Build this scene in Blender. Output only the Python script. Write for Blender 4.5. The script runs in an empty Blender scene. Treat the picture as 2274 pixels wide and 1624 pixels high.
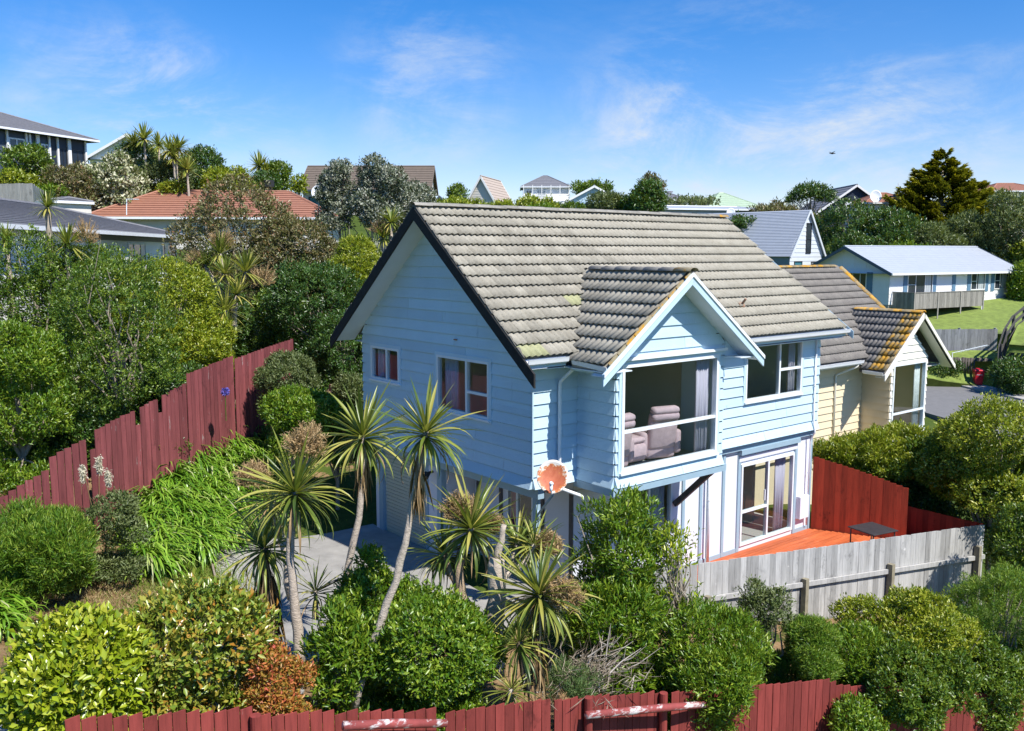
import bpy, math, random
import numpy as np
from mathutils import Vector, Matrix, Euler
random.seed(7); rng = np.random.default_rng(7)
C = bpy.context.scene.collection
SC = bpy.context.scene
R = math.radians

# ------------------------------------------------------------------ camera
cam = bpy.data.cameras.new('camera'); camo = bpy.data.objects.new('camera', cam); C.objects.link(camo)
camo.location = (-11.178, -13.062, 6.919)
YAW, PIT = 0.886, -0.124
camo.rotation_euler = (math.pi/2 + PIT, 0, YAW - math.pi/2)
cam.sensor_width = 36; cam.lens = 36*2018.95/2273
cam.clip_start = .1; cam.clip_end = 6000
SC.camera = camo
# ------------------------------------------------------------------ sky
W = bpy.data.worlds.new('World'); SC.world = W; W.use_nodes = True
SUN = Vector((.08, -.75, 1)).normalized()
def build_sky():
    nt = W.node_tree; N = nt.nodes; Lk = nt.links; N.clear()
    out = N.new('ShaderNodeOutputWorld'); bg = N.new('ShaderNodeBackground'); bg.inputs[1].default_value = .068
    sky = N.new('ShaderNodeTexSky'); sky.sky_type = 'NISHITA'; sky.sun_disc = False
    sky.sun_elevation = math.asin(SUN.z); sky.sun_rotation = math.atan2(SUN.x, SUN.y)
    sky.altitude = 150; sky.air_density = 1.0; sky.dust_density = .15; sky.ozone_density = 3.0
    hs = N.new('ShaderNodeHueSaturation'); hs.inputs['Saturation'].default_value = 1.45; hs.inputs['Value'].default_value = 1.75
    Lk.new(sky.outputs[0], hs.inputs['Color'])
    tint = N.new('ShaderNodeMix'); tint.data_type = 'RGBA'; tint.blend_type = 'MULTIPLY'; tint.inputs[0].default_value = 1; tint.inputs[7].default_value = (.95, .84, 1.0, 1)
    Lk.new(hs.outputs[0], tint.inputs[6])
    tc = N.new('ShaderNodeTexCoord')
    def noise(scale, detail, rough, dist, mp):
        m = N.new('ShaderNodeMapping'); m.inputs['Scale'].default_value = mp[0]; m.inputs['Rotation'].default_value = mp[1]
        m.inputs['Location'].default_value = mp[2]
        Lk.new(tc.outputs['Generated'], m.inputs[0])
        n = N.new('ShaderNodeTexNoise'); n.inputs['Scale'].default_value = scale; n.inputs['Detail'].default_value = detail
        n.inputs['Roughness'].default_value = rough; n.inputs['Distortion'].default_value = dist
        Lk.new(m.outputs[0], n.inputs['Vector']); return n.outputs['Fac']
    def math_(op, a, b, clamp=False):
        m = N.new('ShaderNodeMath'); m.operation = op; m.use_clamp = clamp
        for i, v in enumerate((a, b)):
            if isinstance(v, (int, float)): m.inputs[i].default_value = v
            else: Lk.new(v, m.inputs[i])
        return m.outputs[0]
    def smooth(v, a, b, lo=0., hi=1.):
        m = N.new('ShaderNodeMapRange'); m.interpolation_type = 'SMOOTHSTEP'
        for k, x in zip((1, 2, 3, 4), (a, b, lo, hi)): m.inputs[k].default_value = x
        Lk.new(v, m.inputs[0]); return m.outputs[0]
    wisp = noise(2.6, 9, .62, 1.1, ((1, 1, 2.2), (.35, .5, .9), (3.1, 1.7, .4)))
    fine = noise(7, 7, .7, .6, ((1, 1, 2.4), (.2, .3, 1.1), (1., 4., 2.)))
    big = noise(1.5, 3, .5, .3, ((1, 1, 1), (0, 0, 0), (7.3, 2.1, 5.2)))
    sep = N.new('ShaderNodeSeparateXYZ'); Lk.new(tc.outputs['Generated'], sep.inputs[0])
    low = smooth(sep.outputs[2], .0, .42, 1., .22)
    cl = math_('ADD', math_('MULTIPLY', wisp, .7), math_('MULTIPLY', fine, .3))
    cl = smooth(cl, .46, .74)
    cl = math_('MULTIPLY', cl, low)
    def patch(direction, c0, c1, amp, thr):
        vm = N.new('ShaderNodeVectorMath'); vm.operation = 'DOT_PRODUCT'; Lk.new(tc.outputs['Generated'], vm.inputs[0])
        vm.inputs[1].default_value = Vector(direction).normalized()
        reg = smooth(vm.outputs['Value'], c0, c1)
        t = math_('ADD', math_('MULTIPLY', wisp, .55), math_('MULTIPLY', fine, .45))
        return math_('MULTIPLY', math_('MULTIPLY', reg, smooth(t, thr, thr+.26)), amp)
    tot = math_('MULTIPLY', cl, .16)
    for p in CLOUD_PATCHES: tot = math_('ADD', tot, patch(*p))
    tot = math_('ADD', tot, math_('MULTIPLY', smooth(big, .5, .8), .06))
    tot = math_('MINIMUM', tot, .93, True)
    mx = N.new('ShaderNodeMix'); mx.data_type = 'RGBA'
    Lk.new(tot, mx.inputs[0]); Lk.new(tint.outputs[2], mx.inputs[6]); mx.inputs[7].default_value = (8.0, 8.7, 9.6, 1)
    Lk.new(mx.outputs[2], bg.inputs[0]); Lk.new(bg.outputs[0], out.inputs[0])
CLOUD_PATCHES = [((0.7851, 0.6145, 0.0777), .978, .9992, .62, .44), ((0.8612, 0.5043, 0.0635), .986, .999, .45, .45), ((0.5562, 0.8128, 0.1734), .9935, .9995, .5, .48),
                 ((0.2607, 0.9580, 0.1198), .992, .9997, .4, .44), ((0.7596, 0.6425, 0.1014), .9945, .9996, .4, .42), ((0.3658, 0.9247, 0.1050), .993, .9998, .5, .44), ((0.3136, 0.9372, 0.1525), .996, .9998, .45, .44), ((0.9010, 0.4144, 0.1282), .985, .999, .3, .44)]
build_sky()
# ------------------------------------------------------------------ sun
sl = bpy.data.lights.new('sun', 'SUN'); so = bpy.data.objects.new('sun', sl); C.objects.link(so)
sl.energy = 5.0; sl.angle = R(.5); sl.color = (1, .965, .9)
so.rotation_euler = SUN.to_track_quat('Z', 'Y').to_euler(); so.location = (0, -30, 40)
SC.view_settings.view_transform = 'Standard'; SC.view_settings.look = 'None'
SC.view_settings.exposure = .48; SC.view_settings.gamma = 1; SC.view_settings.use_curve_mapping = False
SC.cycles.max_bounces = 6; SC.cycles.transparent_max_bounces = 12; SC.cycles.diffuse_bounces = 3
SC.cycles.glossy_bounces = 3; SC.cycles.use_denoising = True
SC.cycles.caustics_reflective = False; SC.cycles.caustics_refractive = False

# ------------------------------------------------------------------ helpers
def rootloc(p):
    while p.parent: p = p.parent
    return np.array(p.location)
class MB:
    """collects shapes given in world metres; build() links them as one mesh object"""
    def __init__(s): s.v = []; s.f = []
    def add(s, vs, fs):
        b = len(s.v); s.v += [tuple(map(float, p)) for p in vs]; s.f += [tuple(b+i for i in f) for f in fs]; return s
    def hexa(s, p): # 4 bottom (ccw from above), 4 top
        return s.add(p, [(3,2,1,0),(4,5,6,7),(0,1,5,4),(1,2,6,5),(2,3,7,6),(3,0,4,7)])
    def box(s, x0, x1, y0, y1, z0, z1):
        return s.hexa([(x0,y0,z0),(x1,y0,z0),(x1,y1,z0),(x0,y1,z0),(x0,y0,z1),(x1,y0,z1),(x1,y1,z1),(x0,y1,z1)])
    def obox(s, c, a, b, d): # centre, three half-axis vectors
        c, a, b, d = map(np.array, (c, a, b, d))
        return s.hexa([c-a-b-d, c+a-b-d, c+a+b-d, c-a+b-d, c-a-b+d, c+a-b+d, c+a+b+d, c-a+b+d])
    def beam(s, p, q, w, h, up=(0,0,1)):
        p, q, up = map(lambda t: np.array(t, float), (p, q, up)); d = q-p; L = np.linalg.norm(d); d /= L
        r = np.cross(d, up); r /= np.linalg.norm(r); u = np.cross(r, d)
        return s.obox((p+q)/2, d*L/2, r*w/2, u*h/2)
    def tube(s, pts, rad, n=8, caps=True):
        pts = [np.array(p, float) for p in pts]; m = len(pts)
        rad = [rad]*m if np.isscalar(rad) else rad
        vs = []; fs = []; ref = np.array((0,0,1.))
        prev = None
        for i, p in enumerate(pts):
            d = pts[min(i+1, m-1)]-pts[max(i-1, 0)]; d = d/np.linalg.norm(d)
            if prev is None:
                a = np.cross(d, ref if abs(d[2]) < .9 else np.array((1.,0,0)))
            else: a = prev - d*np.dot(prev, d)
            a /= np.linalg.norm(a); prev = a; b = np.cross(d, a)
            for k in range(n):
                t = 2*math.pi*k/n; vs.append(p + (a*math.cos(t)+b*math.sin(t))*rad[i])
        for i in range(m-1):
            for k in range(n):
                k2 = (k+1) % n; fs.append((i*n+k, i*n+k2, (i+1)*n+k2, (i+1)*n+k))
        if caps: fs += [tuple(range(n-1, -1, -1)), tuple((m-1)*n+k for k in range(n))]
        return s.add(vs, fs)
    def extr(s, poly, vec): # planar polygon (list of 3d points) extruded along vec
        poly = [np.array(p, float) for p in poly]; vec = np.array(vec, float); n = len(poly)
        return s.add(poly+[p+vec for p in poly], [tuple(range(n-1,-1,-1)), tuple(range(n,2*n))]+[(i,(i+1)%n,n+(i+1)%n,n+i) for i in range(n)])
    def quad(s, a, b, c, d): return s.add([a,b,c,d], [(0,1,2,3)])
    def mesh(s, name, m, smooth=False, off=(0,0,0)):
        me = bpy.data.meshes.new(name); o = np.array(off)
        me.from_pydata([tuple(np.array(p)-o) for p in s.v], [], s.f); me.materials.append(m)
        if smooth: me.polygons.foreach_set('use_smooth', [True]*len(me.polygons))
        return me
    def build(s, name, m, parent=None, smooth=False, bevel=0, **props):
        off = rootloc(parent) if parent else (0,0,0)
        o = bpy.data.objects.new(name, s.mesh(name, m, smooth, off)); C.objects.link(o)
        if parent: o.parent = parent
        if bevel:
            b = o.modifiers.new('edge', 'BEVEL'); b.width = bevel; b.segments = 2; b.limit_method = 'ANGLE'
        for k, v in props.items(): o[k] = v
        return o
def thing(name, label, cat, loc, group=None):
    o = bpy.data.objects.new(name, None); C.objects.link(o); o.location = loc; o.empty_display_size = .2
    o['label'] = label; o['category'] = cat
    if group: o['group'] = group
    return o
def tag(o, label, cat, group=None):
    o['label'] = label; o['category'] = cat
    if group: o['group'] = group
    return o
def place(name, me, parent, mw, **props):
    o = bpy.data.objects.new(name, me); C.objects.link(o)
    if parent:
        o.parent = parent; mw = Matrix.Translation(-Vector(rootloc(parent))) @ mw
    o.matrix_local = mw
    for k, v in props.items(): o[k] = v
    return o
def axes(loc, x, y, z): # matrix from three (possibly scaled) axes
    return Matrix(((x[0],y[0],z[0],loc[0]),(x[1],y[1],z[1],loc[1]),(x[2],y[2],z[2],loc[2]),(0,0,0,1)))
def trimesh(name, V, T, mats, rnd=None, smooth=False):
    me = bpy.data.meshes.new(name); nv, nt = len(V), len(T)
    me.vertices.add(nv); me.vertices.foreach_set('co', np.asarray(V, np.float32).ravel())
    me.loops.add(nt*3); me.loops.foreach_set('vertex_index', np.asarray(T, np.int32).ravel())
    me.polygons.add(nt); me.polygons.foreach_set('loop_start', np.arange(0, nt*3, 3, dtype=np.int32))
    if smooth: me.polygons.foreach_set('use_smooth', np.ones(nt, bool))
    me.update(calc_edges=True)
    if rnd is not None:
        a = me.attributes.new('rnd', 'FLOAT', 'FACE'); a.data.foreach_set('value', np.asarray(rnd, np.float32))
    for m in mats: me.materials.append(m)
    return me
# ------------------------------------------------------------------ materials
def newmat(name):
    m = bpy.data.materials.new(name); m.use_nodes = True; nt = m.node_tree; nt.nodes.clear()
    out = nt.nodes.new('ShaderNodeOutputMaterial'); b = nt.nodes.new('ShaderNodeBsdfPrincipled'); nt.links.new(b.outputs[0], out.inputs[0])
    return m, nt, b, out
def ramp(nt, fac, stops, interp='LINEAR'):
    r = nt.nodes.new('ShaderNodeValToRGB'); r.color_ramp.interpolation = interp; e = r.color_ramp.elements
    while len(e) < len(stops): e.new(.5)
    for el, (p, c) in zip(e, stops): el.position = p; el.color = (*c, 1)
    nt.links.new(fac, r.inputs[0]); return r.outputs[0]
def noisetex(nt, scale, detail=4, rough=.6, stretch=(1,1,1), dist=0, coord='W', rot=(0,0,0)):
    if coord == 'W': g = nt.nodes.new('ShaderNodeNewGeometry').outputs['Position']
    else: g = nt.nodes.new('ShaderNodeTexCoord').outputs['Object']
    mp = nt.nodes.new('ShaderNodeMapping'); mp.inputs['Scale'].default_value = stretch; mp.inputs['Rotation'].default_value = rot
    nt.links.new(g, mp.inputs[0])
    n = nt.nodes.new('ShaderNodeTexNoise'); n.inputs['Scale'].default_value = scale; n.inputs['Detail'].default_value = detail
    n.inputs['Roughness'].default_value = rough; n.inputs['Distortion'].default_value = dist
    nt.links.new(mp.outputs[0], n.inputs['Vector']); return n.outputs['Fac']
def mixc(nt, fac, a, b, blend='MIX'):
    m = nt.nodes.new('ShaderNodeMix'); m.data_type = 'RGBA'; m.blend_type = blend
    for i, v in ((0, fac), (6, a), (7, b)):
        if isinstance(v, (int, float)): m.inputs[i].default_value = v
        elif isinstance(v, tuple): m.inputs[i].default_value = (*v[:3], 1)
        else: nt.links.new(v, m.inputs[i])
    return m.outputs[2]
def maprange(nt, v, a, b, lo=0., hi=1.):
    m = nt.nodes.new('ShaderNodeMapRange'); m.interpolation_type = 'SMOOTHSTEP'
    for k, x in zip((1,2,3,4), (a,b,lo,hi)): m.inputs[k].default_value = x
    nt.links.new(v, m.inputs[0]); return m.outputs[0]
def objrand(nt): return nt.nodes.new('ShaderNodeObjectInfo').outputs['Random']
def M(name, col, rough=.6, var=.18, scale=6, stretch=(1,1,1), bump=0, bscale=None, objvar=0, stain=None, metal=0, spec=.5, coat=0):
    """plain procedural material: noise variation, optional per-object variation, optional stain (colour, threshold, scale, stretch)"""
    m, nt, b, out = newmat(name)
    n = noisetex(nt, scale, 5, .65, stretch)
    c = ramp(nt, n, [(.25, tuple(x*(1-var) for x in col)), (.75, tuple(min(1, x*(1+var)) for x in col))])
    if stain:
        sc, th, ss, st = stain
        c = mixc(nt, maprange(nt, noisetex(nt, ss, 6, .7, st), th, th+.12), c, sc)
    if objvar:
        f = maprange(nt, objrand(nt), 0, 1, 1-objvar, 1+objvar)
        cb = nt.nodes.new('ShaderNodeCombineColor')
        for k in range(3): nt.links.new(f, cb.inputs[k])
        c = mixc(nt, 1., c, cb.outputs[0], 'MULTIPLY')
    nt.links.new(c, b.inputs['Base Color']); b.inputs['Roughness'].default_value = rough; b.inputs['Metallic'].default_value = metal
    b.inputs['Specular IOR Level'].default_value = spec
    if coat: b.inputs['Coat Weight'].default_value = coat
    if bump:
        bp = nt.nodes.new('ShaderNodeBump'); bp.inputs['Strength'].default_value = bump; bp.inputs['Distance'].default_value = .02
        nt.links.new(noisetex(nt, bscale or scale*4, 4, .6, stretch), bp.inputs['Height']); nt.links.new(bp.outputs[0], b.inputs['Normal'])
    return m
def leafmat(name, cols, rough=.42, tr=.28, spec=.45):
    m, nt, b, out = newmat(name)
    at = nt.nodes.new('ShaderNodeAttribute'); at.attribute_name = 'rnd'
    k = len(cols)
    c = ramp(nt, at.outputs['Fac'], [(i/(k-1), cc) for i, cc in enumerate(cols)])
    nt.links.new(c, b.inputs['Base Color']); b.inputs['Roughness'].default_value = rough; b.inputs['Specular IOR Level'].default_value = spec
    t = nt.nodes.new('ShaderNodeBsdfTranslucent'); ms = nt.nodes.new('ShaderNodeMixShader'); ms.inputs[0].default_value = tr
    c2 = mixc(nt, .45, c, (.42, .5, .03)); nt.links.new(c2, t.inputs[0])
    nt.links.new(b.outputs[0], ms.inputs[1]); nt.links.new(t.outputs[0], ms.inputs[2]); nt.links.new(ms.outputs[0], out.inputs[0])
    return m
def glassmat(name, tint=(.90,.93,.93), dark=.0):
    m, nt, b, out = newmat(name); nt.nodes.remove(b)
    g = nt.nodes.new('ShaderNodeBsdfGlossy'); g.inputs['Roughness'].default_value = .015
    t = nt.nodes.new('ShaderNodeBsdfTransparent'); t.inputs[0].default_value = (*tint, 1)
    fr = nt.nodes.new('ShaderNodeFresnel'); fr.inputs[0].default_value = 1.52
    mu = nt.nodes.new('ShaderNodeMath'); mu.operation = 'MULTIPLY'; mu.inputs[1].default_value = 1.7; nt.links.new(fr.outputs[0], mu.inputs[0])
    bk = nt.nodes.new('ShaderNodeNewGeometry').outputs['Backfacing']; iv = nt.nodes.new('ShaderNodeMath'); iv.operation = 'SUBTRACT'; iv.inputs[0].default_value = 1; nt.links.new(bk, iv.inputs[1])
    m2 = nt.nodes.new('ShaderNodeMath'); m2.operation = 'MULTIPLY'; nt.links.new(mu.outputs[0], m2.inputs[0]); nt.links.new(iv.outputs[0], m2.inputs[1])
    ms = nt.nodes.new('ShaderNodeMixShader'); nt.links.new(m2.outputs[0], ms.inputs[0])
    nt.links.new(t.outputs[0], ms.inputs[1]); nt.links.new(g.outputs[0], ms.inputs[2]); nt.links.new(ms.outputs[0], out.inputs[0])
    return m
def tilemat(name, col, light, lichen=None, lth=.62, moss=None, objvar=.12):
    m, nt, b, out = newmat(name)
    c = ramp(nt, noisetex(nt, 3.2, 6, .7), [(.3, col), (.7, light)])
    c = mixc(nt, maprange(nt, noisetex(nt, 26, 4, .7), .52, .75), c, tuple(x*.55 for x in col))
    c = mixc(nt, maprange(nt, noisetex(nt, 70, 2, .5), .6, .72), c, tuple(min(1, x*1.25) for x in light))
    if lichen: c = mixc(nt, maprange(nt, noisetex(nt, 2.4, 8, .8), lth, lth+.1), c, lichen)
    if moss: c = mixc(nt, maprange(nt, noisetex(nt, 4, 6, .8), .62, .74), c, moss)
    f = maprange(nt, objrand(nt), 0, 1, 1-objvar, 1+objvar); cb = nt.nodes.new('ShaderNodeCombineColor')
    for k in range(3): nt.links.new(f, cb.inputs[k])
    c = mixc(nt, 1., c, cb.outputs[0], 'MULTIPLY')
    nt.links.new(c, b.inputs['Base Color']); b.inputs['Roughness'].default_value = .85; b.inputs['Specular IOR Level'].default_value = .25
    bp = nt.nodes.new('ShaderNodeBump'); bp.inputs['Strength'].default_value = .5; bp.inputs['Distance'].default_value = .008
    nt.links.new(noisetex(nt, 60, 4, .7), bp.inputs['Height']); nt.links.new(bp.outputs[0], b.inputs['Normal'])
    return m
def palingmat(name, base, worn, wth, objvar, rough=.8, knots=False):
    m, nt, b, out = newmat(name)
    n = noisetex(nt, 9, 6, .7, (1.6, 1.6, .16)); c = ramp(nt, n, [(.25, tuple(x*.62 for x in base)), (.5, base), (.8, tuple(min(1, x*1.3) for x in base))])
    c = mixc(nt, maprange(nt, noisetex(nt, 5, 7, .75, (1.5, 1.5, .35)), wth, wth+.07), c, worn)
    c = mixc(nt, maprange(nt, noisetex(nt, 2.2, 5, .8, (1, 1, .6)), .56, .72), c, tuple(x*.5 for x in base))
    if knots: c = mixc(nt, maprange(nt, noisetex(nt, 7, 3, .5, (1, 1, .7)), .70, .78), c, tuple(min(1, x*1.55) for x in base))
    f = maprange(nt, objrand(nt), 0, 1, 1-objvar, 1+objvar); cb = nt.nodes.new('ShaderNodeCombineColor')
    for k in range(3): nt.links.new(f, cb.inputs[k])
    c = mixc(nt, 1., c, cb.outputs[0], 'MULTIPLY')
    nt.links.new(c, b.inputs['Base Color']); b.inputs['Roughness'].default_value = rough; b.inputs['Specular IOR Level'].default_value = .25
    bp = nt.nodes.new('ShaderNodeBump'); bp.inputs['Strength'].default_value = .45; bp.inputs['Distance'].default_value = .01
    nt.links.new(noisetex(nt, 22, 4, .7, (2, 2, .12)), bp.inputs['Height']); nt.links.new(bp.outputs[0], b.inputs['Normal'])
    return m
PAINT = M('pale blue house paint', (.50, .65, .74), .5, .06, 1.2, bump=.2, bscale=22, objvar=.05, stain=((.41,.535,.61), .60, 3.0, (2.5,2.5,.35)))
BATTEN = M('grey blue batten paint', (.30, .42, .50), .5, .07, 3)
PANEL = M('lilac white sheet paint', (.70, .71, .77), .55, .04, 2)
WHITE = M('white gutter paint', (.80, .82, .84), .35, .06, 3, stain=((.45,.42,.36), .68, 5, (1,1,1)))
ALU = M('white window aluminium', (.76, .80, .82), .35, .03, 4)
SOFFIT = M('soffit paint', (.66, .72, .76), .6, .05, 2)
BLACKBARGE = M('mouldy black barge board', (.018, .017, .016), .9, .5, 7, stain=((.3,.32,.3), .70, 5, (1,1,1)), bump=.5)
DARKWOOD = M('dark timber brace', (.10, .085, .085), .7, .3, 8)
GLASS = glassmat('window glass')
TILE = tilemat('weathered concrete tile', (.265, .24, .19), (.36, .335, .275), moss=(.36,.34,.22))
TILEGREEN = tilemat('mossy green tile', (.29, .29, .15), (.36, .36, .21))
CAP = tilemat('ridge tile concrete', (.24, .225, .19), (.325, .305, .265))
CAPMOSS = tilemat('lichen ridge tile', (.26, .21, .12), (.36, .31, .2), lichen=(.50,.26,.03), lth=.50)
TILENB = tilemat('dark weathered tile', (.155, .14, .13), (.25, .23, .20), lichen=(.48,.25,.03), lth=.66)
TILENBL = tilemat('lichened tile', (.22, .17, .10), (.32, .26, .15), lichen=(.52,.27,.03), lth=.47)
INWALL = M('interior beige wall', (.62, .55, .46), .8, .05, 2)
CARPET = M('grey carpet', (.42, .41, .38), .95, .12, 30)
CURTAIN = M('lilac curtain', (.55, .50, .60), .8, .15, 7, (3,3,.2))
VELOUR = M('mauve velour', (.58, .41, .44), .85, .18, 9)
CONC = M('driveway concrete', (.30, .285, .26), .9, .22, 2.5, bump=.35, bscale=60, stain=((.22,.21,.19), .63, 1.1, (1,1,1)))
GARAGE = M('cream roller door', (.50, .50, .40), .5, .05, 2)
DECK = M('orange stained deck', (.50, .115, .035), .6, .25, 5, (.4,2,1), objvar=.2, stain=((.52,.30,.19), .62, 3, (.35,2.5,1)))
REDF = palingmat('dark red stain', (.30, .040, .018), (.2,.05,.03), .66, .25)
GREYF = palingmat('weathered grey timber', (.41, .40, .38), (.52,.51,.49), .64, .22, knots=True)
MAROON = palingmat('maroon fence paint', (.225, .042, .035), (.36,.27,.24), .67, .2)
MAROON2 = palingmat('faded maroon fence paint', (.215, .058, .060), (.30,.22,.21), .62, .22)
RAILM = M('peeling maroon rail', (.26, .05, .045), .8, .25, 6, stain=((.62,.58,.56), .50, 7, (.5,.5,1.6)))
BARK = M('grey bark', (.30, .25, .19), .9, .35, 9, (1,1,.5), bump=.7, bscale=25)
PALEBARK = M('pale grey cabbage tree bark', (.43, .36, .29), .9, .35, 11, (1,1,1.8), bump=.9, bscale=30, stain=((.20,.15,.11), .6, 6, (1,1,1.5)))
DARKBARK = M('dark shaggy bark', (.09, .065, .045), .95, .5, 9, (1,1,.2), bump=.8)
DEADLEAF = leafmat('dead brown leaves', [(.10,.055,.025),(.26,.17,.08),(.42,.31,.17)], .8, .1, .2)
FLOWER = leafmat('tan flower panicle', [(.30,.19,.09),(.50,.34,.17),(.62,.47,.27)], .8, .15, .2)
CORDY = leafmat('cabbage tree leaf', [(.08,.13,.025),(.20,.25,.04),(.38,.37,.08),(.50,.42,.12)], .38, .22, .5)
def stripmat():
    m = leafmat('cabbage tree leaf single', [(.07,.12,.022),(.15,.20,.032),(.29,.31,.06),(.46,.40,.10)], .36, .2, .5)
    nt = m.node_tree
    for n in list(nt.nodes):
        if n.type == 'ATTRIBUTE':
            o = objrand(nt)
            for l in list(nt.links):
                if l.from_node == n: nt.links.new(o, l.to_socket)
    return m
CORDY1 = stripmat()
AGA = leafmat('strap leaf green', [(.05,.15,.012),(.15,.31,.02),(.30,.46,.05),(.46,.48,.22)], .35, .25, .5)
LEAF = {
 'bright': leafmat('bright glossy leaf', [(.12,.20,.01),(.30,.38,.015),(.48,.48,.05)], .3, .25, .6),
 'tipped': leafmat('green and bronze leaf', [(.08,.15,.015),(.20,.29,.03),(.34,.34,.05),(.44,.20,.03)], .32, .25, .6),
 'orange': leafmat('orange red leaf', [(.16,.17,.03),(.38,.24,.04),(.52,.18,.05),(.50,.10,.06)], .4, .25, .4),
 'mid': leafmat('mid green leaf', [(.03,.08,.008),(.09,.165,.014),(.24,.31,.03)], .35, .25, .5),
 'fresh': leafmat('fresh green leaf', [(.04,.11,.008),(.13,.24,.014),(.33,.41,.04)], .35, .3, .5),
 'yellow': leafmat('yellow green leaf', [(.08,.14,.008),(.25,.31,.015),(.46,.45,.05)], .35, .3, .5),
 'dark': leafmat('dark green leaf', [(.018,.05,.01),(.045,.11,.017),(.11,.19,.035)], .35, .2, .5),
 'olive': leafmat('olive leaf', [(.05,.08,.02),(.12,.16,.05),(.22,.25,.10)], .45, .2, .4),
 'brown': leafmat('bronze brown leaf', [(.06,.05,.022),(.15,.12,.05),(.17,.19,.06),(.26,.13,.06)], .4, .15, .5),
 'silver': leafmat('silver green leaf', [(.035,.06,.025),(.10,.13,.07),(.30,.32,.24),(.46,.46,.38)], .42, .12, .5),
 'flowering': leafmat('white flowering leaf', [(.05,.08,.02),(.16,.2,.06),(.55,.53,.36),(.68,.66,.48)], .5, .15, .4),
 'fine': leafmat('feathery grey green leaf', [(.05,.11,.03),(.12,.2,.06),(.24,.3,.11)], .5, .25, .3),
 'cypress': leafmat('golden cypress spray', [(.02,.045,.01),(.09,.12,.012),(.34,.31,.015),(.55,.45,.02)], .5, .15, .3),
 'twig': leafmat('dry grey twigs', [(.12,.09,.06),(.28,.23,.17),(.42,.36,.28)], .9, .0, .2),
 'fern': leafmat('fine bright green leaf', [(.04,.12,.012),(.13,.25,.02),(.32,.40,.05)], .4, .3, .4),
}
GRASSM = leafmat('grass blade', [(.10,.19,.02),(.20,.30,.035),(.34,.36,.08)], .5, .3, .3)
STRAW = leafmat('dry straw', [(.2,.14,.06),(.36,.28,.13),(.46,.38,.2)], .8, .1, .2)

# ------------------------------------------------------------------ terrain
TP = np.array([ # x, y, z of ground points; unseen rise behind the camera added for reflections
 (-1,3,0),(0,0,-.25),(5,3,-.1),(9.5,5,-.4),(-1.3,6,0),(-3,6,.08),(-4.4,4.2,.1),(-4.7,1.7,.12),(-2,8,.1),(-2.6,-1.5,-.05),(-1,-1,-.25),
 (-9.2,-3.4,.65),(-9.1,0,.62),(-7.2,-3.3,.2),(-4.7,-3.6,-.35),(-2.85,-3.7,-.9),(-.7,-3.8,-1.45),(2.75,-4.8,-2.1),(7.25,-6.3,-3.1),
 (-5.4,-2.4,.1),(-4.3,-.1,.12),(-7.6,4.7,.5),(-8.4,3.6,.55),(-6.2,5.6,.5),(-6,3.9,.3),(-9.3,2,.7),
 (-7.1,8.0,1.05),(-4.8,9.5,1.4),(-2.4,11.8,1.75),(.4,14.4,2.1),(2.6,15.5,2.3),(-3,8.8,.6),(-1.2,10.2,.7),(.5,10.5,.6),(-5.5,6.9,.6),
 (-8,12,2.0),(-3,16,2.9),(3,20,3.4),(0,27,4.6),(7,34,5.6),(10,22,2.6),(5,12,1.2),(10,12,.2),(-9,20,4),(-14,10,2.2),(-14,2,1.3),
 (3.9,-1.2,-1.1),(8,-1,-1.2),(11,-3,-1.7),(5,-3,-1.8),(1,-2.2,-.8),(12,2,-.8),(18,2,-1.9),(18,6,-1.7),(14,4.5,-1.0),(14,-2,-1.8),
 (-12,-12,-1.8),(-3,-12,-3.5),(5,-13,-5),(16,-12,-5),(-20,-8,1),
 (43,12.6,-1.9),(51,14,-1.95),(36,8,-2.2),(30,2,-2.6),(60,4,-2.2),(28,12,-2),(52,18,-1.75),(53.5,21,-.2),
 (54.8,17.4,.9),(55.5,22.9,2.3),(67,18.7,2.8),(60,24,2.9),(54,31,3.6),(47,27,1.2),(64,12,1.0),(72,10,2.4),
 (81,31,6.2),(100,40,9.6),(82,42,9.6),(70,36,6.5),(60,38,6.5),(90,20,6.2),(78,16,4.5),
 (30,58,10.2),(40,50,8.2),(56,76,11.2),(76,86,11.6),(60,60,10.2),(56,43,8.0),(66,50,9),(8,64,11.2),(2,56,9.5),(10,44,6.8),(15,38,6),(20,50,8.2),(-10,40,8),(-6,60,12),
 (20,75,12.4),(40,80,12.4),(100,110,12),(150,60,10),(-40,60,16),(-30,100,18),(20,130,14),(120,20,6),(35,40,6.4),(30,30,3.8),(44,38,5.6),(22,26,2),(36,22,.2),(24,18,-.6),
 (500,0,0),(-500,0,0),(0,500,0),(350,350,0),(-350,350,5),(0,-500,0),(350,-350,0),(-350,-350,0),(0,-60,-12),(60,-40,-12),(-60,-40,-4),(20,-120,4),(-60,-120,10),(120,-60,-10)], float)
def _solve():
    d = np.linalg.norm(TP[:,None,:2]-TP[None,:,:2], axis=2); n = len(TP)
    A = np.zeros((n+1, n+1)); A[:n,:n] = -np.sqrt(d*d+.6); A[:n,n] = 1; A[n,:n] = 1
    A[:n,:n] -= np.eye(n)*.02
    return np.linalg.solve(A, np.append(TP[:,2], 0))
TW = _solve()
def gz(x, y):
    x = np.asarray(x, float); y = np.asarray(y, float); s = x.shape; x = x.ravel(); y = y.ravel(); o = np.zeros(len(x))
    for i in range(0, len(x), 20000):
        d2 = (x[i:i+20000,None]-TP[None,:,0])**2+(y[i:i+20000,None]-TP[None,:,1])**2
        o[i:i+20000] = -np.sqrt(d2+.6)@TW[:-1]+TW[-1]
    return o.reshape(s) if s else float(o[0])
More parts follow.
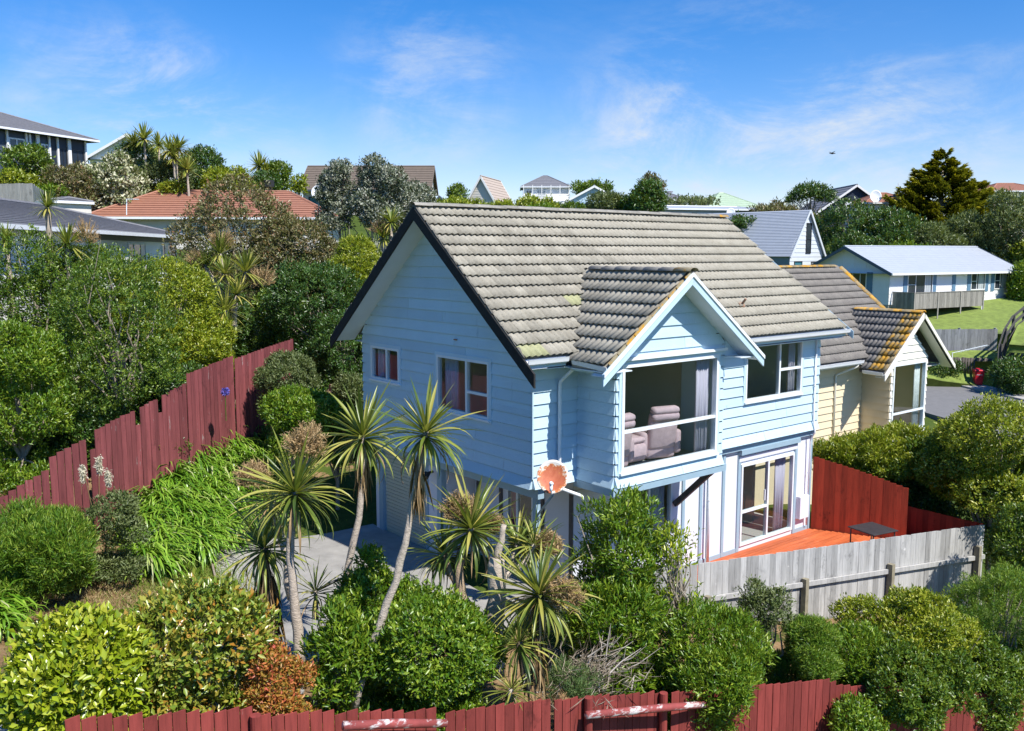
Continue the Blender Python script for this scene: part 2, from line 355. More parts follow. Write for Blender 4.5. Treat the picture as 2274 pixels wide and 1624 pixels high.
def gridline(segs):
    o = []
    for a, b, st in segs: o += list(np.arange(a, b, st))
    return np.array(o+[segs[-1][1]])
def sheet(name, mat_, xs, ys, zf, **props):
    X, Y = np.meshgrid(xs, ys); Z = zf(X, Y); nx, ny = len(xs), len(ys)
    V = np.stack([X.ravel(), Y.ravel(), Z.ravel()], 1)
    i = (np.arange(ny-1)[:,None]*nx+np.arange(nx-1)[None]).ravel()
    T = np.concatenate([np.stack([i,i+1,i+nx+1],1), np.stack([i,i+nx+1,i+nx],1)])
    me = trimesh(name, V, T, [mat_], smooth=True); o = bpy.data.objects.new(name, me); C.objects.link(o)
    for k, v in props.items(): o[k] = v
    return o, V
def ground_material():
    m, nt, b, out = newmat('grass and bare soil')
    at = nt.nodes.new('ShaderNodeAttribute'); at.attribute_name = 'soil'
    g = ramp(nt, noisetex(nt, 1.3, 7, .75), [(.3, (.035,.06,.012)), (.55, (.075,.11,.02)), (.8, (.14,.14,.045))])
    g = mixc(nt, maprange(nt, noisetex(nt, 22, 4, .8), .5, .8), g, (.06,.10,.015))
    s = ramp(nt, noisetex(nt, 3, 8, .8), [(.25, (.10,.06,.03)), (.5, (.26,.165,.085)), (.75, (.40,.29,.16))])
    s = mixc(nt, maprange(nt, noisetex(nt, 30, 4, .8, (1,2.5,1)), .55, .75), s, (.08,.05,.028))
    ad = nt.nodes.new('ShaderNodeMath'); ad.operation = 'ADD'; nt.links.new(at.outputs['Fac'], ad.inputs[0])
    nt.links.new(maprange(nt, noisetex(nt, 1.6, 6, .8), .3, .7, -.45, .45), ad.inputs[1])
    c = mixc(nt, maprange(nt, ad.outputs[0], .38, .62), g, s)
    nt.links.new(c, b.inputs['Base Color']); b.inputs['Roughness'].default_value = .95; b.inputs['Specular IOR Level'].default_value = .1
    bp = nt.nodes.new('ShaderNodeBump'); bp.inputs['Strength'].default_value = .8; bp.inputs['Distance'].default_value = .05
    nt.links.new(noisetex(nt, 14, 6, .8), bp.inputs['Height']); nt.links.new(bp.outputs[0], b.inputs['Normal'])
    return m
def soilmask(x, y): # bare mulch around the left bank and beneath the shrubs
    s = np.zeros_like(x)
    for cx, cy, r in ((-7.4,5.2,3.0),(-6.4,6.2,1.6),(-8.6,3.6,1.6),(-6.0,7.0,1.5),(-4.6,8.2,1.6),(-2.5,10,2.2),(0,13,3),(-3.5,7.6,.9),(-5,-2.5,2.6),(-2,-2.6,2.4),(1,-3,2.6),(4,-3.6,2.6),(-8,-2.5,1.6),(-6,9.5,3),(8,-4,3)):
        s = np.maximum(s, np.exp(-(((x-cx)**2+(y-cy)**2)/(r*r))**1.5))
    return s
xs = gridline([(-1500,-300,200),(-300,-60,20),(-60,-16,3),(-16,20,.45),(20,100,1.6),(100,300,12),(300,2500,200)])
ys = gridline([(-1500,-300,200),(-300,-60,20),(-60,-14,3),(-14,20,.45),(20,110,1.6),(110,300,12),(300,2500,200)])
terr, TV = sheet('terrain', ground_material(), xs, ys, gz, kind='structure')
a = terr.data.attributes.new('soil', 'FLOAT', 'POINT'); a.data.foreach_set('value', soilmask(TV[:,0], TV[:,1]).astype(np.float32))

def slab(name, mat_, poly, step, lift, thick=.1, zf=None, **props): # paved area following the ground, clipped to a polygon by cells
    """poly is a quad strip: list of (left xy, right xy)"""
    mb = MB(); zf = zf or gz
    L = []
    for (a0, b0), (a1, b1) in zip(poly[:-1], poly[1:]):
        k = max(1, int(np.hypot(*(np.array(a1)-a0))/step))
        for t in range(k): L.append((np.array(a0)+(np.array(a1)-a0)*t/k, np.array(b0)+(np.array(b1)-b0)*t/k))
    L.append((np.array(poly[-1][0], float), np.array(poly[-1][1], float)))
    nw = 8; vs = []; fs = []
    for a0, b0 in L:
        for j in range(nw+1):
            p = a0+(b0-a0)*j/nw; vs.append((p[0], p[1], zf(p[0], p[1])+lift))
    n = len(vs); vs += [(x, y, z-thick) for x, y, z in vs]
    for i in range(len(L)-1):
        for j in range(nw):
            q = i*(nw+1)+j; fs.append((q, q+1, q+nw+2, q+nw+1))
        for j in (0, nw):
            q = i*(nw+1)+j; f = (q, q+nw+1, n+q+nw+1, n+q); fs.append(f)
    for i in (0, len(L)-1):
        for j in range(nw): q = i*(nw+1)+j; fs.append((q, q+1, n+q+1, n+q))
    mb.add(vs, fs); return mb.build(name, mat_, **props)

# ------------------------------------------------------------------ foliage
def unit(v): return v/np.maximum(np.linalg.norm(v, axis=-1, keepdims=True), 1e-9)
def leaves(P, D, Nn, ll, lw, lift=.18, rows=1):
    """leaf blades as folded diamonds: base points, directions, facing normals, lengths, widths"""
    S = unit(np.cross(D, Nn)); Nn = unit(np.cross(S, D)); n = len(P)
    ll = np.broadcast_to(ll, (n,))[:,None]; lw = np.broadcast_to(lw, (n,))[:,None]
    mid = P + D*ll*.48
    V = np.stack([P, mid+S*lw*.5+Nn*lw*lift, P+D*ll-Nn*ll*.08, mid-S*lw*.5+Nn*lw*lift], 1).reshape(-1, 3)
    i = np.arange(n)*4
    T = np.stack([np.stack([i,i+1,i+2],1), np.stack([i,i+2,i+3],1)], 1).reshape(-1, 3)
    return V, T
FK = rng.normal(0, 1, (7,3)); FP = rng.uniform(0, 6.28, 7)
def lumpnoise(P, wl):
    """cheap smooth noise, about -1..1, for gaps and bulges in a crown"""
    o = np.zeros(len(P))
    for k, p in zip(FK, FP): o += np.sin(P@(k*(2.6/wl))+p)
    return o/3.2
def sphere_dirs(n, zmin=-1.):
    z = rng.uniform(zmin, 1, n); t = rng.uniform(0, 2*np.pi, n); r = np.sqrt(1-z*z)
    return np.stack([r*np.cos(t), r*np.sin(t), z], 1)
def lump_lobes(c, rx, ry, rz, k, size=(.38,.62), zmin=-.5):
    c = np.array(c, float); e = np.array((rx, ry, rz)); d = sphere_dirs(k, zmin)
    s = rng.uniform(*size, k)
    L = [np.concatenate([c, e*.62])]
    for i in range(k):
        rr = min(rx, ry, rz)*s[i]*1.05
        L.append(np.concatenate([c+d[i]*np.maximum(e-rr*.75, e*.3)*rng.uniform(.72, 1.05), (rr*rng.uniform(.9,1.3), rr*rng.uniform(.9,1.3), rr*rng.uniform(.75,1.05))]))
    return np.array(L)
def foliage_mesh(name, mat_, lobes, n, ll, lw, per=9, up=.45, spread=.9, cl=.5, zmin=-.55, shell=.55, droop=0., sizevar=.35, hang=None):
    ncl = max(8, n//per); A = (lobes[:,3]*lobes[:,4]+lobes[:,4]*lobes[:,5]+lobes[:,3]*lobes[:,5]); A = A/A.sum()
    idx = rng.choice(len(lobes), int(ncl*2.2), p=A); d = sphere_dirs(len(idx), zmin)
    rad = 1-(rng.random(len(idx))**2.2)*shell
    rm = float(np.median(lobes[:,3])); ln = lumpnoise(lobes[idx,:3]+d*lobes[idx,3:6], max(.28, rm*.42)); rad = rad*(1+.16*ln)+np.where(rng.random(len(idx)) < .07, rng.uniform(0, .22, len(idx)), 0)
    P = lobes[idx,:3]+d*lobes[idx,3:6]*rad[:,None]; gap = (ln < -.30) & (rng.random(len(idx)) < .8)
    inside = np.zeros(len(P), bool)
    for j, l in enumerate(lobes):
        q = ((P-l[:3])/(l[3:6]*.80)); inside |= ((q*q).sum(1) < 1) & (idx != j)
    keep = np.where(~inside & ~gap)[0][:ncl]; P = P[keep]; Nn = unit(d[keep]/lobes[idx[keep],3:6]); m = len(P)
    crnd = rng.random(m)
    P = np.repeat(P, per, 0); N2 = np.repeat(Nn, per, 0); k = len(P)
    D = unit(N2*.55+np.array((0,0,up))+rng.normal(0, spread, (k,3))*.75); D[:,2] -= droop; D = unit(D)
    F = unit(N2+np.array((0,0,.9))+rng.normal(0,.45,(k,3)))
    L = ll*rng.uniform(1-sizevar, 1+sizevar, k)
    P = P+rng.normal(0, cl*ll, (k,3))
    V, T = leaves(P, D, F, L, L*(lw/ll))
    rnd = np.clip(np.repeat(crnd, per)*.72+rng.random(k)*.5-.11, 0, 1)
    return trimesh(name, V, T, [mat_], np.repeat(rnd, 2))
TRI = [0]
SPEC = { # leaf length, width/length, per cluster, up, spread
 'bright': (.105,.50,8,.5,.8), 'tipped': (.095,.45,8,.5,.8), 'orange': (.055,.42,9,.6,.8), 'mid': (.075,.42,9,.5,.8), 'fresh': (.085,.36,9,.6,.75),
 'yellow': (.085,.45,9,.45,.85), 'dark': (.075,.42,9,.4,.85), 'olive': (.07,.35,9,.5,.8), 'brown': (.07,.45,9,.4,.9), 'silver': (.08,.42,9,.5,.9),
 'flowering': (.09,.6,9,.6,.9), 'fine': (.06,.16,12,.7,.6), 'cypress': (.09,.3,10,.3,.6), 'whorl': (.15,.26,11,.55,.65), 'fern': (.06,.2,12,.5,.7)}
def branches(mb, base, tips, r0, wob=.12):
    base = np.array(base, float)
    for t in tips:
        t = np.array(t, float); L = np.linalg.norm(t-base); mid1 = base+(t-base)*.35+np.array((0,0,.08*L))+rng.normal(0, wob*L*.5, 3); mid2 = base+(t-base)*.7+rng.normal(0, wob*L*.5, 3)
        mb.tube([base, mid1, mid2, t], [r0, r0*.7, r0*.42, r0*.12], 5, caps=False)
def shrub(name, E, sp, label, cat='shrub', lai=2.1, k=None, ryf=1., up=None, group=None, zmin=-.85, ll=None, trunk=True, lobes=None, bark=None, size=(.26,.62), skirt=True, mat=None, cap=46000, twigs=5, shell=.5, part='foliage'):
    x, y, z, rx, rz = E; ry = rx*ryf
    dist = math.dist((x, y, z), camo.location)
    l0, wr, per, u0, spd = SPEC[sp]; l = max(ll or l0, dist*.0031); u = u0 if up is None else up
    g0 = gz(x, y)
    if lobes is None:
        lobes = lump_lobes((x,y,z), rx, ry, rz, k or int(8+6*min(3, rx)), size)
        if skirt and g0 < z-rz*.4: # foliage carried down to the ground
            ex = []; lo = max(g0, z-rz*1.25)
            for i in range(7): an = i*.9+rng.uniform(0,.5); rr = min(rx, rz*1.3)*rng.uniform(.36,.5); ex.append((x+math.cos(an)*rx*.55, y+math.sin(an)*ry*.55, lo+rr*rng.uniform(.5,1.1), rr, rr, rr*.9))
            lobes = np.concatenate([lobes, np.array(ex)])
    area = sum(4*math.pi*((a[3]*a[4])**1.6+(a[3]*a[5])**1.6+(a[4]*a[5])**1.6)**(1/1.6)/3**(1/1.6) for a in lobes[1:])*.5+4*math.pi*rx*rz*.4
    n = int(min(cap, lai*area/(l*l*wr*.5)))
    g = min(gz(x, y), z-rz*.55)
    root = thing(name, label, cat, (x, y, g), group)
    me = foliage_mesh(part, LEAF[mat or sp] if (mat or sp) in LEAF else LEAF['fresh'], lobes, n, l, l*wr, per, u, spd, zmin=zmin, shell=shell)
    me.transform(Matrix.Translation((-x, -y, -g)))
    TRI[0] += len(me.polygons)
    o = place(part, me, root, Matrix.Translation((x, y, g))); o['kind'] = 'stuff'
    if trunk:
        mb = MB(); tips = [lobes[rng.integers(0, len(lobes)),:3]+rng.normal(0, .35, 3)*np.array((rx, ry, rz))*.8 for _ in range(twigs+3)]
        for dd in sphere_dirs(twigs+4, -.1): q = lobes[rng.integers(1, len(lobes))]; tips.append(q[:3]+dd*q[3:6]*rng.uniform(.85,1.12))
        r0 = .035+.02*min(4, rx); mb.tube([(x, y, g-.1), (x+.03, y, g+(z-g)*.5), (x, y, z)], [r0*1.3, r0, r0*.7], 6, caps=False)
        branches(mb, (x, y, g+(z-g)*.35), tips, r0*.7)
        mb.build('trunk', bark or BARK, root, smooth=True)
    return root

# ------------------------------------------------------------------ cabbage trees
def sword_mesh(k, droop, twist, w=.055):
    n = 8; vs = []; fs = []
    p = np.array((0., 0., 0.)); a = 0.
    for i in range(n+1):
        t = i/n; ww = w*(.55+.45*min(1, t*4))*(1-max(0, (t-.55)/.45)**1.5)*.5+.0012
        dv = np.array((math.cos(a), 0, -math.sin(a))); nv = np.array((math.sin(a), 0, math.cos(a)))
        s = np.array((0, 1, 0))*math.cos(twist*t)+nv*math.sin(twist*t); n2 = np.cross(dv, s)
        vs += [p+s*ww+n2*ww*.45, p, p-s*ww+n2*ww*.45]
        p = p+dv/n; a += droop/n*(.35+1.5*t)
    for i in range(n):
        b = i*3
        for j in (0, 1): fs.append((b+j, b+j+1, b+j+4, b+j+3))
    mb = MB(); mb.add(vs, fs); return mb.mesh('leaf', CORDY1, True)
DEADSTRIP = M('dead hanging leaf', (.30,.20,.10), .85, .3, 8)
SWORDS = [[sword_mesh(k, dr*(.75+.25*j), (-.5+.5*j)) for j in range(3)] for k, dr in enumerate((.06, .22, .55, 1.1, 1.7))]
DEADSW = [sword_mesh(0, 1.3+.3*j, -.8+.8*j, .045) for j in range(3)]
for q_ in DEADSW: q_.materials[0] = DEADSTRIP
def panicle(mb_v, c, r, rz, n=260, axis=(0,0,1)):
    c = np.array(c); V = []; T = []; D = sphere_dirs(n, -.6); b = c-np.array((0,0,rz*.6))
    tips = c+D*np.array((r, r, rz))*rng.uniform(.55, 1.05, (n,1)); base = b+(tips-b)*.35+rng.normal(0, .03, (n,3))
    d = unit(tips-base); L = np.linalg.norm(tips-base, axis=1)
    for rep in range(2):
        v, t = leaves(base, d, unit(rng.normal(0,1,(n,3))), L, np.full(n, .016+.004*rep)); T.append(t+sum(len(q) for q in V)); V.append(v)
    m = n*9; q = rng.integers(0, n, m); f = rng.uniform(.45, 1, (m,1)); pp = base[q]+(tips-base)[q]*f
    v, t = leaves(pp, unit(rng.normal(0,1,(m,3))+d[q]*.8), unit(rng.normal(0,1,(m,3))), rng.uniform(.04,.10,m), np.full(m,.011)); T.append(t+sum(len(q) for q in V)); V.append(v)
    V = np.concatenate(V); T = np.concatenate(T); mb_v.append((V, T))
def head_joined(c, L, n, w=.04, tilt=(0,0,1)):
    """a whole head of sword leaves as arrays: three triangles pairs per leaf"""
    D = sphere_dirs(n, -.62); D = unit(D+np.array(tilt)*.25); Ls = L*rng.uniform(.75, 1.1, n)*np.where(D[:,2] < -.2, .85, 1)
    dr = np.clip(.5-D[:,2]*.5, .05, 1)*.55
    up = np.array((0,0,1.)); S = unit(np.cross(D, up)+1e-4); V = []; st = (0, .35, .7, 1.)
    for t in st:
        p = c+D*Ls[:,None]*t; p[:,2] -= dr*Ls*t*t
        ww = w*(.6 if t == 0 else 1 if t < .9 else .08)*.5*(1 if t < .6 else .8)
        V += [p+S*ww, p-S*ww]
    V = np.stack(V, 1).reshape(-1, 3); i = np.arange(n)*8; T = []
    for j in range(3): T += [np.stack([i+2*j, i+2*j+1, i+2*j+3],1), np.stack([i+2*j, i+2*j+3, i+2*j+2],1)]
    return V, np.concatenate(T), np.tile(np.clip(rng.random(n)*.8+.2*(D[:,2] < 0), 0, 1), 6)
def cordyline(label, trunks, heads, flowers=(), skirts=(), group=None, near=True, bark=None, leafw=1., cat='cabbage tree'):
    """trunks: list of (points, radii); heads: (centre, leaf length, count, lean); flowers: (centre, r, rz); skirts: (top, bottom, r)"""
    b = trunks[0][0][0] if trunks else heads[0][0]
    root = thing('cabbage_tree', label, cat, tuple(b), group)
    for pts, rad in trunks:
        pts = np.array(pts, float); q = [pts[0]]
        for i in range(len(pts)-1):
            for t in (.33, .67, 1.): q.append(pts[i]+(pts[i+1]-pts[i])*t+(rng.normal(0, .012, 3) if t < 1 else 0))
        rr = np.interp(np.linspace(0, len(pts)-1, len(q)), range(len(pts)), rad)*rng.uniform(.92, 1.1, len(q))
        MB().tube(q, list(rr), 9).build('trunk', bark or PALEBARK, root, smooth=True)
    for c, L, n, lean in heads:
        c = np.array(c, float)
        if near:
            n = int(n*1.25)
            for i in range(n):
                z = 1-1.72*((i+.5)/n)**.9; az = i*2.39996+rng.uniform(-.3,.3); el = math.asin(max(-1, min(1, z)))
                el = el+rng.uniform(-.15,.15); lv = 0 if el > .9 else 1 if el > .35 else 2 if el > -.1 else 3 if el > -.5 else 4
                if rng.random() < .12: lv = min(4, lv+1)
                x = np.array((math.cos(az)*math.cos(el), math.sin(az)*math.cos(el), math.sin(el)))+np.array(lean)*.3; x = x/np.linalg.norm(x)
                y = np.cross((0,0,1), x); y /= np.linalg.norm(y); zz = np.cross(x, y); l = L*rng.uniform(.6, 1.14)*(1 if el > -.3 else .9); w = l*leafw*rng.uniform(.8,1.15)
                dead = i > n*.90 and rng.random() < .7
                place('leaf', (DEADSW if dead else SWORDS[lv])[rng.integers(0,3)], root, axes(c+x*.03-np.array((0,0,.10*(i/n))), x*l, y*w, zz*l))
        else:
            V, T, rr = head_joined(c, L, n, max(.035, math.dist(c, camo.location)*.0016)*leafw)
            me = trimesh('crown', V-np.array(b), T, [CORDY], rr); o = place('crown', me, root, Matrix.Translation(b)); o['kind'] = 'stuff'
    for c, r, rz in flowers:
        acc = []; panicle(acc, c, r, rz, 240 if near else 90); V, T = acc[0]
        me = trimesh('flower_panicle', V-np.array(b), T, [FLOWER], np.clip(rng.random(len(T))*.9, 0, 1)); place('flower_panicle', me, root, Matrix.Translation(b))
    for top, bot, r in skirts:
        top = np.array(top, float); bot = np.array(bot, float); n = int(230*r/.15)
        t = rng.random(n); P = top+(bot-top)*t[:,None]*.75; an = rng.uniform(0, 2*np.pi, n); O = np.stack([np.cos(an), np.sin(an), np.zeros(n)],1)
        P = P+O*r*.6; D = unit(np.array((0,0,-1.))+O*rng.uniform(.05,.32,(n,1))+rng.normal(0,.06,(n,3)))
        V, T = leaves(P, D, O, rng.uniform(.35,.75,n), np.full(n,.035))
        me = trimesh('dead_leaf_skirt', V-np.array(b), T, [DEADLEAF], np.repeat(rng.random(n),2)); o = place('dead_leaf_skirt', me, root, Matrix.Translation(b)); o['kind'] = 'stuff'
    return root

# ------------------------------------------------------------------ walls, windows
class Frame: # a vertical wall plane: origin, horizontal direction, outward normal
    def __init__(s, o, u, n): s.o, s.u, s.n = np.array(o, float), np.array(u, float), np.array(n, float)
    def p(s, a, z, off=0.): q = s.o+s.u*a+s.n*off; return np.array((q[0], q[1], s.o[2]+z))
    def block(s, mb, a0, a1, z0, z1, f0, f1):
        return mb.obox(s.p((a0+a1)/2, (z0+z1)/2, (f0+f1)/2), s.u*(a1-a0)/2, s.n*(f1-f0)/2, np.array((0,0,(z1-z0)/2)))
def rows(z0, z1, pitch, ext, openings):
    """split a wall into courses around its openings: yields (zb, zt, course bottom, pieces [(a0b,a1b,a0t,a1t)])"""
    k = 0; z = z0
    while z < z1-1e-4:
        zt = min(z+pitch, z1); cuts = sorted({z, zt} | {c for o in openings for c in (o[2], o[3]) if z+.004 < c < zt-.004})
        for a, b in zip(cuts[:-1], cuts[1:]):
            mid = (a+b)/2; (l0, r0), (l1, r1) = ext(a), ext(b)
            segs = [(l0, r0, l1, r1)]
            for o in openings:
                if o[2] < mid < o[3]:
                    ns = []
                    for s in segs:
                        if o[1] <= s[0] or o[0] >= s[1]: ns.append(s); continue
                        if o[0] > s[0]+.01: ns.append((s[0], o[0], s[2], o[0]))
                        if o[1] < s[1]-.01: ns.append((o[1], s[1], o[1], s[3]))
                    segs = ns
            for s in segs:
                if s[1]-s[0] > .015: yield a, b, z, s
        z = zt
def clad(F, parent, mat_, z0, z1, pitch, ext, openings, name='weatherboard', joined=False, core=None, coremat=None, corename='wall', flare=0, thick=.028, lapgap=.021):
    host = parent
    if core:
        mb = MB()
        for a, b, z, s in rows(z0, z1, (z1-z0)/6, ext, openings):
            q = [F.p(s[0],a,-core),F.p(s[1],a,-core),F.p(s[1],a,0),F.p(s[0],a,0),F.p(s[2],b,-core),F.p(s[3],b,-core),F.p(s[3],b,0),F.p(s[2],b,0)]
            mb.hexa(q)
        host = mb.build(corename, coremat or mat_, parent)
    acc = MB(); i = 0
    def jointed():
        jr = random.Random(int(z0*100)+len(openings))
        for a, b, z, s in rows(z0, z1, pitch, ext, openings):
            if not joined and s[1]-s[0] > 3.2:
                m = s[0]+(s[1]-s[0])*jr.uniform(.25,.75); yield a, b, z, (s[0], m, s[2], m); yield a, b, z, (m+.003, s[1], m+.003, s[3])
            else: yield a, b, z, s
    for a, b, z, s in jointed():
        mb = acc if joined else MB(); t0 = thick*(1-(a-z)/pitch)+.006; t1 = thick*(1-(b-z)/pitch)+.006
        if flare and z == z0: t0 += flare*(1-(a-z)/pitch); t1 += flare*max(0, 1-(b-z)/pitch)
        g = .0015; bt = b-(lapgap if b > z+pitch-.01 and b < z1-.01 else .0005)
        mb.hexa([F.p(s[0]+g,a,.001),F.p(s[1]-g,a,.001),F.p(s[1]-g,a,t0),F.p(s[0]+g,a,t0),F.p(s[2]+g,bt,.001),F.p(s[3]-g,bt,.001),F.p(s[3]-g,bt,t1),F.p(s[2]+g,bt,t1)])
        if not joined: mb.build(name, mat_, host)
    if joined: acc.build(name, mat_, host)
    return host
def window(F, a0, a1, z0, z1, parent, mat_=None, mull=(), trans=(), fw=.055, out=.045, glass=None, sill=True, trim=None, name='window', shift=0):
    """frame set in an opening; mull: a-positions; trans: (aL, aR, z)"""
    mat_ = mat_ or ALU; mb = MB(); d0, d1 = -.06+shift, out+shift
    F.block(mb, a0, a1, z1-fw, z1, d0, d1); F.block(mb, a0, a1, z0, z0+fw, d0, d1)
    F.block(mb, a0, a0+fw, z0+fw, z1-fw, d0, d1); F.block(mb, a1-fw, a1, z0+fw, z1-fw, d0, d1)
    w = mb.build(name, mat_, parent)
    for m in mull:
        q = MB(); F.block(q, m-.03, m+.03, z0+fw, z1-fw, d0+.01, d1-.008); q.build('mullion', mat_, w)
    for l, r, z in trans:
        q = MB(); F.block(q, l, r, z-.028, z+.028, d0+.012, d1-.01); q.build('transom', mat_, w)
    xs_ = [a0+fw]+list(mull)+[a1-fw]
    for l, r in zip(xs_[:-1], xs_[1:]):
        q = MB(); F.block(q, l+.002, r-.002, z0+fw, z1-fw, shift-.012, shift-.006); q.build('pane', glass or GLASS, w)
    if sill:
        q = MB(); F.block(q, a0-.04, a1+.04, z0-.045, z0-.002, -.02+shift, out+.035+shift); q.build('sill', trim or mat_, w)
    return w
def ring(F, mb, a0, a1, z0, z1, w, f0, f1):
    F.block(mb, a0-w, a1+w, z1, z1+w, f0, f1); F.block(mb, a0-w, a0, z0-w, z1, f0, f1); F.block(mb, a1, a1+w, z0-w, z1, f0, f1); F.block(mb, a0, a1, z0-w, z0, f0, f1)
# ------------------------------------------------------------------ roof tiles
def tile_mesh(m, var=0, w=.30, l=.40, amp=.036, th=.017, n=13):
    vs = []; fs = []; r = random.Random(var)
    for j, (y, dz) in enumerate(((0, .056), (l, 0))):
        for i in range(n):
            x = w*i/(n-1); t = 2*2*math.pi*i/(n-1); zz = amp*(.5-.5*math.cos(t))**.8+dz+(r.uniform(-.003,.003) if j == 0 else 0); vs.append((x, y, zz))
    for i in range(n): vs.append((vs[i][0], 0.004, vs[i][2]-th))
    for i in range(n-1): fs += [(i, i+1, n+i+1, n+i), (2*n+i, 2*n+i+1, i+1, i)]
    mb = MB(); mb.add(vs, fs); me = mb.mesh('tile', m, False); 
    for i, p in enumerate(me.polygons): p.use_smooth = (i % 2 == 0)
    return me
def course(o, e, up, nrm, slope_len, n, exts, w=.30, r=random.Random(3), jit=.004):
    """tile matrices for one roof slope; exts(k) gives start and end along the eave for course k"""
    ex = slope_len/n
    for k in range(n):
        a, b = exts(k); c = a; sh = r.uniform(-.004,.004)
        while c < b-.12:
            ww = w*(1 if c+w < b+.05 else (b-c)/w)
            rot = r.uniform(-.006, .006); loc = np.array(o)+np.array(e)*c+np.array(up)*(k*ex+sh)+np.array(nrm)*(.0+r.uniform(0,jit))
            x = np.array(e)+np.array(up)*rot
            yield k, c, axes(loc, x*(ww/w)*.997, np.array(up)*(ex+.055)/.40, np.array(nrm))
            c += w
def fascia_line(mb, p, q, h, t, drop=0): mb.beam(np.array(p)-np.array((0,0,h/2+drop)), np.array(q)-np.array((0,0,h/2+drop)), t, h)
def gutter(parent, p, q, out, m=None):
    """ogee-like gutter along p-q, projecting along out"""
    p, q, out = (np.array(v, float) for v in (p, q, out)); prof = [(0,0),(.0,-.10),(.06,-.115),(.10,-.09),(.115,-.03),(.125,0),(.11,0),(.10,-.03),(.085,-.08),(.05,-.10),(.012,-.09),(.012,0)]
    poly = [p+out*a+np.array((0,0,b)) for a, b in prof]
    mb = MB(); n = len(prof); mb.add(poly+[v+(q-p) for v in poly], [(i,(i+1)%n,n+(i+1)%n,n+i) for i in range(n)]+[tuple(range(n)), tuple(range(2*n-1,n-1,-1))])
    return mb.build('gutter', m or WHITE, parent)
def downpipe(parent, pts, brackets=(), r=.036, m=None):
    pts = [np.array(p, float) for p in pts]; q = [pts[0]]
    for i in range(1, len(pts)-1):
        a = unit(pts[i-1]-pts[i]); b = unit(pts[i+1]-pts[i]); q += [pts[i]+a*.05, pts[i]+(a+b)*.012, pts[i]+b*.05]
    q.append(pts[-1]); o = MB().tube(q, r, 10).build('downpipe', m or WHITE, parent, smooth=True)
    for c in brackets:
        c = np.array(c, float); mb = MB(); mb.tube([c-np.array((0,0,.012)), c+np.array((0,0,.012))], r+.007, 10); mb.build('bracket', m or WHITE, o)
    return o

# ------------------------------------------------------------------ the blue house
HL, HW, ZB, ZT = 9.75, 6.39, 2.36, 4.78
house = thing('house', 'two storey pale blue weatherboard house with grey tiled gable roof and front bay', 'house', (4.5, 3.2, -.3))
FRONT = Frame((0,0,0), (1,0,0), (0,-1,0)); GAB = Frame((0,0,0), (0,1,0), (-1,0,0)); RIGHT = Frame((HL,0,0), (0,1,0), (1,0,0)); BACK = Frame((HL,HW,0), (-1,0,0), (0,1,0))
RY, RZ, EY, EZ = 3.19, 7.86, -.42, 4.97           # ridge line and eave edge of the main roof
SL = (RZ-EZ)/(RY-EY); RU = unit(np.array((0, 1., SL))); RN = unit(np.array((0, -SL, 1.))); RLEN = math.hypot(RZ-EZ, RY-EY)
BX0, BX1, BY = 1.17, 4.44, -1.05                   # bay
gwin = [(4.70, 5.96, 3.90, 4.70), (1.32, 3.17, 3.53, 4.72)]
def gext(z):
    d = max(0, (z-(EZ-EY*SL-.19))/SL); return (d, HW-d)
ztop = RZ-.10
gabwall = clad(GAB, house, PAINT, ZB, ztop-.15, .2365, gext, gwin, core=.1, flare=.05, corename='gable_wall')
fwin = [(6.61, 8.92, 3.38, 4.73)]
fw_ = clad(FRONT, house, PAINT, ZB, ZT, .2365, lambda z: (0, BX0), [], core=.1, flare=.05, corename='front_wall')
clad(FRONT, house, PAINT, ZB, ZT, .2365, lambda z: (BX1, HL), fwin, core=.1, flare=.05, corename='front_wall')
clad(RIGHT, house, PAINT, ZB, ztop-.15, .2365, gext, [], core=.1, joined=True, corename='end_wall')
clad(BACK, house, PAINT, ZB, ZT, .2365, lambda z: (0, HL), [(3.2, 4.2, 3.4, 4.6), (5.2, 6.6, 3.3, 4.6)], core=.1, joined=True, corename='rear_wall')
# corner stops
mb = MB(); mb.box(-.034,.0,-.034,.0,ZB+.2,ZT); mb.build('corner_stop', PAINT, house)
# bay walls
BF = Frame((0,BY,0), (1,0,0), (0,-1,0)); BLF = Frame((BX0,0,0), (0,-1,0), (-1,0,0)); BRF = Frame((BX1,0,0), (0,-1,0), (1,0,0))
BAPX, BAPZ, BEZ, BH = 2.78, 6.52, 4.84, 2.25; BS = (BAPZ-BEZ)/BH
bwin = [(1.31, 4.22, 2.68, 4.79)]
def bext(z):
    d = max(0, (z-(BEZ+.28))/BS); return (BX0+d, BX1-d)
clad(BF, house, PAINT, 2.40, BAPZ-.34, .2365, bext, bwin, core=.09, flare=.06, corename='bay_wall')
clad(BLF, house, PAINT, 2.40, ZT, .2365, lambda z: (0, -BY), [], core=.09, flare=.05, corename='bay_wall')
clad(BRF, house, PAINT, 2.40, ZT, .2365, lambda z: (0, -BY), [], core=.09, flare=.05, corename='bay_wall')
mb = MB(); mb.box(BX0-.09, BX1+.09, BY-.075, 0, 2.25, 2.395); mb.build('bay_floor_edge', BATTEN, house)
